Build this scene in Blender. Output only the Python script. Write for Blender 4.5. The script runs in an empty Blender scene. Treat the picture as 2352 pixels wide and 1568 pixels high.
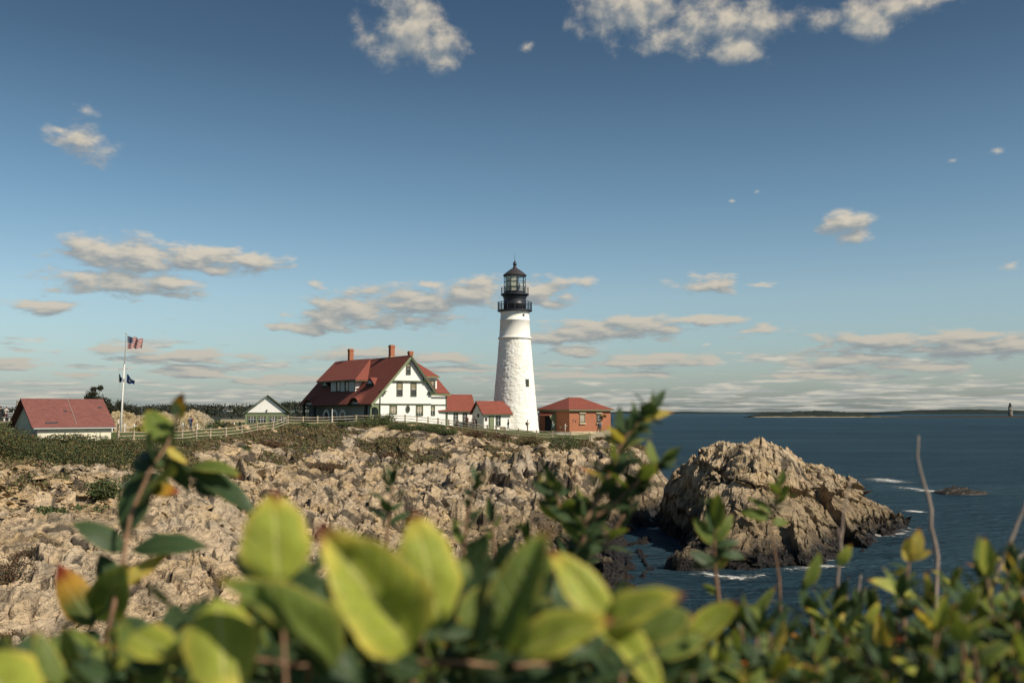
import bpy, bmesh, math, random
import numpy as np
from mathutils import Vector, Matrix

random.seed(7)
RNG = np.random.RandomState(11)
SC = bpy.context.scene
COL = SC.collection

# ------------------------------------------------------------------ camera, sky, sun, exposure
CAM_Z = 11.0
F = 2352 * 35.0 / 36.0            # focal length measured in units of a 2352-wide picture
PITCH = math.atan((947 - 784) / F)
SUN_EL, SUN_AZ = math.radians(41), math.radians(122)     # azimuth clockwise from the view direction (+Y)
SUN_DIR = Vector((math.sin(SUN_AZ) * math.cos(SUN_EL), math.cos(SUN_AZ) * math.cos(SUN_EL), math.sin(SUN_EL)))

cam_data = bpy.data.cameras.new('camera')
cam = bpy.data.objects.new('camera', cam_data)
COL.objects.link(cam)
cam.location = (0, 0, CAM_Z)
cam.rotation_euler = (math.pi / 2 + PITCH, 0, 0)
cam_data.lens = 35
cam_data.sensor_width = 36
cam_data.clip_start = 0.05
cam_data.clip_end = 90000
cam_data.dof.use_dof = True
cam_data.dof.focus_distance = 110
cam_data.dof.aperture_fstop = 5.0
SC.camera = cam
SC.view_settings.view_transform = 'Standard'
SC.view_settings.look = 'None'
SC.view_settings.exposure = 0.15
SC.view_settings.gamma = 1.0
SC.view_settings.use_curve_mapping = False
SC.render.engine = 'CYCLES'
SC.cycles.use_denoising = True
SC.cycles.max_bounces = 5
SC.cycles.transparent_max_bounces = 12

sun_d = bpy.data.lights.new('sun', 'SUN')
sun_d.energy = 5.0
sun_d.angle = math.radians(0.5)
sun_d.color = (1.0, 0.91, 0.76)
sun = bpy.data.objects.new('sun', sun_d)
COL.objects.link(sun)
sun.rotation_euler = SUN_DIR.to_track_quat('Z', 'Y').to_euler()
sun.location = (30, -30, 60)


def ray(px, py):
    """world direction through a point of the 2352 x 1568 picture, scaled to y = 1"""
    x, y = (px - 1176) / F, (784 - py) / F
    d = Vector((x, math.cos(PITCH) - y * math.sin(PITCH), math.sin(PITCH) + y * math.cos(PITCH)))
    return d / d.y


def P(px, py, d):
    r = ray(px, py)
    return Vector((r.x * d, d, CAM_Z + r.z * d))


class NT:
    """small helper for node trees"""
    def __init__(s, tree):
        s.t = tree
        s.t.nodes.clear()

    def n(s, kind, **kw):
        nd = s.t.nodes.new(kind)
        ins = kw.pop('ins', {})
        for k, v in kw.items():
            setattr(nd, k, v)
        for k, v in ins.items():
            s.set(nd.inputs[k], v)
        return nd

    def set(s, sock, v):
        if isinstance(v, bpy.types.NodeSocket):
            s.t.links.new(v, sock)
        elif isinstance(v, bpy.types.Node):
            s.t.links.new(v.outputs[0], sock)
        else:
            try:
                sock.default_value = v
            except Exception:
                sock.default_value = (*v, 1.0)

    def m(s, op, a, b=None, c=None, clamp=False):
        nd = s.t.nodes.new('ShaderNodeMath')
        nd.operation = op
        nd.use_clamp = clamp
        for i, v in enumerate((a, b, c)):
            if v is not None:
                s.set(nd.inputs[i], v)
        return nd.outputs[0]

    def vm(s, op, a, b=None, c=None):
        nd = s.t.nodes.new('ShaderNodeVectorMath')
        nd.operation = op
        for i, v in enumerate((a, b, c)):
            if v is not None:
                s.set(nd.inputs[i], v)
        return nd.outputs['Value'] if op in ('LENGTH', 'DOT_PRODUCT', 'DISTANCE') else nd.outputs[0]

    def mix(s, fac, a, b, blend='MIX'):
        nd = s.t.nodes.new('ShaderNodeMix')
        nd.data_type = 'RGBA'
        nd.blend_type = blend
        s.set(nd.inputs[0], fac)
        s.set(nd.inputs[6], (*a, 1) if isinstance(a, tuple) and len(a) == 3 else a)
        s.set(nd.inputs[7], (*b, 1) if isinstance(b, tuple) and len(b) == 3 else b)
        return nd.outputs[2]

    def mr(s, v, a, b, c=0.0, d=1.0, smooth=False):
        nd = s.t.nodes.new('ShaderNodeMapRange')
        if smooth:
            nd.interpolation_type = 'SMOOTHSTEP'
        for i, q in enumerate((v, a, b, c, d)):
            s.set(nd.inputs[i], q)
        return nd.outputs[0]

    def noise(s, vec, scale, detail=4, rough=0.55, dist=0.0, dim='3D'):
        nd = s.t.nodes.new('ShaderNodeTexNoise')
        nd.noise_dimensions = dim
        if vec is not None:
            s.set(nd.inputs['Vector'], vec)
        nd.inputs['Scale'].default_value = scale
        nd.inputs['Detail'].default_value = detail
        nd.inputs['Roughness'].default_value = rough
        nd.inputs['Distortion'].default_value = dist
        return nd


# clouds: centre and half-size of each puff, as seen in the picture
PUFFS = [   # a fifth number thins a faint puff
    (945, 70, 85, 62), (890, 108, 62, 34), (1000, 108, 62, 38), (965, 22, 60, 30), (1215, 108, 32, 18, 0.40),
    (1490, 22, 150, 52), (1610, 50, 110, 50), (1730, 55, 70, 50), (1700, 105, 60, 30), (1545, 78, 90, 28), (1390, 12, 60, 26, 0.40),
    (1800, 60, 30, 26, 0.55), (1990, 40, 80, 30), (2075, 14, 75, 26), (1975, 62, 42, 22),
    (200, 328, 48, 34), (148, 305, 44, 16, 0.40), (202, 253, 36, 18, 0.40),
    (255, 585, 90, 34), (340, 595, 130, 34), (455, 598, 110, 28), (590, 597, 66, 20), (160, 583, 40, 18, 0.40),
    (270, 650, 110, 24), (385, 650, 80, 22), (98, 701, 62, 15), (720, 652, 38, 20, 0.40),
    (840, 715, 110, 34), (950, 698, 100, 38), (1080, 672, 90, 28), (1240, 672, 80, 26), (760, 735, 80, 24), (700, 752, 58, 13), (990, 655, 50, 20, 0.40),
    (1345, 645, 44, 13, 0.40), (1460, 750, 90, 24), (1340, 762, 110, 22), (1250, 778, 50, 14), (1320, 806, 50, 10),
    (1625, 652, 58, 22), (1750, 652, 34, 13, 0.40), (1640, 737, 60, 10), (1755, 756, 45, 10), (1935, 510, 42, 22), (1962, 542, 36, 24, 0.25),
    (2285, 350, 28, 18, 0.62), (2185, 370, 28, 12, 0.62), (2320, 615, 30, 12, 0.40), (1675, 460, 16, 9, 0.62), (1735, 440, 14, 12, 0.62),
    (2010, 784, 110, 20), (2140, 782, 90, 15), (2210, 795, 120, 18), (2330, 788, 60, 24), (2230, 768, 70, 12),
    (1955, 826, 110, 13), (2110, 842, 110, 9), (1510, 826, 105, 12), (1637, 827, 20, 8),
    (420, 820, 115, 13), (440, 850, 85, 11), (290, 800, 56, 9), (40, 837, 48, 9), (840, 815, 110, 15), (1010, 822, 70, 9), (1050, 846, 80, 9),
    (1330, 862, 95, 7), (1900, 862, 110, 8), (1500, 858, 60, 9), (640, 872, 100, 9), (200, 862, 40, 7),
]


def cloud_group():
    g = bpy.data.node_groups.new('cloud_puffs', 'ShaderNodeTree')
    g.interface.new_socket('P', in_out='INPUT', socket_type='NodeSocketVector')
    g.interface.new_socket('D', in_out='OUTPUT', socket_type='NodeSocketFloat')
    T = NT(g)
    gi = T.n('NodeGroupInput')
    go = T.n('NodeGroupOutput')
    p = gi.outputs[0]
    acc = -1.0
    for pf in PUFFS:
        cx, cy, rx, ry = pf[:4]
        thin = pf[4] if len(pf) > 4 else 0.0
        r = ray(cx, cy)
        az = math.atan2(r.x, r.y)
        el = math.atan2(r.z, math.hypot(r.x, r.y))
        sx, sy = F / (rx * 1.5), F / (ry * 1.55)
        q = T.vm('MULTIPLY_ADD', p, (sx, sy, 0), (-az * sx, -el * sy, 0))
        l = T.m('SUBTRACT', 1.0 - thin, T.vm('LENGTH', q))
        acc = T.m('SMOOTH_MAX', acc, l, 0.22)
    g.links.new(acc, go.inputs[0])
    return g


def make_world():
    w = bpy.data.worlds.new('World')
    SC.world = w
    w.use_nodes = True
    T = NT(w.node_tree)
    out = T.n('ShaderNodeOutputWorld')
    bg = T.n('ShaderNodeBackground', ins={'Strength': 0.1})
    T.set(out.inputs[0], bg)
    sky = T.n('ShaderNodeTexSky', sky_type='NISHITA', sun_disc=False, sun_elevation=SUN_EL, sun_rotation=SUN_AZ,
              altitude=0, air_density=1.0, dust_density=1.2, ozone_density=3.0)
    tc = T.n('ShaderNodeTexCoord')
    d = tc.outputs['Generated']
    sep = T.n('ShaderNodeSeparateXYZ', ins={0: d})
    el = T.m('ARCSINE', sep.outputs[2])
    az = T.m('ARCTAN2', sep.outputs[0], sep.outputs[1])
    # grade of the whole sky: less light high up, softer blue low down
    grade = T.n('ShaderNodeValToRGB')
    T.set(grade.inputs[0], T.mr(el, 0.0, 0.55))
    cr = grade.color_ramp
    stops = [(0.0, (0.92, 1.00, 1.08)), (0.113, (0.96, 1.02, 1.03)), (0.206, (0.98, 1.01, 0.99)), (0.387, (0.67, 0.78, 0.82)), (0.63, (0.39, 0.47, 0.53)), (0.75, (0.32, 0.40, 0.48)), (1.0, (0.28, 0.36, 0.45))]
    while len(cr.elements) < len(stops):
        cr.elements.new(0.5)
    for e, (p_, c_) in zip(cr.elements, stops):
        e.position = p_
        e.color = (*c_, 1)
    base = T.mix(1.0, sky.outputs[0], grade.outputs[0], 'MULTIPLY')
    hs = T.n('ShaderNodeHueSaturation', ins={'Saturation': 0.95, 'Hue': 0.49, 'Color': base})
    base = hs.outputs[0]
    P2 = T.n('ShaderNodeCombineXYZ', ins={0: az, 1: el}).outputs[0]
    # ragged edges: warp and fractal noise, flattened towards the horizon
    nv = T.n('ShaderNodeCombineXYZ', ins={0: T.m('MULTIPLY', az, 30.0), 1: T.m('MULTIPLY', T.m('LOGARITHM', T.m('ADD', T.m('MAXIMUM', el, 0.0), 0.06), math.e), 15.0), 2: 3.3}).outputs[0]
    n1 = T.noise(nv, 1.15, 8, 0.56, 0.1)
    n2 = T.noise(nv, 0.45, 3, 0.5)
    warp = T.vm('MULTIPLY', T.vm('SUBTRACT', n2.outputs['Color'], (0.5, 0.5, 0.5)), (0.03, 0.012, 0))
    pw = T.vm('ADD', P2, warp)
    cg = cloud_group()
    ga = T.n('ShaderNodeGroup', node_tree=cg, ins={0: pw})
    gb = T.n('ShaderNodeGroup', node_tree=cg, ins={0: T.vm('ADD', pw, (0.004, 0.008, 0))})
    nvb = T.vm('ADD', nv, (0.18, 0.45, 0.0))
    n1b = T.noise(nvb, 1.15, 6, 0.54, 0.1)
    nz = T.m('MULTIPLY', T.m('SUBTRACT', n1.outputs[0], 0.5), 2.9)
    nzb = T.m('MULTIPLY', T.m('SUBTRACT', n1b.outputs[0], 0.5), 2.9)
    da = T.m('ADD', T.m('MULTIPLY', ga.outputs[0], 1.25), nz)
    db = T.m('ADD', T.m('MULTIPLY', gb.outputs[0], 1.25), nzb)
    alpha = T.mr(da, 0.0, T.mr(el, 0.10, 0.30, 0.72, 1.3), 0.0, 0.9, True)
    alpha = T.m('MULTIPLY', alpha, T.mr(ga.outputs[0], -0.6, 0.1))
    lit = T.mr(T.m('SUBTRACT', da, db), -0.55, 0.95, 0.0, 1.0, True)
    lit = T.m('MULTIPLY', lit, T.mr(el, 0.02, 0.16, 0.55, 1.0))
    ccol = T.mix(lit, (2.5, 2.75, 2.85), (6.3, 5.55, 4.4))
    # flat layers of distant cloud just over the horizon
    bv = T.n('ShaderNodeCombineXYZ', ins={0: T.m('MULTIPLY', az, 16.0), 1: T.m('MULTIPLY', T.m('LOGARITHM', T.m('ADD', T.m('MAXIMUM', el, 0.0), 0.016), math.e), 7.0), 2: 1.7}).outputs[0]
    bn = T.noise(bv, 1.0, 7, 0.6)
    cover = T.mr(el, 0.005, 0.085, 0.40, 0.62)
    ba = T.mr(bn.outputs[0], cover, T.m('ADD', cover, 0.12), 0.0, 0.85, True)
    bn2 = T.noise(T.vm('ADD', bv, (0.1, -0.5, 0.0)), 1.8, 5, 0.55)
    bcol = T.mix(T.mr(bn2.outputs[0], 0.42, 0.62), (3.5, 3.7, 3.55), (5.8, 5.45, 4.6))
    ba = T.m('MULTIPLY', ba, T.mr(el, 0.11, 0.06))
    ba = T.m('MULTIPLY', ba, T.mr(el, -0.002, 0.004))
    c = T.mix(ba, base, bcol)
    c = T.mix(alpha, c, ccol)
    T.set(bg.inputs[0], c)


make_world()

# ------------------------------------------------------------------ mesh and object helpers


def link(o, parent=None):
    COL.objects.link(o)
    if parent is not None:
        o.parent = parent
    return o


def tag(o, label=None, cat=None, group=None, kind=None):
    for k, v in (('label', label), ('category', cat), ('group', group), ('kind', kind)):
        if v:
            o[k] = v
    return o


def thing(name, loc, label, cat, group=None):
    o = bpy.data.objects.new(name, None)
    o.location = loc
    o.empty_display_size = 0.2
    link(o)
    return tag(o, label, cat, group)


def origin_of(o):
    v = Vector((0, 0, 0))
    while o is not None:
        v += o.location
        o = o.parent
    return v


class MB:
    """collects geometry in world coordinates, builds it as one mesh object"""
    def __init__(s):
        s.v, s.f, s.mi, s.sm = [], [], [], []

    def face(s, pts, mi=0):
        b = len(s.v)
        s.v.extend(tuple(p) for p in pts)
        s.f.append(tuple(range(b, b + len(pts))))
        s.mi.append(mi)
        return s

    def hexa(s, p, mi=0):
        """8 points: bottom ring then top ring"""
        b = len(s.v)
        s.v.extend(tuple(q) for q in p)
        for f in ((3, 2, 1, 0), (4, 5, 6, 7), (0, 1, 5, 4), (1, 2, 6, 5), (2, 3, 7, 6), (3, 0, 4, 7)):
            s.f.append(tuple(b + i for i in f))
            s.mi.append(mi)
        return s

    def prism(s, pts, ext, mi=0):
        """closed solid: polygon pts pushed along the vector ext"""
        b = len(s.v)
        n = len(pts)
        ext = Vector(ext)
        s.v.extend(tuple(Vector(p)) for p in pts)
        s.v.extend(tuple(Vector(p) + ext) for p in pts)
        s.f.append(tuple(range(b, b + n)))
        s.mi.append(mi)
        s.f.append(tuple(reversed(range(b + n, b + 2 * n))))
        s.mi.append(mi)
        for i in range(n):
            j = (i + 1) % n
            s.f.append((b + i, b + n + i, b + n + j, b + j))
            s.mi.append(mi)
        return s

    def tube(s, pts, rad, seg=8, mi=0, cap=True):
        pts = [Vector(p) for p in pts]
        rads = rad if isinstance(rad, (list, tuple)) else [rad] * len(pts)
        b = len(s.v)
        up = Vector((0, 0, 1))
        for i, p in enumerate(pts):
            t = (pts[min(i + 1, len(pts) - 1)] - pts[max(i - 1, 0)]).normalized()
            a = t.cross(up if abs(t.z) < 0.95 else Vector((1, 0, 0))).normalized()
            c = t.cross(a).normalized()
            for k in range(seg):
                an = 2 * math.pi * k / seg
                s.v.append(tuple(p + (a * math.cos(an) + c * math.sin(an)) * rads[i]))
        for i in range(len(pts) - 1):
            for k in range(seg):
                k2 = (k + 1) % seg
                s.f.append((b + i * seg + k, b + i * seg + k2, b + (i + 1) * seg + k2, b + (i + 1) * seg + k))
                s.mi.append(mi)
        if cap:
            s.f.append(tuple(reversed(range(b, b + seg))))
            s.mi.append(mi)
            s.f.append(tuple(range(b + (len(pts) - 1) * seg, b + len(pts) * seg)))
            s.mi.append(mi)
        return s

    def lathe(s, axis, prof, seg=48, mi=0, cap=True, a0=0.0, noise=None):
        """prof: list of (radius, z) round the vertical axis (x, y)"""
        b = len(s.v)
        for (r, z) in prof:
            for k in range(seg):
                an = a0 + 2 * math.pi * k / seg
                rr = r + (noise(an, z) if noise else 0)
                s.v.append((axis[0] + rr * math.cos(an), axis[1] + rr * math.sin(an), z))
        for i in range(len(prof) - 1):
            for k in range(seg):
                k2 = (k + 1) % seg
                s.f.append((b + i * seg + k, b + i * seg + k2, b + (i + 1) * seg + k2, b + (i + 1) * seg + k))
                s.mi.append(mi)
        if cap:
            s.f.append(tuple(reversed(range(b, b + seg))))
            s.mi.append(mi)
            s.f.append(tuple(range(b + (len(prof) - 1) * seg, b + len(prof) * seg)))
            s.mi.append(mi)
        return s

    def ball(s, c, r, seg=12, rings=8, mi=0, sq=(1, 1, 1)):
        prof = [(max(1e-4, math.sin(math.pi * i / rings)) * r, -math.cos(math.pi * i / rings) * r) for i in range(rings + 1)]
        b = len(s.v)
        s.lathe((0, 0), prof, seg, mi, cap=False)
        for i in range(b, len(s.v)):
            v = s.v[i]
            s.v[i] = (c[0] + v[0] * sq[0], c[1] + v[1] * sq[1], c[2] + v[2] * sq[2])
        return s

    def build(s, name, mats, parent=None, smooth=False, local=False):
        me = bpy.data.meshes.new(name)
        off = Vector((0, 0, 0)) if local else (origin_of(parent) if parent is not None else Vector((0, 0, 0)))
        me.from_pydata([(v[0] - off.x, v[1] - off.y, v[2] - off.z) for v in s.v], [], s.f)
        if not isinstance(mats, (list, tuple)):
            mats = [mats]
        for m in mats:
            me.materials.append(m)
        me.polygons.foreach_set('material_index', s.mi)
        if smooth:
            me.polygons.foreach_set('use_smooth', [True] * len(s.f))
        me.validate()
        me.update()
        return link(bpy.data.objects.new(name, me), parent)


def np_mesh(name, verts, faces, mats, smooth=False, parent=None, attrs=None, uvs=None):
    """fast mesh from numpy arrays; faces (n, k)"""
    me = bpy.data.meshes.new(name)
    k = faces.shape[1]
    me.vertices.add(len(verts))
    me.vertices.foreach_set('co', np.ascontiguousarray(verts, np.float32).ravel())
    me.loops.add(faces.size)
    me.loops.foreach_set('vertex_index', np.ascontiguousarray(faces, np.int32).ravel())
    me.polygons.add(len(faces))
    me.polygons.foreach_set('loop_start', np.arange(0, faces.size, k, dtype=np.int32))
    me.polygons.foreach_set('use_smooth', np.full(len(faces), bool(smooth)))
    if not isinstance(mats, (list, tuple)):
        mats = [mats]
    for m in mats:
        me.materials.append(m)
    if attrs:
        for an, av in attrs.items():
            a = me.attributes.new(an, 'FLOAT', 'POINT')
            a.data.foreach_set('value', np.ascontiguousarray(av, np.float32))
    if uvs is not None:
        l = me.uv_layers.new(name='UVMap')
        l.data.foreach_set('uv', np.ascontiguousarray(uvs, np.float32).ravel())
    me.update(calc_edges=True)
    me.validate()
    return link(bpy.data.objects.new(name, me), parent)


# ------------------------------------------------------------------ materials
MATS = {}


def mat(name, col, rough=0.8, var=0.0, scale=3.0, bump=0.0, bscale=20.0, spec=0.3, metal=0.0, col2=None, detail=5):
    """principled with a little procedural variation"""
    if name in MATS:
        return MATS[name]
    m = bpy.data.materials.new(name)
    MATS[name] = m
    m.use_nodes = True
    T = NT(m.node_tree)
    out = T.n('ShaderNodeOutputMaterial')
    b = T.n('ShaderNodeBsdfPrincipled', ins={'Roughness': rough, 'Metallic': metal, 'Specular IOR Level': spec})
    T.set(out.inputs[0], b)
    geo = T.n('ShaderNodeNewGeometry')
    if var or col2:
        n = T.noise(geo.outputs['Position'], scale, detail, 0.6)
        c2 = col2 or tuple(c * (1 - var) for c in col)
        c = T.mix(T.mr(n.outputs[0], 0.35, 0.65), c2, col)
        T.set(b.inputs['Base Color'], c)
    else:
        b.inputs['Base Color'].default_value = (*col, 1)
    if bump:
        nb = T.noise(geo.outputs['Position'], bscale, 4, 0.6)
        T.set(b.inputs['Normal'], T.n('ShaderNodeBump', ins={'Strength': bump, 'Distance': 0.05, 'Height': nb.outputs[0]}).outputs[0])
    return m


def course_mat(name, col, col2, w, h, theta, mortar=(0.3, 0.3, 0.3), msize=0.01, rough=0.85, bump=0.4, zs=1.0, var=0.35):
    """rows of shingles or bricks that follow a building turned by theta"""
    m = bpy.data.materials.new(name)
    MATS[name] = m
    m.use_nodes = True
    T = NT(m.node_tree)
    out = T.n('ShaderNodeOutputMaterial')
    b = T.n('ShaderNodeBsdfPrincipled', ins={'Roughness': rough, 'Specular IOR Level': 0.25})
    T.set(out.inputs[0], b)
    geo = T.n('ShaderNodeNewGeometry')
    pos = geo.outputs['Position']
    u = T.vm('DOT_PRODUCT', pos, (math.cos(theta) - math.sin(theta), math.sin(theta) + math.cos(theta), 0))
    z = T.m('MULTIPLY', T.n('ShaderNodeSeparateXYZ', ins={0: pos}).outputs[2], zs)
    v = T.n('ShaderNodeCombineXYZ', ins={0: u, 1: z}).outputs[0]
    br = T.n('ShaderNodeTexBrick', ins={'Vector': v, 'Color1': (*col, 1), 'Color2': (*col2, 1), 'Mortar': (*mortar, 1), 'Scale': 1.0,
                                        'Mortar Size': msize, 'Brick Width': w, 'Row Height': h, 'Mortar Smooth': 0.3})
    n = T.noise(pos, 0.9, 7, 0.68, 0.6)
    n2 = T.noise(T.n('ShaderNodeMapping', ins={'Vector': pos, 'Scale': (4, 4, 1.2)}).outputs[0], 1.6, 6, 0.7)
    c = T.mix(T.mr(n.outputs[0], 0.3, 0.7, 0.0, var), br.outputs[0], tuple(q * 0.55 for q in col), 'MIX')
    c = T.mix(T.mr(n2.outputs[0], 0.35, 0.7, 0.0, var * 0.8), c, tuple(min(1, q * 1.5 + 0.02) for q in col2), 'MIX')
    T.set(b.inputs['Base Color'], c)
    T.set(b.inputs['Normal'], T.n('ShaderNodeBump', ins={'Strength': bump, 'Distance': 0.03, 'Height': T.m('SUBTRACT', 1.0, br.outputs[1])}).outputs[0])
    return m
# ------------------------------------------------------------------ noise in numpy


def _h(ix, iy, s):
    h = (ix.astype(np.int64) * 374761393 + iy.astype(np.int64) * 668265263 + s * 974634777) & 0x7fffffff
    h = ((h ^ (h >> 13)) * 1274126177) & 0x7fffffff
    h = ((h ^ (h >> 16)) * 2246822519) & 0x7fffffff
    return ((h ^ (h >> 15)) & 0xffffff) / float(0xffffff)


def vnoise(x, y, s=0):
    ix, iy = np.floor(x), np.floor(y)
    fx, fy = x - ix, y - iy
    fx, fy = fx * fx * fx * (fx * (fx * 6 - 15) + 10), fy * fy * fy * (fy * (fy * 6 - 15) + 10)
    a, b, c, d = _h(ix, iy, s), _h(ix + 1, iy, s), _h(ix, iy + 1, s), _h(ix + 1, iy + 1, s)
    return (a * (1 - fx) + b * fx) * (1 - fy) + (c * (1 - fx) + d * fx) * fy - 0.5


def fbm(x, y, s=0, o=5, g=0.5):
    t, a = 0, 1.0
    for i in range(o):
        t = t + a * vnoise(x * 2 ** i + 17.3 * i, y * 2 ** i - 9.1 * i, s + i * 31)
        a *= g
    return t


def worley(x, y, s=0):
    """nearest jittered cell: F1, F2, offsets to its centre and three random numbers of the cell"""
    ix, iy = np.floor(x), np.floor(y)
    f1 = np.full(x.shape, 9.0)
    f2 = np.full(x.shape, 9.0)
    bx = np.zeros(x.shape)
    by = np.zeros(x.shape)
    cx = np.zeros(x.shape)
    cy = np.zeros(x.shape)
    for i in (-1, 0, 1):
        for j in (-1, 0, 1):
            jx, jy = ix + i, iy + j
            px = jx + 0.1 + 0.8 * _h(jx, jy, s)
            py = jy + 0.1 + 0.8 * _h(jx, jy, s + 7)
            d = np.hypot(px - x, py - y)
            nearer = d < f1
            f2 = np.where(nearer, f1, np.minimum(f2, d))
            bx = np.where(nearer, x - px, bx)
            by = np.where(nearer, y - py, by)
            cx = np.where(nearer, jx, cx)
            cy = np.where(nearer, jy, cy)
            f1 = np.where(nearer, d, f1)
    return f1, f2, bx, by, _h(cx, cy, s + 101), _h(cx, cy, s + 202), _h(cx, cy, s + 303)


def sstep(a, b, x):
    t = np.clip((x - a) / (b - a), 0, 1)
    return t * t * (3 - 2 * t)


def blocks(x, y, size, aniso, phi, amp, tilt, seed, crack=0.12, warp=0.25):
    """fractured rock: every cell is a block with its own height and slant, with a crack round it"""
    wx = fbm(x / (size * 2.2), y / (size * 2.2), seed + 5, 3) * warp * 2
    wy = fbm(x / (size * 2.2), y / (size * 2.2), seed + 9, 3) * warp * 2
    c, s = math.cos(phi), math.sin(phi)
    u = (x * c + y * s) / (size * aniso) + wx
    v = (-x * s + y * c) / size + wy
    f1, f2, bx, by, r1, r2, r3 = worley(u, v, seed)
    h = amp * (r1 - 0.5) + tilt * (bx * (r2 - 0.5) * 2 + by * (r3 - 0.5) * 2)
    return h - crack * amp * (1 - sstep(0.0, 0.12, f2 - f1)) * 1.2


def rbf(pts, vals, smooth=0.0):
    """thin plate spline through scattered points"""
    pts = np.array(pts, float)
    vals = np.array(vals, float)
    n = len(pts)
    sc = 30.0
    d = np.hypot(pts[:, None, 0] - pts[None, :, 0], pts[:, None, 1] - pts[None, :, 1]) / sc
    K = np.where(d > 0, d * d * np.log(np.maximum(d, 1e-9)), 0) + np.eye(n) * smooth
    A = np.zeros((n + 3, n + 3))
    A[:n, :n] = K
    A[:n, n] = 1
    A[:n, n + 1:] = pts / sc
    A[n, :n] = 1
    A[n + 1:, :n] = pts.T / sc
    w = np.linalg.solve(A, np.concatenate([vals, np.zeros(3)]))

    def f(x, y):
        shp = np.shape(x)
        x, y = np.ravel(x), np.ravel(y)
        o = np.zeros(len(x))
        for i in range(n):
            r2 = ((x - pts[i, 0]) ** 2 + (y - pts[i, 1]) ** 2) / sc ** 2
            o += w[i] * 0.5 * r2 * np.log(np.maximum(r2, 1e-12))
        return (o + w[n] + w[n + 1] * x / sc + w[n + 2] * y / sc).reshape(shp)
    return f


# ------------------------------------------------------------------ the headland
# (picture x, picture y, distance) of ground points, and a few heights given outright for ground out of sight
GP = [
    (-250, 1010, 100), (20, 1035, 93), (150, 1018, 96), (265, 1013, 104), (280, 992, 118), (400, 992, 124), (560, 972, 160), (600, 985, 140), (700, 972, 152), (850, 964, 156),
    (1000, 976, 158), (1100, 986, 158), (1186, 990, 158), (1300, 993, 160), (1400, 993, 162),
    (350, 1014, 104), (440, 1011, 110), (512, 1004, 115), (588, 990, 122), (661, 976, 130), (745, 974, 137), (850, 972, 140), (960, 974, 141), (1060, 984, 141), (1140, 995, 140),
    (1250, 1008, 139), (1330, 1012, 138), (1395, 1016, 138), (1425, 1016, 142), (1480, 1030, 140),
    (430, 1040, 100), (700, 1028, 122), (900, 1018, 128), (1000, 1012, 130), (1100, 1030, 127), (1250, 1045, 126), (1380, 1045, 127), (1470, 1050, 122), (1480, 1120, 112),
    (-200, 1110, 74), (60, 1100, 78), (220, 1110, 76), (380, 1125, 74), (600, 1110, 92), (800, 1095, 102), (1000, 1095, 104), (1200, 1110, 102), (1350, 1115, 104), (1450, 1150, 101),
    (-200, 1200, 54), (60, 1200, 54), (230, 1215, 52), (400, 1215, 55), (600, 1205, 66), (800, 1185, 76), (1000, 1185, 80), (1200, 1190, 82), (1350, 1195, 86), (1430, 1210, 90),
    (-250, 1300, 38), (100, 1300, 38), (350, 1300, 42), (600, 1290, 50), (850, 1280, 58), (1100, 1280, 62), (1280, 1270, 69), (1400, 1285, 72.5),
    (-150, 1450, 27), (60, 1450, 27), (300, 1450, 29), (600, 1440, 34), (850, 1420, 40), (1080, 1400, 47), (1230, 1370, 56),
]
GZ = [(-14, 20, 5.2), (-4, 20, 4.4), (-25, 30, 5.6), (4, 22, 2.5), (0, 30, 3.2), (0, 2, 9.35), (-3, 2, 9.4), (3, 2, 9.2), (0, -6, 9.6), (-8, 0, 9.6), (8, -4, 9.4), (0, 7, 8.2), (-7, 8, 8.2), (5, 6, 8.0),
      (0, 13, 5.2), (-10, 14, 6.0), (9, 12, 3.0), (14, 12, -1.0), (12, 22, -2.5), (8, 32, -2.0), (8, 42, -2.0), (10, 52, -2.2), (14, 60, -2.5), (18, 70, -2.5), (15, 85, -1.8), (24, 60, -3), (30, 30, -3),
      (13.5, 95, -0.8), (17, 105, -1.5), (22, 115, -2), (24, 130, -2.5), (24, 145, -3), (26, 160, -3), (28, 180, -4), (20, 185, -4), (0, 200, 1.0), (-5, 186, 6), (-60, 190, 8.6), (-90, 170, 8.6), (-110, 130, 8.8), (-95, 100, 8.8),
      (-30, 200, 8.0), (-75, 60, 6.8), (-60, 35, 6.4), (-100, 60, 7.5), (-60, 10, 8), (-30, 5, 8.6), (40, 100, -4), (40, 150, -4), (-120, 220, 8.5), (-60, 230, 8.2), (10, 230, -3), (35, 10, -3)]
_pts, _vals = [], []
for a, b, c in GP:
    q = P(a, b, c)
    _pts.append((q.x, q.y))
    _vals.append(q.z)
for a, b, c in GZ:
    _pts.append((a, b))
    _vals.append(c)
ground_fn = rbf(_pts, _vals, 0.0015)


def poly_dist(x, y, pts):
    """distance to a polyline"""
    d = np.full(np.shape(x), 1e9)
    for (x0, y0), (x1, y1) in zip(pts[:-1], pts[1:]):
        dx, dy = x1 - x0, y1 - y0
        t = np.clip(((x - x0) * dx + (y - y0) * dy) / (dx * dx + dy * dy), 0, 1)
        d = np.minimum(d, np.hypot(x - x0 - t * dx, y - y0 - t * dy))
    return d


# the line of the rail fence: grass lies behind it, bare rock in front
EDGE = [P(px, 1000, d) for px, d in ((-400, 80), (-100, 90), (60, 92), (240, 96), (300, 100), (440, 108), (512, 114), (588, 121), (661, 129), (745, 136), (850, 139), (960, 140), (1060, 140), (1140, 139), (1250, 138),
                                     (1330, 137.5), (1356, 138), (1376, 143), (1402, 158), (1415, 175), (1380, 195))]
EDGE_XY = [(q.x, q.y) for q in EDGE]


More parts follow.
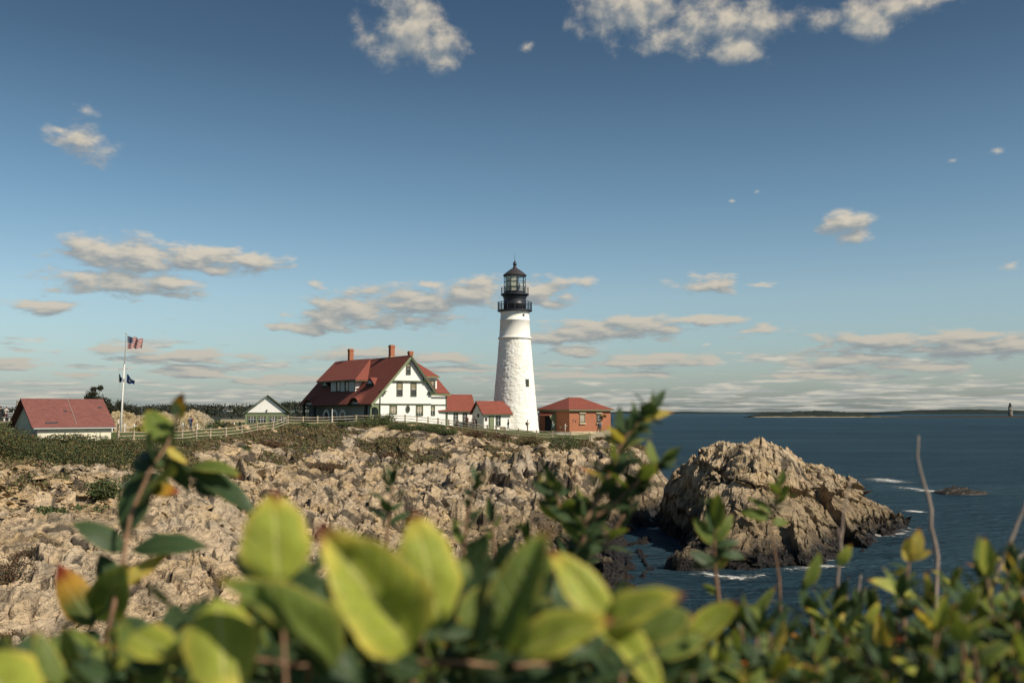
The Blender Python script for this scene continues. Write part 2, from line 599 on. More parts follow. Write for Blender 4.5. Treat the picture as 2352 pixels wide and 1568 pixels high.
def edge_depth(x, y):
    """positive behind the fence line"""
    ex = np.array([p[0] / p[1] for p in EDGE_XY[:18]])
    ey = np.array([p[1] for p in EDGE_XY[:18]])
    yy = np.interp(x / np.maximum(y, 1), ex, ey)
    d = (y - yy)
    right = (ex[-1] + 0.012 + 0.00012 * (y - 137)) - x / np.maximum(y, 1)
    return np.minimum(d, right * 140)


def saw(x, y, phi, period, amp, seed, sharp=0.12, wob=1.0):
    """beds that end in risers: a slow ramp and a quick drop across direction phi"""
    v = (x * math.cos(phi) + y * math.sin(phi)) / period + fbm(x / (period * 2.6), y / (period * 2.6), seed, 4) * 1.5 * wob
    k = np.floor(v)
    fr = v - k
    w = 0.35 + 1.1 * _h(k, np.floor(fbm(x / (period * 3), y / (period * 3), seed + 4, 2) * 7), seed + 8)
    up = np.where(fr < sharp, fr / sharp, (1 - fr) / (1 - sharp))
    return (up - 0.5) * amp * w


def joints(x, y, size, aniso, phi, width, seed):
    """1 in the cracks between big fractured cells, 0 elsewhere; width in metres"""
    wx = fbm(x / (size * 1.6), y / (size * 1.6), seed + 5, 4) * 0.45
    wy = fbm(x / (size * 1.6), y / (size * 1.6), seed + 9, 4) * 0.45
    c, s = math.cos(phi), math.sin(phi)
    f1, f2, *_ = worley((x * c + y * s) / (size * aniso) + wx, (-x * s + y * c) / size + wy, seed)
    gap = (f2 - f1) * size
    vary = width * (0.35 + 1.4 * sstep(-0.3, 0.4, fbm(x / 4, y / 4, seed + 2, 3)))
    return 1 - sstep(vary * 0.4, vary, gap)


def all_joints(x, y):
    near = 1 - sstep(46, 72, y)
    a = joints(x, y, 2.3, 2.8, math.radians(76), 0.22, 601) * (0.55 + 0.45 * near)
    b = joints(x, y, 1.0, 3.0, math.radians(80), 0.13, 611) * 0.55
    c = joints(x, y, 5.5, 2.4, math.radians(82), 0.60, 621) * (1 - 0.4 * near)
    d = joints(x, y, 3.4, 3.2, math.radians(18), 0.50, 631) * (1 - 0.5 * near)
    return np.maximum.reduce([a, b, c, d])


def rock_detail(x, y):
    # warp so that no edge runs straight
    wx = x + fbm(x / 6, y / 6, 301, 4) * 2.2
    wy = y + fbm(x / 6, y / 6, 302, 4) * 2.2
    near = 1 - sstep(46, 70, y)
    far = 1 - near
    sx_, sy_ = x + (wx - x) * 0.25, y + (wy - y) * 0.25
    mass = fbm(x / 11, y / 11, 310, 3)
    # far slope: broken blocks
    h = mass * 2.2 + blocks(sx_, sy_, 4.4, 1.6, math.radians(62), 1.5, 2.1, 3, 0.1, 0.12)
    h = h + saw(wx, wy, math.radians(62), 4.6, 1.5, 320) * (0.4 + sstep(-0.2, 0.3, fbm(x / 15, y / 15, 90, 2)))
    h = h + blocks(sx_, sy_, 1.8, 1.9, math.radians(68), 0.6, 0.95, 21, 0.3, 0.1)
    h = h + blocks(sx_, sy_, 0.8, 1.9, math.radians(60), 0.26, 0.36, 44, 0.3, 0.1)
    h = h + blocks(x, y, 0.36, 1.8, math.radians(35), 0.10, 0.14, 61, 0.2, 0.1)
    bold = 0.28 + 0.36 * sstep(0.0, 0.35, fbm(x / 13, y / 13, 395, 3))
    hf = h * bold
    hf = hf + saw(sx_, sy_, math.radians(-5), 3.1, 0.70, 380, 0.06, 0.35) + saw(sx_, sy_, math.radians(-8), 1.05, 0.24, 385, 0.09, 0.4)
    hf = hf + saw(sx_, sy_, math.radians(97), 5.2, 0.60, 391, 0.06, 0.8) + saw(sx_, sy_, math.radians(84), 1.7, 0.24, 393, 0.08, 0.7)
    # near left: broad flat slabs, leaning, parted by straight joints
    hn = mass * 0.8 + blocks(sx_, sy_, 3.6, 1.9, math.radians(62), 0.62, 1.15, 501, 0.25, 0.08)
    hn = hn + blocks(sx_, sy_, 1.45, 2.0, math.radians(66), 0.28, 0.28, 511, 0.5, 0.08) + blocks(sx_, sy_, 0.55, 2.2, math.radians(60), 0.10, 0.12, 521, 0.4, 0.08)
    hn = hn + saw(sx_, sy_, math.radians(-17), 3.0, 0.42, 387, 0.06, 0.35) + saw(sx_, sy_, math.radians(72), 2.6, 0.36, 388, 0.06, 0.4)
    return hf * far + hn * near - all_joints(x, y) * (0.26 + 0.1 * near)


def height(x, y, detail=True):
    base = ground_fn(x, y)
    ed = edge_depth(x, y)
    rock = 1 - sstep(-2.5, 0.3, ed)
    # the plain behind the fence is smooth grass
    h = base + fbm(x / 7, y / 7, 5, 3) * 0.35 * (1 - rock)
    if detail:
        near = sstep(15, 26, y)
        amp = 0.95
        # small scree on the left slope
        dt = rock_detail(x, y) * amp
        calm = sstep(2, 14, -ed)          # low rubble close to the fence, full relief further down
        dt = np.where(dt > 0, dt * (0.22 + 0.78 * calm), dt * (0.45 + 0.55 * calm))
        h = h + dt * rock * near + (1 - near) * fbm(x / 2, y / 2, 8, 4) * 0.3
        under = h < 0.4
        h = np.where(under, 0.4 + (h - 0.4) * 0.9, h)
    return h, rock


def ground_z(x, y):
    z, _ = height(np.array([float(x)]), np.array([float(y)]))
    return float(z[0])


NC, NR = 700, 1180
tt = np.linspace(0, 1, NR)
dist = 1.0 * (215.0 / 1.0) ** tt
# more rows where the rock is in view
dist = np.concatenate([np.geomspace(1.0, 24, 60), np.geomspace(24.3, 172, 1040), np.linspace(173, 230, 60)])
NR = len(dist)
slope = np.tan(np.concatenate([np.linspace(-0.80, -0.52, 24), np.linspace(-0.515, 0.145, NC - 60), np.linspace(0.15, 0.62, 36)]))
NC = len(slope)
X = dist[:, None] * slope[None, :]
Y = np.repeat(dist[:, None], NC, 1)
Z, ROCK = height(X, Y)


def soften(A, n=1):
    for _ in range(n):
        B = np.pad(A, 1, mode='edge')
        A = (B[1:-1, 1:-1] * 2 + B[:-2, 1:-1] + B[2:, 1:-1] + B[1:-1, :-2] + B[1:-1, 2:]) / 6
    return A


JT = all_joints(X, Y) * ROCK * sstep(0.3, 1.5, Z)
Z = soften(Z, 1)
# behind the viewer the bank goes on
Z = np.where(Y < 1.2, np.maximum(Z, 9.0), Z)
LS_Z = Z
verts = np.stack([X, Y, Z], -1).reshape(-1, 3)
idx = np.arange(NR * NC).reshape(NR, NC)
faces = np.stack([idx[:-1, :-1], idx[:-1, 1:], idx[1:, 1:], idx[1:, :-1]], -1).reshape(-1, 4)
zq = verts[faces][:, :, 2].max(1)
keep = zq > -1.2
faces = faces[keep]
ed = edge_depth(X, Y).ravel() + fbm(verts[:, 0] / 1.5, verts[:, 1] / 1.5, 71, 3) * 2.0
fr_ed = ed[faces].mean(1)
is_lawn = (fr_ed > 0.2) & (verts[faces][:, :, 2].mean(1) > 4.5)
# scrubby soil between the rocks near the top of the bank
ed_s = edge_depth(X, Y).ravel()
scrub = sstep(-11, -1, ed_s) * sstep(-0.02, 0.24, fbm(verts[:, 0] / 3.0, verts[:, 1] / 3.0, 33, 5))
patch = sstep(0.10, 0.22, fbm(verts[:, 0] / 5.0, verts[:, 1] / 5.0, 35, 4)) * sstep(-40, -10, ed_s)
scrub = np.maximum(scrub, patch * 0.8)
left = sstep(-0.26, -0.36, verts[:, 0] / np.maximum(verts[:, 1], 1)) * sstep(79, 85, verts[:, 1])
scrub = np.maximum(scrub, left * sstep(-0.25, 0.15, fbm(verts[:, 0] / 2.2, verts[:, 1] / 2.2, 38, 4)) * 0.8)


def compact(fc):
    used = np.unique(fc)
    remap = np.zeros(len(verts), np.int64)
    remap[used] = np.arange(len(used))
    return used, remap[fc]


def rock_material(name, tan_a, tan_b, dark, use_scrub=True, strike=79, dip=35, stain=3.6):
    m = bpy.data.materials.new(name)
    m.use_nodes = True
    T = NT(m.node_tree)
    out = T.n('ShaderNodeOutputMaterial')
    b = T.n('ShaderNodeBsdfPrincipled', ins={'Roughness': 0.85, 'Specular IOR Level': 0.25})
    T.set(out.inputs[0], b)
    pos = T.n('ShaderNodeNewGeometry').outputs['Position']
    sep = T.n('ShaderNodeSeparateXYZ', ins={0: pos})
    # bedding grain, stretched along the strike and dipping
    rot = T.n('ShaderNodeMapping', ins={'Vector': pos, 'Rotation': (0, 0, math.radians(-strike))})
    rot = T.n('ShaderNodeMapping', ins={'Vector': rot.outputs[0], 'Rotation': (math.radians(dip), 0, 0)})
    mp = T.n('ShaderNodeMapping', ins={'Vector': rot.outputs[0], 'Scale': (0.22, 1.2, 4.0)})
    g1 = T.noise(mp.outputs[0], 1.6, 9, 0.66, 0.4)
    n_big = T.noise(pos, 0.11, 5, 0.6)
    n_mid = T.noise(pos, 0.7, 6, 0.65)
    n_fin = T.noise(pos, 5.0, 6, 0.7)
    c = T.mix(T.mr(g1.outputs[0], 0.36, 0.62), tan_b, tan_a)
    band = T.noise(T.n('ShaderNodeMapping', ins={'Vector': rot.outputs[0], 'Scale': (0.08, 0.7, 1.6)}).outputs[0], 1.0, 7, 0.65, 0.5)
    c = T.mix(T.mr(band.outputs[0], 0.50, 0.64, 0.0, 0.7), c, tuple(q * 0.42 + 0.01 for q in tan_b))
    c = T.mix(T.mr(n_mid.outputs[0], 0.5, 0.72, 0, 0.5), c, (0.42, 0.265, 0.12))
    c = T.mix(T.mr(n_big.outputs[0], 0.45, 0.65, 0, 0.55), c, (0.40, 0.35, 0.285))
    c = T.mix(T.mr(n_fin.outputs[0], 0.55, 0.8, 0, 0.6), c, (0.16, 0.13, 0.10))
    # facets: every small cell of rock leans its own way
    warp = T.vm('MULTIPLY', T.vm('SUBTRACT', n_mid.outputs['Color'], (0.5, 0.5, 0.5)), (1.6, 1.6, 1.6))

    def facet(scale, st_):
        mpp = T.n('ShaderNodeMapping', ins={'Vector': T.vm('ADD', rot.outputs[0], warp), 'Scale': st_})
        v_ = T.n('ShaderNodeTexVoronoi', feature='F1', ins={'Vector': mpp.outputs[0], 'Scale': scale, 'Randomness': 0.9})
        off = T.vm('SUBTRACT', T.vm('MULTIPLY', mpp.outputs[0], (scale, scale, scale)), T.vm('MULTIPLY', v_.outputs['Position'], (scale, scale, scale)))
        lean = T.vm('SUBTRACT', v_.outputs['Color'], (0.5, 0.5, 0.5))
        h_ = T.m('ADD', T.vm('DOT_PRODUCT', off, lean), T.m('MULTIPLY', T.n('ShaderNodeSeparateXYZ', ins={0: v_.outputs['Color']}).outputs[0], 0.35))
        return T.m('DIVIDE', h_, scale), v_
    f_a, v_a = facet(0.6, (0.45, 1.0, 1.8))
    f_b, v_b = facet(1.7, (0.45, 1.0, 1.8))
    f_c, v_c = facet(5.0, (0.45, 1.0, 1.6))
    tone = T.n('ShaderNodeSeparateXYZ', ins={0: v_b.outputs['Color']}).outputs[1]
    c = T.mix(T.mr(tone, 0.45, 1.0, 0, 0.35), c, (0.42, 0.33, 0.22))
    tone2 = T.n('ShaderNodeSeparateXYZ', ins={0: v_a.outputs['Color']}).outputs[2]
    c = T.mix(T.mr(tone2, 0.6, 1.0, 0, 0.4), c, (0.62, 0.43, 0.21))
    if use_scrub:
        at = T.n('ShaderNodeAttribute', attribute_name='scrub')
        soil = T.mix(T.mr(n_fin.outputs[0], 0.4, 0.6), (0.060, 0.048, 0.028), (0.115, 0.075, 0.045))
        soil = T.mix(T.mr(n_mid.outputs[0], 0.45, 0.6), soil, (0.045, 0.058, 0.022))
        c = T.mix(T.mr(at.outputs['Fac'], 0.35, 0.6), c, soil)
    # shade of deep cracks, painted as dark brown into the joint colour
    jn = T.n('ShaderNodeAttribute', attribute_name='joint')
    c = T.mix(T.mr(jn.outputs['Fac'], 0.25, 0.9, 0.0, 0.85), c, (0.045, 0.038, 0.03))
    # weed and wet rock near the water line
    wl = T.m('ADD', sep.outputs[2], T.m('MULTIPLY', T.m('SUBTRACT', n_mid.outputs[0], 0.5), 2.4))
    wet = T.mr(wl, 0.7, 2.0, 1.0, 0.0)
    c = T.mix(T.mr(wl, stain * 0.4, stain, 0.62, 0.0), c, (0.17, 0.12, 0.065))
    c = T.mix(wet, c, dark)
    T.set(b.inputs['Base Color'], c)
    T.set(b.inputs['Roughness'], T.mr(wet, 0, 1, 0.88, 0.42))
    h = T.m('ADD', T.m('ADD', T.m('MULTIPLY', f_a, 1.1), T.m('MULTIPLY', f_b, 0.7)), T.m('MULTIPLY', f_c, 0.28))
    h = T.m('ADD', h, T.m('ADD', T.m('MULTIPLY', g1.outputs[0], 0.16), T.m('MULTIPLY', n_fin.outputs[0], 0.03)))
    if use_scrub:
        h = T.m('MULTIPLY', h, T.mr(at.outputs['Fac'], 0.35, 0.6, 1.0, 0.2))
    T.set(b.inputs['Normal'], T.n('ShaderNodeBump', ins={'Strength': 1.0, 'Distance': 1.0, 'Height': h}).outputs[0])
    return m


M_ROCK = rock_material('shore_rock', (0.68, 0.505, 0.315), (0.40, 0.30, 0.195), (0.022, 0.018, 0.015))
M_STACK = rock_material('sea_rock', (0.70, 0.525, 0.32), (0.44, 0.33, 0.21), (0.02, 0.017, 0.015), False, 15, 50, 6.5)
M_GRASS = mat('lawn_grass', (0.10, 0.115, 0.045), 0.95, 0.3, 0.8, 0.8, 14, 0.1, col2=(0.065, 0.085, 0.03))

used, fc = compact(faces[~is_lawn])
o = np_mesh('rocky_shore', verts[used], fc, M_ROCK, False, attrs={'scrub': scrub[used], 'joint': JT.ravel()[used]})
tag(o, 'tan fractured ledge rock sloping from the lighthouse fence down to the cove', kind='structure')
used, fc = compact(faces[is_lawn])
o = np_mesh('lawn', verts[used], fc, M_GRASS, True)
tag(o, 'mown grass behind the rail fence round the keeper\'s house', kind='structure')

# the land further inland, to the left and behind the house
gx = np.linspace(-900, 60, 120)
gy = np.concatenate([np.linspace(-40, 225, 60), np.linspace(232, 900, 50)])
GX, GY = np.meshgrid(gx, gy)
rz = GX / np.maximum(GY, 1)
hill = sstep(330, 560, GY + fbm(GX / 90, GY / 90, 4, 3) * 120) * (2.5 + 2 * fbm(GX / 120, GY / 120, 6, 3))
GZ_ = 7.6 + hill + fbm(GX / 40, GY / 40, 9, 3) * 0.8
inside = (GY > -5) & (GY < 226) & (GX > np.tan(-0.78) * np.maximum(GY, 0))
shore_r = sstep(-0.06, -0.16, rz) * sstep(700, 640, -GX)
GZ_ = np.where(GY > 226, -3 + (GZ_ + 3) * shore_r, GZ_)
GZ_ = np.where(inside, np.minimum(GZ_, -3.5), GZ_)
vv = np.stack([GX, GY, GZ_], -1).reshape(-1, 3)
ii = np.arange(GX.size).reshape(GX.shape)
ff = np.stack([ii[:-1, :-1], ii[:-1, 1:], ii[1:, 1:], ii[1:, :-1]], -1).reshape(-1, 4)
ff = ff[(vv[ff][:, :, 2].min(1) > -3.2)]
o = np_mesh('inland_ground', vv, ff, mat('inland_scrub', (0.038, 0.042, 0.024), 0.95, 0.4, 0.05), True)
tag(o, 'low inland ground behind the lighthouse grounds', kind='structure')

# ------------------------------------------------------------------ the big rock in the water
SP = [
    (1535, 1085, 93), (1560, 1050, 92), (1600, 1032, 90), (1628, 1001, 89), (1670, 994, 88), (1745, 994, 88), (1800, 1011, 89), (1824, 1022, 90), (1842, 1046, 91), (1885, 1056, 92),
    (1930, 1086, 94), (2000, 1122, 97), (2050, 1162, 99), (2100, 1192, 101),
    (1650, 1040, 85), (1750, 1050, 85), (1850, 1090, 87), (1660, 1120, 80.5), (1760, 1130, 80), (1860, 1150, 83), (1930, 1150, 88), (1660, 1200, 76.5), (1760, 1210, 76), (1860, 1220, 78.5), (1950, 1210, 86),
    (1570, 1290, 73), (1640, 1275, 73.5), (1720, 1292, 72.5), (1800, 1285, 73), (1880, 1275, 75.5), (1940, 1250, 82), (2010, 1225, 90), (2060, 1212, 94), (2115, 1198, 100),
    (1600, 1250, 77), (1560, 1235, 82), (1545, 1205, 88), (1590, 1150, 86), (1605, 1180, 83), (1535, 1160, 92),
]
spts, svals = [], []
for a, b, c in SP:
    q = P(a, b, c)
    spts.append((q.x, q.y))
    svals.append(q.z)
for (a, b, c) in [(10.5, 72, -2.5), (10.5, 82, -2), (11, 92, -2), (12, 102, -2.5), (18, 107, -3), (26, 108, -3), (34, 110, -3), (45, 108, -3), (47, 98, -3), (42, 90, -3), (36, 82, -3), (32, 72, -3), (26, 66, -3), (18, 66, -3),
                  (18, 98, 7.0), (24, 98.5, 7.0), (30, 101, 3.5), (19.5, 93, 9.1), (23.5, 93, 9.0), (21.5, 95, 8.8), (15.5, 95, 6), (26, 95, 7.6), (12, 66, -3)]:
    spts.append((a, b))
    svals.append(c)
stack_fn = rbf(spts, svals, 0.0008)
sx = np.linspace(9, 48, 470)
sy = np.linspace(64, 111, 560)
SX, SY = np.meshgrid(sx, sy)
st = math.radians(62)
wxs = SX + fbm(SX / 5, SY / 5, 401, 4) * 1.8
wys = SY + fbm(SX / 5, SY / 5, 402, 4) * 1.8
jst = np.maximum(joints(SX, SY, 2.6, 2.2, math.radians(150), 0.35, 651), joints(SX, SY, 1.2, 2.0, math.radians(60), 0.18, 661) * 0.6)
det = blocks(wxs, wys, 4.0, 1.6, st, 1.3, 1.9, 203, 0.0) + blocks(wxs, wys, 1.5, 1.9, st + 0.2, 0.7, 0.9, 221, 0.1) + blocks(wxs, wys, 0.65, 1.8, st - 0.2, 0.28, 0.35, 244, 0.15) + blocks(SX, SY, 0.3, 1.8, st, 0.09, 0.12, 261, 0.1)
det = det + saw(wxs, wys, math.radians(150), 3.4, 1.0, 420) + saw(wxs, wys, math.radians(60), 2.3, 0.6, 430) + fbm(SX / 7, SY / 7, 440, 3) * 1.2
SZ = stack_fn(SX, SY)
xb = np.interp(SY, [64, 74, 80, 86, 110], [11.5, 11.9, 13.0, 13.9, 14.4]) + fbm(SX / 3, SY / 3, 451, 3) * 0.9
SZ = -3 + (SZ + 3) * sstep(-0.7, 1.3, SX - xb)
cap = np.interp(SX, [12.5, 13.9, 14.7, 16.7, 17.5, 18.6, 22.4, 24.6, 25.4, 26.2, 27.9, 29.7, 32.4, 34.4, 37, 42], [1.0, 3.0, 6.9, 7.5, 8.9, 9.25, 9.25, 8.5, 8.05, 7.1, 6.75, 5.5, 4.1, 2.5, 1.0, -1])
capn = blocks(SX, SY, 1.3, 1.5, math.radians(20), 0.55, 0.3, 471, 0.3) + blocks(SX, SY, 0.5, 1.5, math.radians(35), 0.2, 0.12, 473, 0.3)
SZ = np.minimum(SZ, cap + capn - 0.3)
edgef = np.clip(np.minimum.reduce([SX - 9, 48 - SX, SY - 64, 111 - SY]) / 3, 0, 1)
SZ = SZ - 1.05 * sstep(3, 8.5, SZ)
det = np.where(det > 0, det * (1 - 0.5 * sstep(6, 9, SZ)), det)
SZ = soften(SZ + det * 0.66 + fbm(SX, SY, 213, 4) * 0.12, 1)
SZ = -3 + (np.maximum(SZ, -3) + 3) * edgef
SZ = np.where(SZ > 0.5, SZ - jst * 0.4, SZ)


def ledge_shift(x, y, z, seed, thick):
    """beds of uneven hardness: each stands out or back a little, so steep faces break into ledges"""
    v = (z + 0.22 * x - 0.12 * y + fbm(x / 3.5, y / 3.5, seed, 3) * 0.9) / thick
    k = np.floor(v)
    zero = np.zeros_like(v)
    a, b = _h(k, zero, seed + 3), _h(k + 1, zero, seed + 3)
    return a + (b - a) * sstep(0.72, 1.0, v - k) - 0.5


ls = (ledge_shift(SX, SY, SZ, 480, 0.75) * 0.85 + ledge_shift(SX, SY, SZ, 490, 0.28) * 0.35) * sstep(-0.5, 0.8, SZ)
SX2, SY2 = SX + ls * np.clip((SX - 22) / 12, -1, 1), SY - ls * 0.9
sv = np.stack([SX2, SY2, SZ], -1).reshape(-1, 3)
ii = np.arange(SX.size).reshape(SX.shape)
ff = np.stack([ii[:-1, :-1], ii[:-1, 1:], ii[1:, 1:], ii[1:, :-1]], -1).reshape(-1, 4)
ff = ff[sv[ff][:, :, 2].max(1) > -1.0]
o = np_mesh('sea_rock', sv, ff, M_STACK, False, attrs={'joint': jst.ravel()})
tag(o, 'large tan rock standing in the sea, dark and wet at its foot', 'rock')


def blob_rock(name, c, r, h, seed, m, n=70, sq=0.6, rag=1.0, skew=0.0, beds=0.0):
    g = np.linspace(-1.35, 1.35, n)
    A, B = np.meshgrid(g, g)
    rr = np.hypot(A, B)
    X_, Y_ = c[0] + A * r[0], c[1] + B * r[1]
    zz = np.sqrt(np.clip(1 - rr ** 2, 0, 1)) ** sq * h
    k = np.clip(h, 0.5, 2.5) * rag
    zz = zz + (blocks(X_, Y_, r[0] * 0.45, 1.6, 0.5, 0.55 * k, 0.5 * k, seed) + blocks(X_, Y_, r[0] * 0.16, 1.7, 0.7, 0.22 * k, 0.2 * k, seed + 9)) * sstep(1.15, 0.7, rr)
    zz = zz * (1 - skew * A)
    if beds:
        zz = zz + (saw(X_, Y_, math.radians(-20), 1.1, beds, seed + 31, 0.08, 0.7) + saw(X_, Y_, math.radians(80), 0.9, beds * 0.8, seed + 33, 0.08, 0.7) - joints(X_, Y_, 1.3, 1.8, 1.0, 0.22, seed + 35) * beds) * sstep(1.1, 0.8, rr)
    zz = np.where(rr > 1.0, -1.5 * (rr - 1) * 3, zz) + c[2]
    v_ = np.stack([X_, Y_, zz], -1).reshape(-1, 3)
    i_ = np.arange(n * n).reshape(n, n)
    f_ = np.stack([i_[:-1, :-1], i_[:-1, 1:], i_[1:, 1:], i_[1:, :-1]], -1).reshape(-1, 4)
    return np_mesh(name, v_, f_, m, False)


q = P(2208, 1128, 139)
o = blob_rock('reef_rock', (q.x - 1, 137, -0.2), (3.6, 3.0), 0.75, 71, mat('weedy_rock', (0.035, 0.028, 0.02), 0.6, 0.5, 2.0, 0.5, 8))
tag(o, 'small black weedy rock awash beyond the big sea rock', 'rock')
q = P(1615, 1300, 71)
o = blob_rock('shore_boulder', (12.6, 71.5, -0.3), (1.8, 1.4), 1.4, 78, M_STACK, 60)
tag(o, 'dark boulder at the foot of the big sea rock, left corner', 'rock')

# ------------------------------------------------------------------ sea


def water_material():
    m = bpy.data.materials.new('sea_water')
    m.use_nodes = True
    T = NT(m.node_tree)
    out = T.n('ShaderNodeOutputMaterial')
    b = T.n('ShaderNodeBsdfDiffuse')
    gl = T.n('ShaderNodeBsdfGlossy', ins={'Roughness': 0.22, 'Color': (0.80, 0.93, 1.0, 1)})
    fre = T.n('ShaderNodeFresnel', ins={'IOR': 1.33})
    T.set(out.inputs[0], T.n('ShaderNodeMixShader', ins={0: T.m('MULTIPLY', fre.outputs[0], 0.42), 1: b, 2: gl}))
    pos = T.n('ShaderNodeNewGeometry').outputs['Position']
    mp = T.n('ShaderNodeMapping', ins={'Vector': pos, 'Rotation': (0, 0, math.radians(12)), 'Scale': (0.45, 1.0, 1.0)})
    w1 = T.noise(mp.outputs[0], 0.35, 6, 0.6, 0.6)
    w2 = T.noise(mp.outputs[0], 1.7, 6, 0.62, 0.4)
    w3 = T.noise(mp.outputs[0], 0.03, 4, 0.55)
    big = T.noise(T.n('ShaderNodeMapping', ins={'Vector': pos, 'Scale': (0.004, 0.02, 1.0)}).outputs[0], 1.0, 4, 0.6)
    c = T.mix(T.mr(big.outputs[0], 0.35, 0.65), (0.014, 0.036, 0.056), (0.026, 0.060, 0.082))
    T.set(b.inputs[0], c)
    h = T.m('ADD', T.m('MULTIPLY', w1.outputs[0], 1.1), T.m('MULTIPLY', w2.outputs[0], 0.75))
    w4 = T.noise(mp.outputs[0], 0.11, 5, 0.6, 0.3)
    h = T.m('ADD', T.m('ADD', h, T.m('MULTIPLY', w4.outputs[0], 2.2)), T.m('MULTIPLY', w3.outputs[0], 5.0))
    bm_ = T.n('ShaderNodeBump', ins={'Strength': 1.0, 'Distance': 1.7, 'Height': h}).outputs[0]
    for nd in (b, gl, fre):
        T.set(nd.inputs['Normal'], bm_)
    return m


rr = np.concatenate([np.linspace(5, 300, 60), np.geomspace(320, 45000, 50)])
aa = np.linspace(-math.pi, math.pi, 97)
RR, AA = np.meshgrid(rr, aa, indexing='ij')
wx_, wy_ = RR * np.sin(AA), RR * np.cos(AA)
wz_ = np.zeros_like(wx_)
wv = np.stack([wx_, wy_, wz_], -1).reshape(-1, 3)
wi = np.arange(wx_.size).reshape(wx_.shape)
wf = np.stack([wi[:-1, :-1], wi[:-1, 1:], wi[1:, 1:], wi[1:, :-1]], -1).reshape(-1, 4)
o = np_mesh('sea', wv, wf, water_material(), True)
tag(o, 'deep teal sea with small waves', kind='structure')


def foam_material():
    m = bpy.data.materials.new('sea_foam')
    m.use_nodes = True
    T = NT(m.node_tree)
    out = T.n('ShaderNodeOutputMaterial')
    d = T.n('ShaderNodeBsdfPrincipled', ins={'Base Color': (0.78, 0.76, 0.70, 1), 'Roughness': 0.8})
    tr = T.n('ShaderNodeBsdfTransparent')
    pos = T.n('ShaderNodeNewGeometry').outputs['Position']
    a = T.n('ShaderNodeAttribute', attribute_name='cover')
    n = T.noise(T.n('ShaderNodeMapping', ins={'Vector': pos, 'Scale': (0.7, 1.1, 1)}).outputs[0], 2.4, 8, 0.78, 1.2)
    k = T.mr(T.m('ADD', n.outputs[0], T.m('SUBTRACT', T.m('MULTIPLY', a.outputs['Fac'], 0.20), 0.13)), 0.50, 0.57, 0.0, 0.9)
    T.set(out.inputs[0], T.n('ShaderNodeMixShader', ins={0: k, 1: tr, 2: d}))
    return m


M_FOAM = foam_material()


def foam(pts, width, cover=1.0, label='white foam on the dark water'):
    """a ribbon of broken foam along picture points lying on the water"""
    w = []
    for px, py in pts:
        r = ray(px, py)
        t = -CAM_Z / r.z
        w.append(Vector((r.x * t, t, 0)))
    path = []
    for a, b in zip(w[:-1], w[1:]):
        for k in range(6):
            path.append(a.lerp(b, k / 6))
    path.append(w[-1])
    n = len(path)
    vv, cc, ff = [], [], []
    for i, p in enumerate(path):
        t = (path[min(i + 1, n - 1)] - path[max(i - 1, 0)]).normalized()
        s = Vector((-t.y, t.x, 0))
        e = math.sin(math.pi * (i + 0.3) / n) ** 0.5
        for k, o_ in enumerate((-1, -0.5, 0, 0.5, 1)):
            q = p + s * o_ * width * 2.0 * (0.6 + 0.8 * random.random())
            vv.append((q.x, q.y, 0.03 + 0.05 * (1 - abs(o_))))
            cc.append(cover * e * (1 - abs(o_)))
    for i in range(n - 1):
        for k in range(4):
            ff.append((i * 5 + k, i * 5 + k + 1, i * 5 + 6 + k, i * 5 + 5 + k))
    o = np_mesh('sea_foam', np.array(vv), np.array(ff), M_FOAM, True, attrs={'cover': np.array(cc)})
    return tag(o, label, kind='stuff')


foam([(2000, 1098), (2035, 1102), (2060, 1110)], 2.4, 0.95, 'white wave breaking behind the big sea rock')
foam([(2040, 1115), (2090, 1122), (2150, 1130), (2200, 1134), (2260, 1127)], 1.4, 0.9, 'foam round the small reef rock')
foam([(2085, 1172), (2120, 1178)], 0.8, 1.2, 'foam at the right tip of the sea rock')
foam([(1945, 1222), (1985, 1230), (2040, 1225), (2080, 1212)], 1.3, 1.0, 'foam along the right foot of the sea rock')
foam([(1820, 1285), (1870, 1290), (1900, 1282)], 0.7, 0.95, 'foam under the middle of the sea rock')
foam([(1780, 1312), (1850, 1306), (1905, 1300), (1940, 1306)], 0.7, 0.85, 'foam streak in front of the sea rock')
foam([(1590, 1312), (1640, 1322), (1700, 1330), (1770, 1318)], 0.8, 0.85, 'foam in the mouth of the cove')
foam([(1480, 1212), (1505, 1216), (1520, 1210)], 0.6, 0.9, 'foam in the narrow gap beside the sea rock')

# ------------------------------------------------------------------ loose stones on the shore
SHORE = bpy.data.objects['rocky_shore']
M_SCREE = rock_material('scree_stone', (0.66, 0.47, 0.25), (0.42, 0.28, 0.14), (0.3, 0.2, 0.1), False)


def stone_mesh(seed, sx_, sy_, sz_, m):
    r = random.Random(seed)
    bm = bmesh.new()
    for _ in range(13):
        bm.verts.new(((r.random() - 0.5) * sx_ * 2 ** r.uniform(-0.2, 0.2), (r.random() - 0.5) * sy_, (r.random() - 0.5) * sz_ * (0.75 + 0.5 * r.random())))
    for a in (-1, 1):
        for b in (-1, 1):
            bm.verts.new((a * sx_ * r.uniform(0.3, 0.5), b * sy_ * r.uniform(0.3, 0.5), r.choice((-1, 1)) * sz_ * r.uniform(0.3, 0.5)))
    bmesh.ops.convex_hull(bm, input=bm.verts)
    loose = [v for v in bm.verts if not v.link_faces]
    bmesh.ops.delete(bm, geom=loose, context='VERTS')
    bmesh.ops.dissolve_limit(bm, angle_limit=math.radians(12), verts=bm.verts, edges=bm.edges)
    me = bpy.data.meshes.new('stone')
    bm.to_mesh(me)
    bm.free()
    me.materials.append(m)
    return me


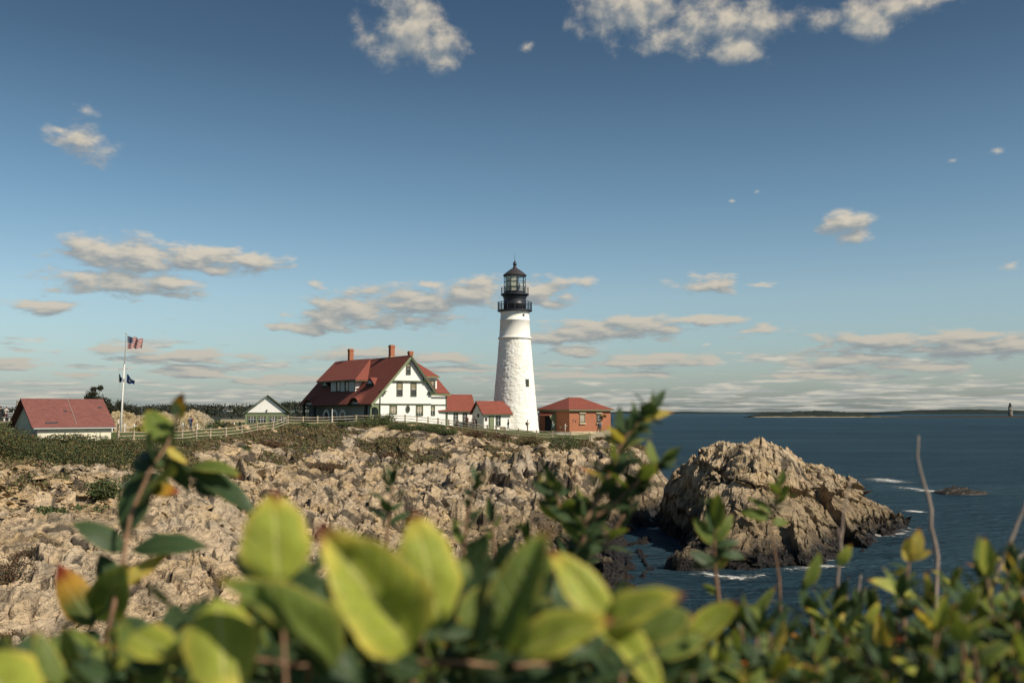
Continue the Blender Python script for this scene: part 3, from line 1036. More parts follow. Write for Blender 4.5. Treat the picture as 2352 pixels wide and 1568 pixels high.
SLABS = [stone_mesh(k, 1.0, 0.75, 0.26, M_SCREE) for k in range(8)]
BLOCKS = [stone_mesh(40 + k, 1.0, 0.7, 0.62, M_ROCK) for k in range(10)]
SR = random.Random(31)


def place_stones(n, picker, meshes, smin, smax, tilt, sink):
    xs, ys = [], []
    while len(xs) < n:
        px, d = picker()
        q = P(px, 1000, d)
        xs.append(q.x)
        ys.append(q.y)
    zs, _ = height(np.array(xs), np.array(ys))
    out = []
    for x, y, z in zip(xs, ys, zs):
        if z < 1.5:
            continue
        s_ = smin * (smax / smin) ** (SR.random() ** 1.6)
        out.append((x, y, z, s_))
    return [(Vector((x, y, z + s_ * (0.12 - sink))), s_, (SR.gauss(0, tilt), SR.gauss(0, tilt), SR.uniform(0, 6.28)), SR.choice(meshes)) for x, y, z, s_ in out]


st1 = place_stones(185, lambda: (SR.uniform(-60, 250), SR.uniform(57, 84)), SLABS, 0.5, 1.5, 0.3, 0.02)
st2 = place_stones(100, lambda: (SR.uniform(380, 1440), SR.uniform(70, 132)), BLOCKS, 0.7, 2.6, 0.3, 0.12)
for loc, s_, rot, me in st1 + st2:
    o = bpy.data.objects.new('stone', me)
    o.location = loc
    o.rotation_euler = rot
    o.scale = (s_, s_, s_)
    link(o, SHORE)
# the small ones, joined
small = place_stones(2200, lambda: (SR.uniform(-80, 260), SR.uniform(56, 86)), SLABS, 0.16, 0.5, 0.4, 0.0) + \
    place_stones(900, lambda: (SR.uniform(300, 1440), SR.uniform(60, 133)), BLOCKS, 0.25, 0.7, 0.4, 0.05)
from mathutils import Euler
V_, F_, off = [], [], 0
for loc, s_, rot, me in small:
    M = Matrix.Translation(loc) @ Euler(rot).to_matrix().to_4x4() @ Matrix.Scale(s_, 4)
    V_.extend(tuple(M @ v.co) for v in me.vertices)
    F_.extend(tuple(off + i for i in p.vertices) for p in me.polygons)
    off += len(me.vertices)
me = bpy.data.meshes.new('small_stones')
me.from_pydata(V_, [], F_)
me.materials.append(M_SCREE)
o = link(bpy.data.objects.new('small_stones', me), SHORE)
o['kind'] = 'stuff'
# ------------------------------------------------------------------ buildings


def Z1(X, Y): return ((700 + X / 5.2267) * .9408, (820 + Y / 5.2267) * .9408)
def Z2(X, Y): return ((1050 + X / 3.2667) * .9408, (600 + Y / 3.2667) * .9408)
def Z3(X, Y): return (X / 4.611 * .9408, (780 + Y / 4.611) * .9408)
def Z4(X, Y): return ((400 + X / 5.88) * .9408, (900 + Y / 5.88) * .9408)
def Z5(X, Y): return ((1500 + X / 2.352) * .9408, (950 + Y / 2.352) * .9408)


class Frame:
    """ground plan of a building: u runs along the front to the right, v goes back, z up"""
    def __init__(s, px, py, d, theta):
        s.o = P(px, py, d)
        s.th = math.radians(theta)
        s.U = Vector((math.cos(s.th), math.sin(s.th), 0))
        s.V = Vector((-math.sin(s.th), math.cos(s.th), 0))

    def w(s, u, v, z):
        q = s.o + s.U * u + s.V * v
        return Vector((q.x, q.y, z))

    def front(s, p, v=0.0):
        """(u, z) where the front plane shows picture point p"""
        r = ray(*p)
        C = Vector((0, 0, CAM_Z))
        q0 = s.o + s.V * v
        t = (q0 - C).dot(s.V) / r.dot(s.V)
        q = C + r * t
        return ((q - s.o).dot(s.U), q.z)

    def side(s, p, u=0.0):
        r = ray(*p)
        C = Vector((0, 0, CAM_Z))
        q0 = s.o + s.U * u
        t = (q0 - C).dot(s.U) / r.dot(s.U)
        q = C + r * t
        return ((q - s.o).dot(s.V), q.z)

    def on(s, p, a, b, c):
        """(u, v, z) where the plane through three (u, v, z) points shows picture point p"""
        A, B, C_ = (s.w(*k) for k in (a, b, c))
        n = (B - A).cross(C_ - A)
        r = ray(*p)
        C = Vector((0, 0, CAM_Z))
        t = (A - C).dot(n) / r.dot(n)
        q = C + r * t
        return ((q - s.o).dot(s.U), (q - s.o).dot(s.V), q.z)

    def box(s, mb, u0, u1, v0, v1, z0, z1, mi=0):
        return mb.hexa([s.w(u0, v0, z0), s.w(u1, v0, z0), s.w(u1, v1, z0), s.w(u0, v1, z0),
                        s.w(u0, v0, z1), s.w(u1, v0, z1), s.w(u1, v1, z1), s.w(u0, v1, z1)], mi)

    def slab(s, mb, pts, thick=0.14, mi=0):
        """a roof plane: (u, v, z) corners thickened downwards along its normal"""
        w = [s.w(*p) for p in pts]
        n = (w[1] - w[0]).cross(w[2] - w[0]).normalized()
        if n.z > 0:
            n = -n
        return mb.prism(w, n * thick, mi)


TH = 35
M_SHINGLE_W = course_mat('white_wood_shingles', (0.82, 0.79, 0.74), (0.76, 0.74, 0.70), 0.3, 0.15, math.radians(TH), (0.70, 0.68, 0.64), 0.008, 0.7, 0.2, 1, 0.08)
M_ROOF = course_mat('red_roof_shingles', (0.255, 0.074, 0.048), (0.19, 0.054, 0.038), 0.3, 0.13, math.radians(TH), (0.12, 0.03, 0.025), 0.012, 0.85, 0.5, 1, 0.3)
M_BRICK = course_mat('red_brick', (0.42, 0.135, 0.055), (0.34, 0.105, 0.05), 0.22, 0.075, math.radians(TH), (0.30, 0.2, 0.14), 0.012, 0.85, 0.4, 1, 0.3)
M_TRIM = mat('green_trim_paint', (0.085, 0.105, 0.060), 0.6, 0.2, 2.0)
M_TRIM_L = mat('light_green_paint', (0.19, 0.225, 0.125), 0.65, 0.15, 2.0)
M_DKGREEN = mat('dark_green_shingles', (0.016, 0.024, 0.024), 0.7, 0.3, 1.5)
M_WHITE = mat('white_paint', (0.80, 0.78, 0.73), 0.6, 0.08, 1.5)
M_GREYWHITE = mat('grey_shutter_paint', (0.42, 0.44, 0.44), 0.6, 0.1, 2)
M_BLACK = mat('black_iron_paint', (0.022, 0.025, 0.034), 0.45, 0.2, 3, spec=0.5)
M_BLINDS = mat('tan_window_blind', (0.30, 0.25, 0.16), 0.8, 0.35, 1.2)
M_DOORDARK = mat('dark_interior', (0.015, 0.017, 0.02), 0.8)
M_STONE = mat('pale_foundation_stone', (0.52, 0.42, 0.27), 0.85, 0.25, 1.5, 0.3, 8)
M_WOOD = mat('weathered_fence_wood', (0.44, 0.36, 0.25), 0.85, 0.4, 2.2, 0.3, 14)
M_CONC = mat('concrete', (0.36, 0.34, 0.29), 0.9, 0.25, 1.5)


def glass_mat():
    m = bpy.data.materials.new('window_glass')
    m.use_nodes = True
    b = m.node_tree.nodes['Principled BSDF']
    b.inputs['Base Color'].default_value = (0.03, 0.035, 0.04, 1)
    b.inputs['Roughness'].default_value = 0.08
    b.inputs['Specular IOR Level'].default_value = 0.6
    return m


M_GLASS = glass_mat()


def window(fr, root, u0, u1, z0, z1, v=0.0, plane='front', u=0.0, trim=0.13, mtrim=None, blind=0.0, mull=(1, 2), mpane=None, name='window', proud=0.07):
    """a framed window: trim, sash bars and panes standing on a wall plane"""
    mtrim = mtrim or M_TRIM
    mp = mpane or M_GLASS

    def bx(mb, a0, a1, b0, b1, d0, d1):
        if plane == 'front':
            fr.box(mb, a0, a1, v - d1, v - d0, b0, b1)
        else:
            fr.box(mb, u - d1, u - d0, a0, a1, b0, b1)
    f = MB()
    bx(f, u0 - trim, u0, z0 - trim, z1 + trim, 0.0, proud)
    bx(f, u1, u1 + trim, z0 - trim, z1 + trim, 0.0, proud)
    bx(f, u0, u1, z1, z1 + trim * 1.2, 0.0, proud + 0.02)
    bx(f, u0 - trim, u1 + trim, z0 - trim, z0 - 0.002, 0.0, proud + 0.05)
    w_ = f.build(name, mtrim, root)
    sash = MB()
    nx, nz = mull
    t = 0.035
    for k in range(1, nx):
        c = u0 + (u1 - u0) * k / nx
        bx(sash, c - t / 2, c + t / 2, z0, z1, 0.012, 0.035)
    for k in range(1, nz):
        c = z0 + (z1 - z0) * k / nz
        bx(sash, u0, u1, c - t / 2, c + t / 2, 0.012, 0.039)
    if len(sash.f):
        sash.build('sash', M_WHITE, w_)
    zb = z1 - (z1 - z0) * blind
    if blind > 0:
        bl = MB()
        bx(bl, u0, u1, zb, z1, -0.01, 0.010)
        bl.build('blind', M_BLINDS, w_)
    if blind < 1:
        pn = MB()
        bx(pn, u0, u1, z0, zb - 0.002 if blind else z1, -0.01, 0.008)
        pn.build('pane', mp, w_)
    return w_


def arch_pts(c, r, z0, z1, n=10):
    """outline of a round-headed opening: (a, z)"""
    pts = [(c - r, z0), (c - r, z1)]
    for k in range(1, n):
        a = math.pi - math.pi * k / n
        pts.append((c + r * math.cos(a), z1 + r * math.sin(a)))
    pts += [(c + r, z1), (c + r, z0)]
    return pts


# ---- keeper's house
def keepers_house():
    fr = Frame(*Z1(1085, 1100), 143, TH)
    zg = 8.6
    root = thing('keepers_house', fr.w(0, 0, zg), "large white keeper's house with red roof, green trim and three brick chimneys", 'house')
    f = lambda X, Y, v=0.0: fr.front(Z1(X, Y), v)
    uL, zE = f(1066, 862)              # low left corner of the gable
    uA, zA = f(1570, 245)              # apex
    uR, zR = f(1888, 716)              # right foot of the gable
    zS = f(1400, 862)[1]               # string course
    u_body = f(1195, 880)[0]           # left edge of the enclosed ground floor
    uW, _ = f(2040, 800, 0.9)          # right corner of the wing
    L = 0.5 * (fr.side(Z1(620, 305), uA)[0] + fr.side(Z1(170, 872), uL - 0.1)[0])     # length of the house
    print('house length', L, fr.side(Z1(620, 305), uA)[0], fr.side(Z1(170, 872), uL - 0.1)[0], uA - uL, zA)
    # walls of the body
    mb = MB()
    # gable wall as a solid, upper part
    over = 0.0
    g = [(uL + 0.25, zS), (uL + 0.32, zE + 0.02), (uA, zA - 0.32), (uR - 0.25, zR - 0.1), (f(1845, 0)[0], zR - 0.1), (f(1845, 0)[0], zS)]
    mb.prism([fr.w(a, 0, z) for a, z in g], fr.V * L)
    fr.box(mb, u_body, f(1845, 0)[0] - 0.003, 0.04, L - 0.05, zg - 1.2, zS - 0.002)
    mb.build('wall', M_SHINGLE_W, root)
    # right wing
    ww = MB()
    zWe = fr.front(Z1(1990, 738), 0.9)[1]
    fr.box(ww, f(1845, 0)[0] + 0.003, uW, 0.9, 12.0, zg - 1.5, zWe)
    ww.build('wing_wall', M_SHINGLE_W, root)
    # trim
    t = MB()
    fr.box(t, u_body - 0.1, f(1845, 0)[0], -0.09, 0.0, zS - 0.16, zS + 0.02)
    fr.box(t, f(1845, 0)[0], uW, 0.80, 0.9, zS - 0.22, zS - 0.06)
    zP0, zP1 = f(1400, 582)[1], f(1400, 566)[1]
    uP0, uP1 = f(1350, 570)[0], f(1742, 570)[0]
    fr.box(t, uP0 - 0.25, uP1 + 0.2, -0.28, 0.0, zP0, zP1)
    t.build('string_course', M_TRIM, root)
    # rake boards
    for (a, b_) in (((uL - 0.15, zE - 0.12), (uA, zA - 0.05)), ((uA, zA - 0.05), (uR + 0.12, zR - 0.15))):
        rk = MB()
        d = Vector((b_[0] - a[0], b_[1] - a[1], 0)).normalized()
        nrm = (d.y, -d.x)
        if nrm[1] > 0:
            nrm = (-nrm[0], -nrm[1])
        q = [fr.w(a[0], -0.55, a[1]), fr.w(b_[0], -0.55, b_[1]), fr.w(b_[0] + nrm[0] * 0.32, -0.55, b_[1] + nrm[1] * 0.32 - 0.02), fr.w(a[0] + nrm[0] * 0.32, -0.55, a[1] + nrm[1] * 0.32)]
        rk.prism(q, fr.V * 0.12)
        rk.build('rake_board', M_TRIM_L if a[0] < uA - 1 else M_TRIM, root)
    # brackets under the gable ends
    for X0, X1, Y0, Y1 in ((1185, 1262, 697, 742), (1800, 1872, 705, 752), (1330, 1362, 540, 570), (1735, 1768, 545, 600)):
        k = MB()
        a0, z1_ = f(X0, Y0)
        a1, z0_ = f(X1, Y1)
        fr.box(k, a0, a1, -0.52, -0.004, z1_ - 0.14, z1_)
        fr.box(k, a0 + (a1 - a0) * 0.2, a1 - (a1 - a0) * 0.2, -0.40, -0.006, z0_, z1_ - 0.142)
        k.build('bracket', M_TRIM, root)
    # windows of the gable wall
    def win(X0, X1, Y0, Y1, v=0.0, **kw):
        a0, z1_ = f(X0, Y0, v)
        a1, z0_ = f(X1, Y1, v)
        return window(fr, root, a0 + 0.13, a1 - 0.13, z0_ + 0.12, z1_ - 0.15, v=v, **kw)
    win(1522, 1580, 340, 492, mull=(1, 2), blind=0.3)
    win(1402, 1478, 588, 765, mull=(1, 2), blind=0.55)
    win(1580, 1655, 592, 768, mull=(1, 2), blind=0.5)
    win(1312, 1406, 878, 995, mull=(3, 2), blind=1.0, v=0.04)
    win(1648, 1738, 880, 1015, mull=(3, 2), blind=0.8, v=0.04)
    win(1832, 1890, 884, 1012, v=0.9, mull=(2, 2), blind=0.5)
    # oval window
    cu, cz = f(1545, 932)
    ov = MB()
    n = 24
    r0, r1 = (0.36, 0.55), (0.20, 0.38)
    for k in range(n):
        a, b_ = 2 * math.pi * k / n, 2 * math.pi * (k + 1) / n
        q = lambda r, t_, vv: fr.w(cu + r[0] * math.cos(t_), vv, cz + r[1] * math.sin(t_))
        ov.hexa([q(r0, a, -0.05), q(r0, b_, -0.05), q(r1, b_, -0.05), q(r1, a, -0.05), q(r0, a, 0.036), q(r0, b_, 0.036), q(r1, b_, 0.036), q(r1, a, 0.036)])
    wo = ov.build('oval_window', M_TRIM, root)
    pn = MB()
    pn.prism([fr.w(cu + r1[0] * math.cos(2 * math.pi * k / n), 0.0, cz + r1[1] * math.sin(2 * math.pi * k / n)) for k in range(n)], fr.V * 0.03)
    pn.build('pane', M_GLASS, wo)
    # green downpipe and corner board
    dp = MB()
    ud = f(1197, 0)[0]
    fr.box(dp, ud - 0.06, ud + 0.06, -0.12, -0.003, zg - 1, f(1197, 745)[1])
    dp.build('downpipe', M_TRIM, root)
    cb = MB()
    fr.box(cb, uW - 0.18, uW + 0.03, 0.87, 1.1, zg - 1.4, zWe - 0.002)
    cb.build('corner_board', M_TRIM, root)
    # porch end: light green wall with an arch
    pe = MB()
    a0, a1 = uL + 0.25, u_body - 0.004
    z0_, z1_ = zg - 1.2, zS - 0.17
    ca, ra = f(1130, 0)[0], abs(f(1180, 0)[0] - f(1080, 0)[0]) / 2
    za = f(1130, 960)[1]
    ap = arch_pts(ca, ra, z0_, za)
    outer = [(a0, z0_)] + [(a0, z1_), (a1, z1_), (a1, z0_)]
    top = [(p_[0], p_[1]) for p_ in ap[1:-1]]
    # wall cut into strips round the arch
    def strip(p0, p1):
        pe.prism([fr.w(p0[0], 0.05, p0[1]), fr.w(p1[0], 0.05, p1[1]), fr.w(p1[0], 0.05, z1_), fr.w(p0[0], 0.05, z1_)], fr.V * 0.2)
    for i in range(len(top) - 1):
        strip(top[i], top[i + 1])
    fr.box(pe, a0, ca - ra - 0.001, 0.05, 0.25, z0_, z1_)
    fr.box(pe, ca + ra + 0.001, a1, 0.05, 0.25, z0_, z1_)
    pe.build('porch_end_wall', M_TRIM_L, root)
    # ---- long side: roof plane from ridge to eave
    # the eave runs on u = ue; its height from the near corner
    ue = uL
    ridge_a, ridge_b = (uA, -0.5, zA), (uA, L + 0.3, zA - 0.05)
    eave_a, eave_b = (ue - 0.1, -0.5, zE - 0.02), (ue - 0.1, L + 0.3, zE - 0.02)
    rp = (ridge_a, ridge_b, eave_a)
    roof = MB()
    flare = 1.6                                    # the foot of the roof flares out in eyebrow waves over the porch
    slope = (zA - zE) / (uA - ue)
    NV, NU = 60, 16
    eyes = [fr.on(Z1(290, 850), *rp)[1], fr.on(Z1(870, 845), *rp)[1]]

    def eave_z(v):
        z = 0
        for e in eyes:
            z = max(z, 0.95 * math.exp(-((v - e) / 1.45) ** 4))
        return z
    b0 = len(roof.v)
    for lay in (0, 1):
        for i in range(NV + 1):
            v = -0.5 + (L + 0.8) * i / NV
            for j in range(NU + 1):
                k = j / NU
                u = (ue - 0.1) + (uA - ue + 0.1) * k
                z = zE - 0.02 + (zA - zE) * k
                lift = max(0, 1 - k * 4.2) ** 1.3
                z += lift * (0.0 + eave_z(v)) + max(0, 0.0)
                roof.v.append(tuple(fr.w(u, v, z - 0.16 * lay)))
    NN = (NV + 1) * (NU + 1)
    for lay in (0, 1):
        for i in range(NV):
            for j in range(NU):
                a = b0 + lay * NN + i * (NU + 1) + j
                q = (a, a + 1, a + NU + 2, a + NU + 1)
                roof.f.append(q if lay == 0 else tuple(reversed(q)))
                roof.mi.append(0)
    for i in range(NV):
        a = b0 + i * (NU + 1)
        roof.f.append((a, a + NU + 1, a + NU + 1 + NN, a + NN))
        roof.mi.append(0)
    for j in range(NU):
        for base in (b0, b0 + NV * (NU + 1)):
            a = base + j
            roof.f.append((a, a + 1, a + 1 + NN, a + NN))
            roof.mi.append(0)
    fr.slab(roof, [(uA, -0.5, zA), (uA, L + 0.3, zA), (uR + 0.2, L + 0.3, zR), (uR + 0.2, -0.5, zR)], 0.16)
    ro = roof.build('roof', M_ROOF, root)
    # dark fascia under the wavy eave
    # ---- wing roof, hipped, with its dormer
    wr = MB()
    e0 = fr.front(Z1(1870, 738), 0.45)
    e1 = fr.front(Z1(2086, 735), 0.45)
    hp = fr.on(Z1(1915, 530), (e0[0], 0.45, e0[1]), (e1[0], 0.45, e1[1]), (e0[0], 4.3, e0[1] + 4.6))
    fr.slab(wr, [(uR - 2.2, 0.62, e0[1] + 0.2), (e1[0], 0.45, e1[1]), hp, (uR - 2.2, hp[1], hp[2])], 0.14)
    wr.prism([fr.w(e1[0], 0.45, e1[1] - 0.01), fr.w(*hp), fr.w(hp[0], 11.5, hp[2]), fr.w(e1[0], 12.5, e1[1])], Vector((0, 0, -0.14)))
    wr.build('wing_roof', M_ROOF, root)
    gt = MB()
    fr.box(gt, e0[0] - 0.2, e1[0], 0.34, 0.46, e1[1] - 0.28, e1[1] - 0.06)
    gt.build('eave_board', M_TRIM_L, root)
    dm = MB()
    d0 = fr.front(Z1(1770, 520), 1.1)
    d1 = fr.front(Z1(1915, 695), 1.1)
    fr.box(dm, d0[0] - 0.8, d1[0], 1.1, 7.0, d1[1], d0[1])
    dw = dm.build('dormer_wall', M_WHITE, root)
    a0, z1_ = fr.front(Z1(1826, 566), 1.1)
    a1, z0_ = fr.front(Z1(1894, 680), 1.1)
    window(fr, root, a0 + 0.13, a1 - 0.13, z0_ + 0.12, z1_ - 0.12, v=1.1, mull=(2, 2), blind=0.35)
    dr = MB()
    k0 = fr.front(Z1(1752, 512), 0.7)
    k1 = fr.front(Z1(1951, 517), 0.7)
    tp = fr.front(Z1(1640, 330), 3.6)
    fr.slab(dr, [(k0[0] - 1.0, 0.7, k1[1]), (k1[0], 0.7, k1[1]), (tp[0] + 0.15, 3.6, tp[1]), (tp[0] - 1.6, 3.6, tp[1])], 0.12)
    dr.prism([fr.w(k1[0], 0.7, k1[1] - 0.01), fr.w(tp[0] + 0.15, 3.6, tp[1]), fr.w(tp[0], 8.0, tp[1]), fr.w(k1[0], 9.0, k1[1])], Vector((0, 0, -0.12)))
    dr.build('dormer_roof', M_ROOF, root)
    db = MB()
    fr.box(db, k0[0] - 0.2, k1[0], 0.62, 0.71, k1[1] - 0.24, k1[1] - 0.03)
    db.build('eave_board', M_TRIM_L, root)
    # ---- long side dormer: wall, shutters, windows, roof with a bright cheek
    A = fr.on(Z1(872, 708), *rp)
    Bp = fr.on(Z1(565, 716), *rp)
    ud_, v0, v1 = A[0], A[1], Bp[1]
    zt0 = fr.side(Z1(876, 556), ud_)[1]
    zt1 = fr.side(Z1(525, 572), ud_)[1]
    zt = zt0
    dmb = MB()
    back_u = ue + (zt - zE) / slope
    dmb.prism([fr.w(ud_, v0, A[2] - 0.5), fr.w(ud_, v0, zt), fr.w(back_u + 0.4, v0, zt)], fr.V * (v1 - v0))
    dmb.build('dormer_wall', M_DKGREEN, root)
    ch = MB()
    ch.prism([fr.w(ud_, v0 - 0.05, A[2] - 0.1), fr.w(ud_, v0 - 0.05, zt - 0.02), fr.w(back_u + 0.1, v0 - 0.05, zt - 0.02)], fr.V * 0.045)
    ch.build('dormer_cheek', M_WHITE, root)
    for X0, X1 in ((568, 634), (690, 742), (798, 868)):
        va, za_ = fr.side(Z1(X1, 580), ud_)
        vb, zb_ = fr.side(Z1(X0, 712), ud_)
        sh = MB()
        fr.box(sh, ud_ - 0.07, ud_ - 0.003, va, vb, zb_ + 0.05, za_)
        sh.build('shutter', M_GREYWHITE, root)
    for X0, X1 in ((640, 684), (748, 792)):
        va, za_ = fr.side(Z1(X1, 590), ud_)
        vb, zb_ = fr.side(Z1(X0, 700), ud_)
        window(fr, root, va + 0.05, vb - 0.05, zb_, za_, plane='side', u=ud_, trim=0.06, mull=(1, 2))
    drf = MB()
    eu = ud_ - 0.6
    vA_, zA_ = fr.side(Z1(876, 552), eu)
    vB_, zB_ = fr.side(Z1(392, 574), eu)
    vR0 = fr.side(Z1(915, 268), uA)[0]
    vR1 = fr.side(Z1(1072, 284), uA)[0]
    vR2 = fr.side(Z1(620, 303), uA)[0]
    zr = zA + 0.12
    rt = fr.on(Z1(1034, 552), *rp)
    fr.slab(drf, [(eu, vA_, zA_), (eu, vB_ + 0.6, zA_), (uA, L + 0.35, zr), (uA, vR0, zr)], 0.14)
    drf.prism([fr.w(eu, vA_, zA_ + 0.01), fr.w(uA, vR0, zr + 0.005), fr.w(uA, vR1, zr - 0.05), fr.w(back_u + 0.25, rt[1], zA_ + 0.03)], Vector((0, 0, -0.16)))
    drf.build('dormer_roof', M_ROOF, root)
    ev = MB()
    fr.box(ev, eu - 0.05, eu + 0.08, vA_, vB_, zA_ - 0.22, zA_ - 0.06)
    fr.box(ev, eu, back_u, vA_ - 0.06, vA_ + 0.05, zA_ - 0.26, zA_ - 0.15)
    ev.build('eave_board', M_TRIM, root)
    # little three-cornered roof vents
    for (Xa, Xb, Xc, Yt, Yb) in ((440, 556, 500, 558, 652), (1012, 1130, 1072, 533, 628)):
        base = fr.on(Z1((Xa + Xb) / 2, Yb), *rp)
        uu = base[0] - 0.05
        va = fr.side(Z1(Xb, Yb), uu)[0]
        vb = fr.side(Z1(Xa, Yb), uu)[0]
        vc, zc = fr.side(Z1(Xc, Yt), uu)
        zb = base[2] - 0.05
        run = (zc - zb) / slope
        vc = (va + vb) / 2
        rv = MB()
        rv.face([fr.w(uu - 0.12, va - 0.1, zb), fr.w(uu - 0.12, vc, zc + 0.05), fr.w(uu + run + 0.1, vc, zc + 0.05)])
        rv.face([fr.w(uu - 0.12, vb + 0.1, zb), fr.w(uu - 0.12, vc, zc + 0.05), fr.w(uu + run + 0.1, vc, zc + 0.05)])
        rv.face([fr.w(uu - 0.12, va - 0.1, zb), fr.w(uu - 0.12, vb + 0.1, zb), fr.w(uu + run + 0.1, vc, zc + 0.05)])
        v_ob = rv.build('roof_vent', M_ROOF, root)
        lv = MB()
        for q0, q1, oo in ((1.0, 0.62, 0.16), (0.5, 0.0, 0.19)):
            tri = lambda s_: [fr.w(uu - oo, vc + (va - vc) * s_, zb + (zc - zb) * (1 - s_) * 0.5 + 0.03), fr.w(uu - oo, vc + (vb - vc) * s_, zb + (zc - zb) * (1 - s_) * 0.5 + 0.03), fr.w(uu - oo, vc, zb + (zc - zb) * (0.5 + 0.45 * s_))]
            lv.prism(tri(q0), fr.U * 0.05, 0 if q0 > 0.9 else 1)
        lv.build('louvre', [M_DKGREEN, M_GREYWHITE], v_ob)
    # ---- porch under the eave
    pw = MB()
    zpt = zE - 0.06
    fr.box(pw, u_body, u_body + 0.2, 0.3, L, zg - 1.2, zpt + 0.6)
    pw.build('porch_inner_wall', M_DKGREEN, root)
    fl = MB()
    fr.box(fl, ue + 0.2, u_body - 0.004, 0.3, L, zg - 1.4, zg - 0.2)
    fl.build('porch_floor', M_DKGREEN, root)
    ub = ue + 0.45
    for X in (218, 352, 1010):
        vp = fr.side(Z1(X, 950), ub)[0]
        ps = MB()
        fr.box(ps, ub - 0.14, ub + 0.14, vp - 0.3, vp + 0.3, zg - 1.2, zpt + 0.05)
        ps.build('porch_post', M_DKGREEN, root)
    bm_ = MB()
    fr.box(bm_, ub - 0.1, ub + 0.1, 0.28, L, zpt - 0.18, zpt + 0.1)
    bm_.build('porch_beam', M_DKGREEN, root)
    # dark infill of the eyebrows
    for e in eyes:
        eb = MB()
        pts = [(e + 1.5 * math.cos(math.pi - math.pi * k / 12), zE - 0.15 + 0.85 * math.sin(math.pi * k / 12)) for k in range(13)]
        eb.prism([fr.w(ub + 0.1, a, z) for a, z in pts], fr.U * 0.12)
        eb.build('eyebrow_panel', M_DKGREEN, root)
    # arch of the far porch bay
    vc0 = fr.side(Z1(282, 950), ub)[0]
    # three round-headed windows with white frames
    for X0, X1, Yt in ((470, 551, 935), (578, 658, 935), (680, 760, 937)):
        ui = u_body
        va = fr.side(Z1(X1, 1000), ui)[0]
        vb = fr.side(Z1(X0, 1000), ui)[0]
        ztop = fr.side(Z1((X0 + X1) / 2, Yt), ui)[1]
        c, r = (va + vb) / 2, (vb - va) / 2
        zo = ztop - r
        z0b = fr.side(Z1((X0 + X1) / 2, 1085), ui)[1]
        po, pi_ = arch_pts(c, r, z0b, zo, 12), arch_pts(c, r * 0.68, z0b, zo, 12)
        wf_ = MB()
        for k in range(len(po) - 1):
            q = [fr.w(ui - 0.12, *po[k]), fr.w(ui - 0.12, *po[k + 1]), fr.w(ui - 0.12, *pi_[k + 1]), fr.w(ui - 0.12, *pi_[k])]
            wf_.prism(q, fr.U * 0.118)
        wo = wf_.build('arched_window', M_WHITE, root)
        pn = MB()
        pn.prism([fr.w(ui - 0.05, a, z) for a, z in pi_], fr.U * 0.045)
        pn.build('pane', M_GLASS, wo)
    va = fr.side(Z1(970, 1000), u_body)[0]
    vb = fr.side(Z1(905, 1000), u_body)[0]
    window(fr, root, va, vb, zg + 0.2, zg + 2.0, plane='side', u=u_body, mtrim=M_GREYWHITE, mull=(1, 2))
    # chimneys
    for (X0, X1, Y0, Y1, uu) in ((782, 860, 165, 330, uA + 0.6), (1303, 1386, 115, 285, uA + 0.6), (1546, 1620, 193, 290, uA + 2.6)):
        vq, zt_ = fr.side(Z1((X0 + X1) / 2 - 4, Y0), uu)
        wd = (X1 - X0) / 5.2267 * .9408 * (143 + vq * 0.8) / F / 1.39
        c = MB()
        fr.box(c, uu - wd / 2, uu + wd / 2, vq - wd / 2, vq + wd / 2, zA - 2.6, zt_ - 0.35)
        fr.box(c, uu - wd / 2 - 0.06, uu + wd / 2 + 0.06, vq - wd / 2 - 0.06, vq + wd / 2 + 0.06, zt_ - 0.349, zt_ - 0.12)
        fr.box(c, uu - wd / 2 + 0.02, uu + wd / 2 - 0.02, vq - wd / 2 + 0.02, vq + wd / 2 - 0.02, zt_ - 0.119, zt_)
        c.build('chimney', M_BRICK, root)
        fl_ = MB()
        fr.box(fl_, uu - wd / 2 - 0.05, uu + wd / 2 + 0.05, vq - wd / 2 - 0.05, vq + wd / 2 + 0.05, zA - 0.35, zA + 0.12)
        fl_.build('chimney_flashing', M_STONE, root)
    return fr, root


KH, _ = keepers_house()


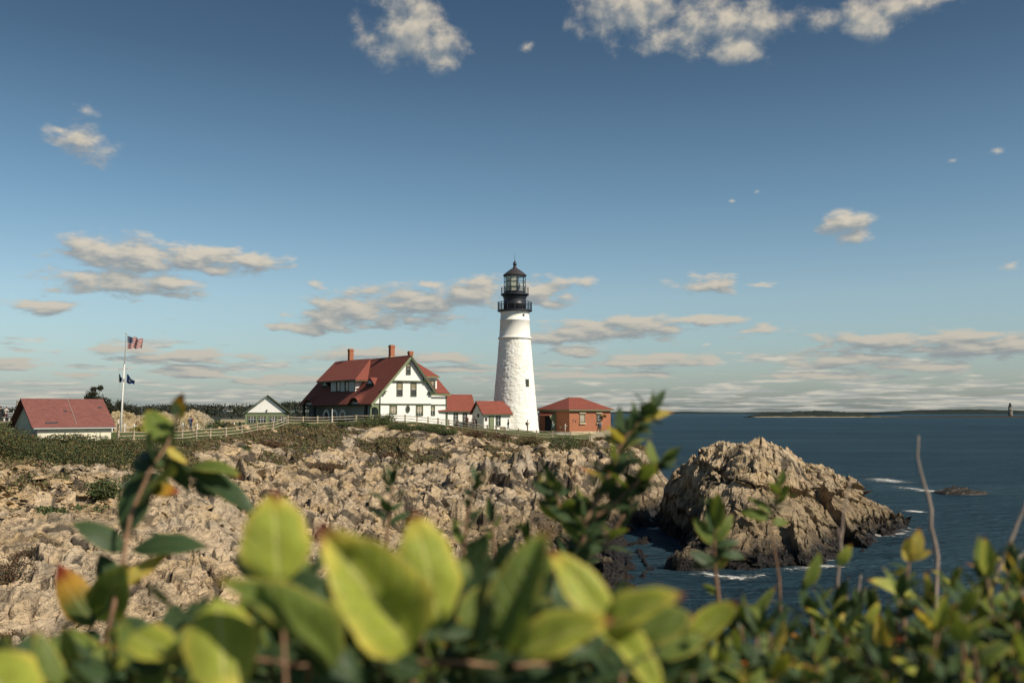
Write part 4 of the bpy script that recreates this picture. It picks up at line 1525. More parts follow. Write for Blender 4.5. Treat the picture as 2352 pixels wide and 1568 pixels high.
# ---- the two low white links between house and tower
def link_one():
    fr = Frame(*Z2(125, 1470), 151.2, 30)
    zg = P(*Z2(240, 1490), 151)[2] - 0.6
    root = thing('passage_building', fr.w(0, 0, zg), "low white passage with plain red roof joining the keeper's house, two tall windows", 'building')
    f = lambda X, Y, v=0.0: fr.front(Z2(X, Y), v)
    u1, ze = f(360, 1316)
    _, zr = f(250, 1184, 2.2)
    w = MB()
    fr.box(w, -1.2, u1 - 0.1, 0, 4.4, zg - 1, ze)
    w.build('wall', M_SHINGLE_W, root)
    r = MB()
    ur = fr.front(Z2(312, 1185), 2.2)[0]
    fr.slab(r, [(-1.4, -0.3, ze - 0.05), (u1 + 0.1, -0.3, ze - 0.05), (ur + 0.5, 2.2, zr), (-1.4, 2.2, zr)], 0.13)
    fr.slab(r, [(-1.4, 4.7, ze - 0.05), (u1 + 0.1, 4.7, ze - 0.05), (ur + 0.5, 2.2, zr), (-1.4, 2.2, zr)], 0.13)
    r.prism([fr.w(u1 + 0.1, -0.3, ze - 0.06), fr.w(u1 + 0.1, 4.7, ze - 0.06), fr.w(ur + 0.5, 2.2, zr - 0.01)], Vector((0, 0, -0.1)))
    r.build('roof', M_ROOF, root)
    t = MB()
    fr.box(t, -1.2, u1, -0.32, -0.24, ze - 0.24, ze - 0.10)
    t.build('eave_board', M_TRIM, root)
    cb = MB()
    c0 = f(128, 0)[0]
    fr.box(cb, c0 - 0.05, f(146, 0)[0], -0.05, -0.003, zg - 0.5, ze - 0.02)
    cb.build('corner_board', M_TRIM, root)
    for X0, X1 in ((187, 222), (260, 294)):
        a0, z1_ = f(X0, 1330)
        a1, z0_ = f(X1, 1432)
        window(fr, root, a0 + 0.1, a1 - 0.1, z0_, z1_ - 0.1, trim=0.1, mull=(2, 4))
    return root


def link_two():
    fr = Frame(*Z2(426, 1465), 148.6, 30)
    zg = P(*Z2(426, 1478), 148.6)[2] - 0.3
    root = thing('entry_building', fr.w(0, 0, zg), 'small white entry building with red gable roof and green door against the lighthouse', 'building')
    f = lambda X, Y, v=0.0: fr.front(Z2(X, Y), v)
    u1 = f(640, 1400)[0]
    ze = f(500, 1336)[1]
    D = 3.6
    zr = fr.front(Z2(440, 1236), D / 2)[1]
    w = MB()
    w.prism([fr.w(0, 0, zg - 1), fr.w(0, 0, ze), fr.w(0, D / 2, zr - 0.15), fr.w(0, D, ze), fr.w(0, D, zg - 1)], fr.U * u1)
    w.build('wall', M_WHITE, root)
    r = MB()
    fr.slab(r, [(-0.35, -0.35, ze - 0.1), (u1 + 0.3, -0.35, ze - 0.1), (u1 + 0.3, D / 2, zr), (-0.35, D / 2, zr)], 0.12)
    fr.slab(r, [(-0.35, D + 0.35, ze - 0.1), (u1 + 0.3, D + 0.35, ze - 0.1), (u1 + 0.3, D / 2, zr), (-0.35, D / 2, zr)], 0.12)
    r.build('roof', M_ROOF, root)
    t = MB()
    fr.box(t, -0.3, u1 + 0.2, -0.36, -0.28, ze - 0.3, ze - 0.14)
    t.prism([fr.w(-0.36, -0.3, ze - 0.3), fr.w(-0.36, -0.3, ze - 0.12), fr.w(-0.36, D / 2, zr - 0.06), fr.w(-0.36, D / 2, zr - 0.26)], fr.U * 0.08)
    t.build('eave_board', M_TRIM, root)
    cb = MB()
    fr.box(cb, -0.02, 0.1, -0.03, -0.002, zg - 0.5, ze - 0.31)
    cb.build('corner_board', M_CONC, root)
    a0, z1_ = f(468, 1350)
    a1, z0_ = f(508, 1470)
    d = MB()
    fr.box(d, a0, a1, -0.06, -0.002, z0_, z1_)
    dd = d.build('door_frame', M_TRIM, root)
    d = MB()
    fr.box(d, a0 + 0.12, a1 - 0.12, -0.09, -0.062, z0_, z1_ - 0.12)
    d.build('door', M_TRIM_L, dd)
    a0, z1_ = f(524, 1348)
    a1, z0_ = f(562, 1434)
    window(fr, root, a0 + 0.1, a1 - 0.1, z0_ + 0.1, z1_ - 0.1, trim=0.1, mull=(2, 2))
    for q in ((438, 1370, 455, 1396, 0),):
        a0, z1_ = f(q[0], q[1])
        a1, z0_ = f(q[2], q[3])
        k = MB()
        fr.box(k, a0, a1, -0.05, -0.002, z0_, z1_)
        k.build('plaque', mat('bronze_plaque', (0.045, 0.03, 0.025), 0.5), root)
    vq, zq_ = fr.side(Z2(385, 1352), 0)
    k = MB()
    fr.box(k, -0.06, -0.002, vq - 0.25, vq + 0.25, zq_ - 0.25, zq_ + 0.25)
    k.build('wall_lamp', MATS['bronze_plaque'], root)
    return root


link_one()
link_two()


# ---- lighthouse
def tower_material():
    m = bpy.data.materials.new('whitewashed_rubble')
    m.use_nodes = True
    T = NT(m.node_tree)
    out = T.n('ShaderNodeOutputMaterial')
    b = T.n('ShaderNodeBsdfPrincipled', ins={'Roughness': 0.75, 'Specular IOR Level': 0.2})
    T.set(out.inputs[0], b)
    pos = T.n('ShaderNodeNewGeometry').outputs['Position']
    n = T.noise(pos, 0.8, 5, 0.6)
    n2 = T.noise(T.n('ShaderNodeMapping', ins={'Vector': pos, 'Scale': (2.5, 2.5, 0.35)}).outputs[0], 1.0, 5, 0.6)
    c = T.mix(T.mr(n.outputs[0], 0.3, 0.7), (0.80, 0.765, 0.69), (0.86, 0.84, 0.78))
    c = T.mix(T.mr(n2.outputs[0], 0.48, 0.75, 0, 0.55), c, (0.62, 0.54, 0.40))
    T.set(b.inputs['Base Color'], c)
    return m


def lighthouse():
    base = P(*Z2(676, 1480), 155)
    AX = (base.x, base.y)
    zz = lambda Y: P(*Z2(674, Y), 155).z
    rr_ = lambda px: px * .288 * 155 / F
    root = thing('lighthouse', (AX[0], AX[1], zz(1485)), 'tall tapering white stone lighthouse with black lantern and two iron galleries', 'lighthouse')
    M_T = tower_material()
    # rubble masonry: every stone bulges a little
    prof = []
    z0, z1 = zz(1505), zz(745)
    r0, r1 = rr_(197), rr_(126)
    seg = 150
    N = 150
    zs = np.linspace(z0, z1, N)
    an = np.linspace(0, 2 * math.pi, seg, endpoint=False)
    ZZ, AA_ = np.meshgrid(zs, an, indexing='ij')
    k = (ZZ - z0) / (z1 - z0)
    R_ = r0 + (r1 - r0) * (k ** 0.86)
    uu = AA_ * 3.1
    # periodic enough: the seam is on the far side
    f1, f2, bx, by, c1, c2, c3 = worley((AA_ + math.pi / 2) % (2 * math.pi) * 3.1 / 0.55, ZZ / 0.30, 909)
    bump = (c1 - 0.4) * 0.055 + bx * (c2 - 0.5) * 0.08 + by * (c3 - 0.5) * 0.08 - 0.05 * (1 - sstep(0, 0.18, f2 - f1))
    fade = 1 - 0.4 * sstep(0.9, 1.0, k)
    R_ = R_ + bump * fade
    v_ = np.stack([AX[0] + R_ * np.cos(AA_), AX[1] + R_ * np.sin(AA_), ZZ], -1).reshape(-1, 3)
    org = np.array(root.location)
    ii_ = np.arange(N * seg).reshape(N, seg)
    jj = np.concatenate([ii_, ii_[:, :1]], 1)
    f_ = np.stack([jj[:-1, :-1], jj[:-1, 1:], jj[1:, 1:], jj[1:, :-1]], -1).reshape(-1, 4)
    o = np_mesh('tower', v_ - org, f_, M_T, True, root)
    up = MB()
    pr = [(rr_(125), zz(745)), (rr_(134), zz(744)), (rr_(134), zz(731)), (rr_(128), zz(728)), (rr_(124), zz(722)), (rr_(117.5), zz(602)), (rr_(120), zz(600)), (rr_(120), zz(591)), (rr_(116), zz(589)), (rr_(113), zz(540)), (rr_(125), zz(523))]
    up.lathe(AX, pr, 72)
    up.build('upper_tower', M_T, root, True).data.polygons.foreach_set('use_smooth', [True] * (72 * (len(pr) - 1) + 2))
    # window facing the shore, right of centre
    a = math.radians(-90) + math.asin((769 - 674) / 152)
    zc0, zc1 = zz(1126), zz(1066)
    rw = rr_(152) + 0.12
    ww = MB()
    w2 = MB()

    def tang(mb, r_a, r_b, half, z_a, z_b):
        d = Vector((math.cos(a), math.sin(a), 0))
        t = Vector((-math.sin(a), math.cos(a), 0))
        c = Vector((AX[0], AX[1], 0))
        pts = []
        for z in (z_a, z_b):
            for (r_, s_) in ((r_a, -half), (r_b, -half), (r_b, half), (r_a, half)):
                q = c + d * r_ + t * s_
                pts.append((q.x, q.y, z))
        mb.hexa(pts)
    tang(ww, rw - 0.6, rw + 0.02, 0.30, zc0, zc1)
    wo = ww.build('window', M_TRIM, root)
    tang(w2, rw + 0.022, rw + 0.04, 0.17, zc0 + 0.62, zc1 - 0.1)
    tang(w2, rw + 0.022, rw + 0.04, 0.17, zc0 + 0.1, zc0 + 0.55)
    w2.build('pane', M_GLASS, wo)
    vh = MB()
    a = math.radians(-90) + math.asin((739 - 671) / 114)
    tang(vh, rr_(105), rr_(121), 0.13, zz(568), zz(552))
    vh.build('vent_pipe', M_BLACK, root)
    # lower gallery
    def gallery(r, zdeck, th_, rail_h, nposts, root_, nrails=3, bal=0):
        g = MB()
        g.lathe(AX, [(r * 0.86, zdeck - th_ * 2.0), (r * 0.97, zdeck - th_), (r, zdeck - th_), (r, zdeck), (r * 0.5, zdeck)], 48)
        d_ = g.build('gallery_deck', M_BLACK, root_)
        rg = MB()
        for k_ in range(1, nrails + 1):
            zr_ = zdeck + rail_h * k_ / nrails
            ring = [(AX[0] + r * 0.975 * math.cos(2 * math.pi * q / 48), AX[1] + r * 0.975 * math.sin(2 * math.pi * q / 48), zr_) for q in range(49)]
            rg.tube(ring, 0.028 if k_ < nrails else 0.04, 5, cap=False)
        rg.build('railing', M_BLACK, root_)
        for q in range(nposts):
            t_ = 2 * math.pi * (q + 0.5) / nposts
            x_, y_ = AX[0] + r * 0.975 * math.cos(t_), AX[1] + r * 0.975 * math.sin(t_)
            ps = MB()
            ps.tube([(x_, y_, zdeck - 0.05), (x_, y_, zdeck + rail_h + 0.04)], 0.045, 6)
            ps.build('railing_post', M_BLACK, root_)
        if bal:
            bb = MB()
            for q in range(bal):
                t_ = 2 * math.pi * (q + 0.5) / bal
                x_, y_ = AX[0] + r * 0.975 * math.cos(t_), AX[1] + r * 0.975 * math.sin(t_)
                bb.tube([(x_, y_, zdeck), (x_, y_, zdeck + rail_h)], 0.016, 4, cap=False)
            b_ = bb.build('balusters', M_BLACK, root_)
            b_['kind'] = 'stuff'
    gallery(rr_(140), zz(514), 0.16, zz(452) - zz(514), 14, root, 1, 84)
    # watch room
    wr = MB()
    wr.lathe(AX, [(rr_(91), zz(522)), (rr_(91), zz(470)), (rr_(93), zz(468)), (rr_(93), zz(462)), (rr_(91), zz(460)), (rr_(90), zz(420)), (rr_(92), zz(417)), (rr_(96), zz(405))], 40)
    wr.build('watch_room', M_BLACK, root, True)
    gallery(rr_(113), zz(384), 0.2, zz(336) - zz(384), 12, root, 3)
    # lantern: ten sides, bars and panes
    n = 10
    a0 = math.radians(-90 + 18 - 3)
    rl = rr_(85)
    zl0, zl1 = zz(380), zz(240)
    sill = MB()
    sill.lathe(AX, [(rl + 0.03, zl0), (rl + 0.03, zz(366)), (rl - 0.1, zz(366))], n, a0=a0)
    sill.build('lantern_sill', M_BLACK, root)
    corners = [(AX[0] + rl * math.cos(a0 + 2 * math.pi * k_ / n), AX[1] + rl * math.sin(a0 + 2 * math.pi * k_ / n)) for k_ in range(n)]
    gm = bpy.data.materials.new('lantern_glass')
    gm.use_nodes = True
    T = NT(gm.node_tree)
    oo = T.n('ShaderNodeOutputMaterial')
    tr = T.n('ShaderNodeBsdfTransparent', ins={0: (0.95, 0.97, 0.97, 1)})
    gl = T.n('ShaderNodeBsdfGlossy', ins={'Roughness': 0.05})
    T.set(oo.inputs[0], T.n('ShaderNodeMixShader', ins={0: 0.05, 1: tr, 2: gl}))
    cur = mat('cream_lantern_curtain', (0.62, 0.56, 0.40), 0.8, 0.15, 2)
    for k_ in range(n):
        c0, c1 = corners[k_], corners[(k_ + 1) % n]
        bar = MB()
        bar.tube([(c0[0], c0[1], zl0), (c0[0], c0[1], zl1)], 0.055, 6)
        bar.build('lantern_bar', M_BLACK, root)
        mid = (a0 + 2 * math.pi * (k_ + 0.5) / n) % (2 * math.pi)
        deg = math.degrees(mid)
        if abs(((deg - 251) + 180) % 360 - 180) < 30:     # the two panels with a cream curtain behind
            cm = MB()
            q0 = Vector((c0[0], c0[1], 0)).lerp(Vector((AX[0], AX[1], 0)), 0.05)
            q1 = Vector((c1[0], c1[1], 0)).lerp(Vector((AX[0], AX[1], 0)), 0.05)
            cm.prism([(q0.x, q0.y, zl0 + 0.2), (q1.x, q1.y, zl0 + 0.2), (q1.x, q1.y, zl1), (q0.x, q0.y, zl1)], Vector((AX[0] - c0[0], AX[1] - c0[1], 0)).normalized() * 0.04)
            cm.build('lantern_curtain', cur, root)
        zc = [zz(366), zz(330), zz(288), zl1]
        for r_ in range(3):
            pn = MB()
            e = 0.015
            pn.prism([(c0[0], c0[1], zc[r_] + 0.02), (c1[0], c1[1], zc[r_] + 0.02), (c1[0], c1[1], zc[r_ + 1] - 0.02), (c0[0], c0[1], zc[r_ + 1] - 0.02)], Vector((AX[0] - c0[0], AX[1] - c0[1], 0)).normalized() * e)
            pn.build('lantern_pane', gm, root)
        for z_ in zc[1:3]:
            hb = MB()
            hb.tube([(c0[0], c0[1], z_), (c1[0], c1[1], z_)], 0.04, 5)
            hb.build('lantern_crossbar', M_BLACK, root)
    ln = MB()
    ln.lathe((AX[0] + 0.35, AX[1]), [(0.25, zz(366)), (0.25, zz(350)), (0.45, zz(345)), (0.52, zz(325)), (0.45, zz(300)), (0.2, zz(292))], 16)
    ln.build('beacon_lamp', M_BLACK, root, True)
    rf = MB()
    rf.lathe(AX, [(rr_(86), zz(246)), (rr_(95), zz(240)), (rr_(95), zz(234)), (rr_(88), zz(228)), (rr_(62), zz(207)), (rr_(36), zz(189)), (rr_(17), zz(178)), (rr_(14), zz(164))], 20)
    rf.build('lantern_roof', mat('dark_roof_iron', (0.055, 0.05, 0.052), 0.5, 0.3, 3), root)
    bl = MB()
    bl.lathe(AX, [(rr_(12), zz(165)), (rr_(12), zz(161)), (rr_(9), zz(160))], 12)
    bl.ball((AX[0], AX[1], zz(146)), rr_(16), 14, 10)
    bl.ball((AX[0], AX[1], zz(128)), rr_(8), 10, 8)
    bl.build('ventilator_ball', M_BLACK, root, True)
    sp = MB()
    sp.tube([(AX[0], AX[1], zz(128)), (AX[0], AX[1], zz(56))], [0.045, 0.015], 6)
    sp.build('lightning_rod', M_BLACK, root)
    return AX


TOWER = lighthouse()


# ---- brick fog signal building
def brick_house():
    fr = Frame(*Z2(1112, 1500), 156, TH)
    zg = P(*Z2(1112, 1503), 156).z
    root = thing('brick_building', fr.w(0, 0, zg), 'square red brick building with hipped red roof right of the lighthouse', 'building')
    f = lambda X, Y, v=0.0: fr.front(Z2(X, Y), v)
    s = lambda X, Y, u=0.0: fr.side(Z2(X, Y), u)
    u1 = f(1440, 1400)[0]
    v1 = s(870, 1400)[0]
    ze = f(1112, 1306)[1]
    w = MB()
    fr.box(w, 0, u1, 0, v1, zg + 0.45, ze)
    w.build('wall', M_BRICK, root)
    fd = MB()
    fr.box(fd, -0.08, u1 + 0.08, -0.08, v1 + 0.08, zg - 1.2, zg + 0.449)
    fd.build('foundation', M_STONE, root)
    ov = 0.42
    zr = fr.front(Z2(1105, 1208), u1 * 0.5)[1]
    r = MB()
    c = [(-ov, -ov), (u1 + ov, -ov), (u1 + ov, v1 + ov), (-ov, v1 + ov)]
    rl_ = 2.4
    rp0, rp1 = ((u1 - rl_) / 2, v1 / 2), ((u1 + rl_) / 2, v1 / 2)
    zb = ze + 0.06
    fr.slab(r, [(*c[0], zb), (*c[1], zb), (*rp1, zr), (*rp0, zr)], 0.1)
    fr.slab(r, [(*c[2], zb), (*c[3], zb), (*rp0, zr), (*rp1, zr)], 0.1)
    fr.slab(r, [(*c[1], zb), (*c[2], zb), (*rp1, zr)], 0.1)
    fr.slab(r, [(*c[3], zb), (*c[0], zb), (*rp0, zr)], 0.1)
    r.build('roof', M_ROOF, root)
    e = MB()
    for (a0, a1, b0, b1) in ((-ov, u1 + ov, -ov - 0.04, -ov + 0.06), (-ov - 0.04, -ov + 0.06, -ov + 0.062, v1 + ov)):
        fr.box(e, a0, a1, b0, b1, ze - 0.16, ze + 0.0)
    fr.box(e, -ov + 0.065, u1 + ov - 0.005, -ov + 0.063, v1 + ov - 0.005, ze + 0.001, ze + 0.03)
    e.build('eave_board', M_TRIM_L, root)
    # windows on the sunny side
    a0, z1_ = f(1195, 1340)
    a1, z0_ = f(1231, 1410)
    ws = []
    for (X0, X1, Y0, Y1, bl) in ((1195, 1231, 1344, 1405, 0.0), (1330, 1360, 1344, 1405, 0.0)):
        a0, z1_ = f(X0, Y0)
        a1, z0_ = f(X1, Y1)
        wd = window(fr, root, a0, a1, z0_, z1_, trim=0.06, mull=(1, 6) if X0 < 1300 else (2, 3), blind=1.0 if X0 < 1300 else 0, mtrim=M_TRIM)
        st = MB()
        fr.box(st, a0 - 0.22, a1 + 0.22, -0.16, -0.003, z1_ + 0.15, z1_ + 0.33)
        fr.box(st, a0 - 0.18, a1 + 0.18, -0.2, -0.003, z0_ - 0.33, z0_ - 0.08)
        st.build('sill', M_STONE, wd)
    # curved hood swung open beside the right window
    hd = MB()
    hu, hz = f(1366, 1362)
    n = 10
    for k in range(n):
        a, b = math.pi * k / n, math.pi * (k + 1) / n
        q = lambda t, vv: fr.w(hu + 0.42 * math.cos(t), vv, hz + 0.42 * math.sin(t) - 0.1)
        hd.hexa([q(a, -0.75), q(b, -0.75), q(b, -0.05), q(a, -0.05), q(a, -0.78) + Vector((0, 0, 0.04)), q(b, -0.78) + Vector((0, 0, 0.04)), q(b, -0.05) + Vector((0, 0, 0.04)), q(a, -0.05) + Vector((0, 0, 0.04))])
    hd.build('window_hood', mat('tan_hood', (0.40, 0.28, 0.13), 0.7), root)
    for (X, Y) in ((1140, 1393), (1161, 1398)):
        a0, z_ = f(X, Y)
        k = MB()
        fr.box(k, a0 - 0.05, a0 + 0.05, -0.05, -0.003, z_ - 0.18, z_ + 0.18)
        k.build('wall_anchor', M_BLACK, root)
    # shaded side: door opening with a projecting canopy and a green side screen
    va, zt = s(998, 1352)
    vb, zb_ = s(918, 1490)
    d = MB()
    fr.box(d, -0.05, -0.002, va, vb, zb_, zt)
    d.build('doorway', M_DOORDARK, root)
    cn = MB()
    cz = s(960, 1328)[1]
    cn.prism([fr.w(-0.02, va - 0.15, cz), fr.w(-1.3, va - 0.15, zt + 0.02), fr.w(-1.3, va - 0.15, zt - 0.08), fr.w(-0.02, va - 0.15, zt - 0.08)], fr.V * (vb - va + 0.3))
    cn.build('door_canopy', M_ROOF, root)
    sc = MB()
    sc.prism([fr.w(-0.02, va - 0.2, zg), fr.w(-1.15, va - 0.2, zg), fr.w(-0.75, va - 0.2, zt - 1.2), fr.w(-1.3, va - 0.2, zt - 0.1), fr.w(-0.02, va - 0.2, cz)], fr.V * -0.05)
    sc.build('side_screen', M_TRIM_L, root)
    jb = MB()
    fr.box(jb, -1.3, -1.2, vb + 0.05, vb + 0.15, zg, zt - 0.09)
    jb.build('canopy_post', M_WHITE, root)
    sg = MB()
    v_a, z_a = s(1018, 1310)
    v_b, z_b = s(945, 1322)
    fr.box(sg, -0.08, -0.003, v_a, v_b, z_b, z_a)
    sg.build('sign_board', mat('grey_sign_board', (0.18, 0.18, 0.18), 0.6, 0.3, 5), root)
    v_a, z_a = s(1048, 1435)
    v_b, z_b = s(1036, 1455)
    nb = MB()
    fr.box(nb, -0.06, -0.003, v_a, v_b, z_b, z_a)
    nb.build('notice', M_STONE, root)
    st = MB()
    fr.box(st, -2.6, -0.09, -0.2, 2.6, zg - 0.5, zg + 0.22)
    st.build('step', M_CONC, root)
    # low dark railing by the door
    return fr


BH = brick_house()


# ---- green and white hut
def hut():
    fr = Frame(*Z4(1165, 860), 139, 15)
    f = lambda X, Y, v=0.0: fr.front(Z4(X, Y), v)
    zg = f(1200, 900)[1] - 0.6
    root = thing('gift_hut', fr.w(0, 0, zg), "small pale green hut with white gable and dark roof left of the keeper's house", 'hut')
    u1 = f(1790, 0)[0]
    ze = f(1300, 632)[1]
    uA, zA = f(1490, 372)
    D = 7
    w = MB()
    fr.box(w, 0, u1, 0, D, zg - 1, ze)
    w.build('wall', M_TRIM_L, root)
    g = MB()
    g.prism([fr.w(0.1, -0.02, ze + 0.002), fr.w(uA, -0.02, zA - 0.3), fr.w(u1 - 0.1, -0.02, ze + 0.002)], fr.V * D)
    g.build('gable', M_SHINGLE_W, root)
    uE0, zE0 = f(1132, 636, -0.35)
    uE1, zE1 = f(1840, 636, -0.35)
    r = MB()
    mid = (uE0 + uE1) / 2
    fr.slab(r, [(uE0, -0.35, zE0), (uE0, D + 0.5, zE0), (mid, D + 0.5, zA), (mid, -0.35, zA)], 0.16)
    fr.slab(r, [(uE1, -0.35, zE0), (uE1, D + 0.5, zE0), (mid, D + 0.5, zA), (mid, -0.35, zA)], 0.16)
    r.build('roof', mat('dark_hut_roof', (0.07, 0.075, 0.07), 0.8, 0.2, 2), root)
    for a in (uE0, uE1):
        rk = MB()
        rk.prism([fr.w(a, -0.41, zE0 - 0.02), fr.w(mid, -0.41, zA - 0.01), fr.w(mid, -0.41, zA - 0.2), fr.w(a, -0.41, zE0 - 0.2)], fr.V * 0.055)
        rk.build('rake_board', M_TRIM, root)
    bd = MB()
    fr.box(bd, -0.02, u1 + 0.02, -0.06, -0.022, ze - 0.1, ze + 0.06)
    bd.build('trim_band', M_TRIM, root)
    for X0, X1 in ((1213, 1318), (1358, 1460), (1520, 1620), (1655, 1757)):
        a0, z1_ = f(X0, 672)
        a1, z0_ = f(X1, 772)
        window(fr, root, a0, a1, z0_, z1_, mull=(3, 2), trim=0.07, mtrim=M_TRIM_L, blind=0.22)
    lp = MB()
    a0, z_ = f(1480, 600)
    fr.box(lp, a0 - 0.07, a0 + 0.07, -0.2, -0.022, z_ - 0.12, z_ + 0.14)
    lp.build('wall_lamp', M_BLACK, root)


hut()


# ---- shed by the flagpole
def shed():
    th = 46
    fr = Frame(*Z3(415, 1350), 96, th)
    f = lambda X, Y, v=0.0: fr.front(Z3(X, Y), v)
    zg = f(415, 1400)[1] - 0.6
    root = thing('shed', fr.w(0, 0, zg), 'white shed with weathered red shingle roof behind the hedge at far left', 'shed')
    roofm = course_mat('weathered_red_shingles', (0.215, 0.082, 0.066), (0.155, 0.058, 0.050), 0.34, 0.17, math.radians(th), (0.12, 0.045, 0.04), 0.012, 0.85, 0.6, 1, 0.35)
    stucco = mat('cream_stucco', (0.70, 0.645, 0.50), 0.85, 0.12, 1.2, 0.2, 18)
    u1 = f(1250, 1300)[0]
    ze = f(415, 1190)[1]
    D = 5.8
    zr = fr.front(Z3(330, 886), D / 2)[1]
    w = MB()
    w.prism([fr.w(0, 0, zg - 1), fr.w(0, 0, ze - 0.05), fr.w(0, D / 2, zr - 0.3), fr.w(0, D, ze - 0.05), fr.w(0, D, zg - 1)], fr.U * u1)
    w.build('wall', stucco, root)
    r = MB()
    o0 = 0.35
    zo = ze - 0.22
    ns = 1
    fr.slab(r, [(-0.6, -o0, zo), (u1 + 0.35, -o0, zo), (u1 + 0.35, D / 2, zr), (-0.6, D / 2, zr)], 0.12)
    fr.slab(r, [(-0.6, D + o0, zo), (u1 + 0.35, D + o0, zo), (u1 + 0.35, D / 2, zr), (-0.6, D / 2, zr)], 0.12)
    r.build('roof', roofm, root)
    # patch of missing shingles along the eave
    A3 = ((0, -o0, zo), (1, -o0, zo), (0, D / 2, zr))
    nrm = (fr.w(*A3[1]) - fr.w(*A3[0])).cross(fr.w(*A3[2]) - fr.w(*A3[0])).normalized()
    for pts in ([(505, 1156), (655, 1150), (650, 1168), (510, 1172)], [(1100, 982), (1140, 980), (1142, 996), (1102, 998)], [(712, 1024), (748, 1022), (750, 1040), (714, 1040)]):
        c = [fr.w(*fr.on(Z3(*p), *A3)) + nrm * 0.012 for p in pts]
        pb = MB()
        pb.prism(c, nrm * 0.02)
        pb.build('bare_roof_patch', mat('bare_roof_felt', (0.05, 0.045, 0.05), 0.9), root)
    gt = MB()
    fr.box(gt, -0.5, u1 + 0.3, -o0 - 0.1, -o0 + 0.02, zo - 0.13, zo - 0.03)
    gt.build('gutter', mat('grey_gutter', (0.42, 0.45, 0.43), 0.5), root)
    # lightning conductor over roof and down the wall
    cd = MB()
    top = fr.on(Z3(757, 892), *A3)
    bot = fr.on(Z3(858, 1165), *A3)
    q0, q1 = fr.w(*top) + nrm * 0.03, fr.w(*bot) + nrm * 0.03
    ud = f(842, 1210)[0]
    cd.tube([q0 + Vector((0, 0, 0.55)), q0, q1, fr.w(ud, -0.35, zo - 0.2), fr.w(ud, -0.03, zo - 0.5), fr.w(ud, -0.03, zg)], 0.022, 5)
    cd.build('conductor_cable', M_CONC, root)
    vt = MB()
    v_, z_ = fr.side(Z3(332, 1040), 0)
    fr.box(vt, -0.05, -0.003, v_ - 0.35, v_ + 0.35, z_ - 0.4, z_ + 0.4)
    vt.build('gable_vent', M_DOORDARK, root)


shed()
# ------------------------------------------------------------------ leaves, bushes, trees


def foliage_mat(name, cols, rough=0.7, trans=0.25):
    """cols: colours picked by each leaf's own tone"""
    m = bpy.data.materials.new(name)
    m.use_nodes = True
    T = NT(m.node_tree)
    out = T.n('ShaderNodeOutputMaterial')
    at = T.n('ShaderNodeAttribute', attribute_name='tone')
    cr = T.n('ShaderNodeValToRGB')
    cr.color_ramp.interpolation = 'CONSTANT'
    T.set(cr.inputs[0], at.outputs['Fac'])
    while len(cr.color_ramp.elements) < len(cols):
        cr.color_ramp.elements.new(0.5)
    for e, (p_, c_) in zip(cr.color_ramp.elements, cols):
        e.position = p_
        e.color = (*c_, 1)
    b = T.n('ShaderNodeBsdfPrincipled', ins={'Roughness': rough, 'Specular IOR Level': 0.3, 'Base Color': cr.outputs[0]})
    tl = T.n('ShaderNodeBsdfTranslucent', ins={0: cr.outputs[0]})
    T.set(out.inputs[0], T.n('ShaderNodeMixShader', ins={0: trans, 1: b, 2: tl}))
    return m


FM_BUSH = foliage_mat('bush_leaves', [(0.0, (0.051, 0.080, 0.032)), (0.35, (0.080, 0.116, 0.043)), (0.62, (0.123, 0.152, 0.051)), (0.82, (0.174, 0.167, 0.058)), (0.93, (0.189, 0.109, 0.058))])
FM_HEDGE = foliage_mat('hedge_leaves', [(0.0, (0.042, 0.063, 0.028)), (0.35, (0.084, 0.105, 0.039)), (0.62, (0.133, 0.126, 0.049)), (0.84, (0.224, 0.175, 0.056)), (0.94, (0.168, 0.077, 0.049))])
FM_RUST = foliage_mat('rusty_leaves', [(0.0, (0.068, 0.054, 0.034)), (0.3, (0.135, 0.074, 0.047)), (0.6, (0.189, 0.101, 0.054)), (0.85, (0.108, 0.108, 0.041))])
FM_DRY = foliage_mat('dry_grass', [(0.0, (0.224, 0.168, 0.084)), (0.3, (0.154, 0.126, 0.056)), (0.55, (0.119, 0.133, 0.049)), (0.8, (0.182, 0.098, 0.063))])
FM_TREE = foliage_mat('tree_leaves', [(0.0, (0.031, 0.040, 0.024)), (0.5, (0.050, 0.055, 0.031)), (0.8, (0.077, 0.066, 0.039))])
FM_FOREST = foliage_mat('forest_leaves', [(0.0, (0.022, 0.03, 0.02)), (0.45, (0.035, 0.045, 0.026)), (0.75, (0.055, 0.052, 0.03)), (0.92, (0.075, 0.055, 0.035))])
FM_YELLOW = foliage_mat('yellow_flowers', [(0.0, (0.10, 0.12, 0.03)), (0.4, (0.45, 0.36, 0.05)), (0.7, (0.30, 0.26, 0.05))])
M_BARK = mat('grey_brown_bark', (0.13, 0.105, 0.075), 0.9, 0.4, 4.0, 0.4, 20)


def leaf_quads(cen, size, rng, flat=0.0, stretch=1.5):
    """a diamond leaf at each centre, turned at random"""
    n = len(cen)
    a = rng.normal(size=(n, 3))
    a[:, 2] *= (1 - flat)
    a /= np.linalg.norm(a, axis=1, keepdims=True)
    b = rng.normal(size=(n, 3))
    b -= a * (a * b).sum(1, keepdims=True)
    b /= np.linalg.norm(b, axis=1, keepdims=True)
    s = size * rng.uniform(0.6, 1.3, (n, 1))
    v = np.stack([cen - a * s * stretch * 0.5, cen + b * s * 0.42, cen + a * s * stretch * 0.5, cen - b * s * 0.42], 1).reshape(-1, 3)
    f = np.arange(4 * n).reshape(n, 4)
    t = np.repeat(rng.uniform(0, 1, n), 4)
    return v, f, t


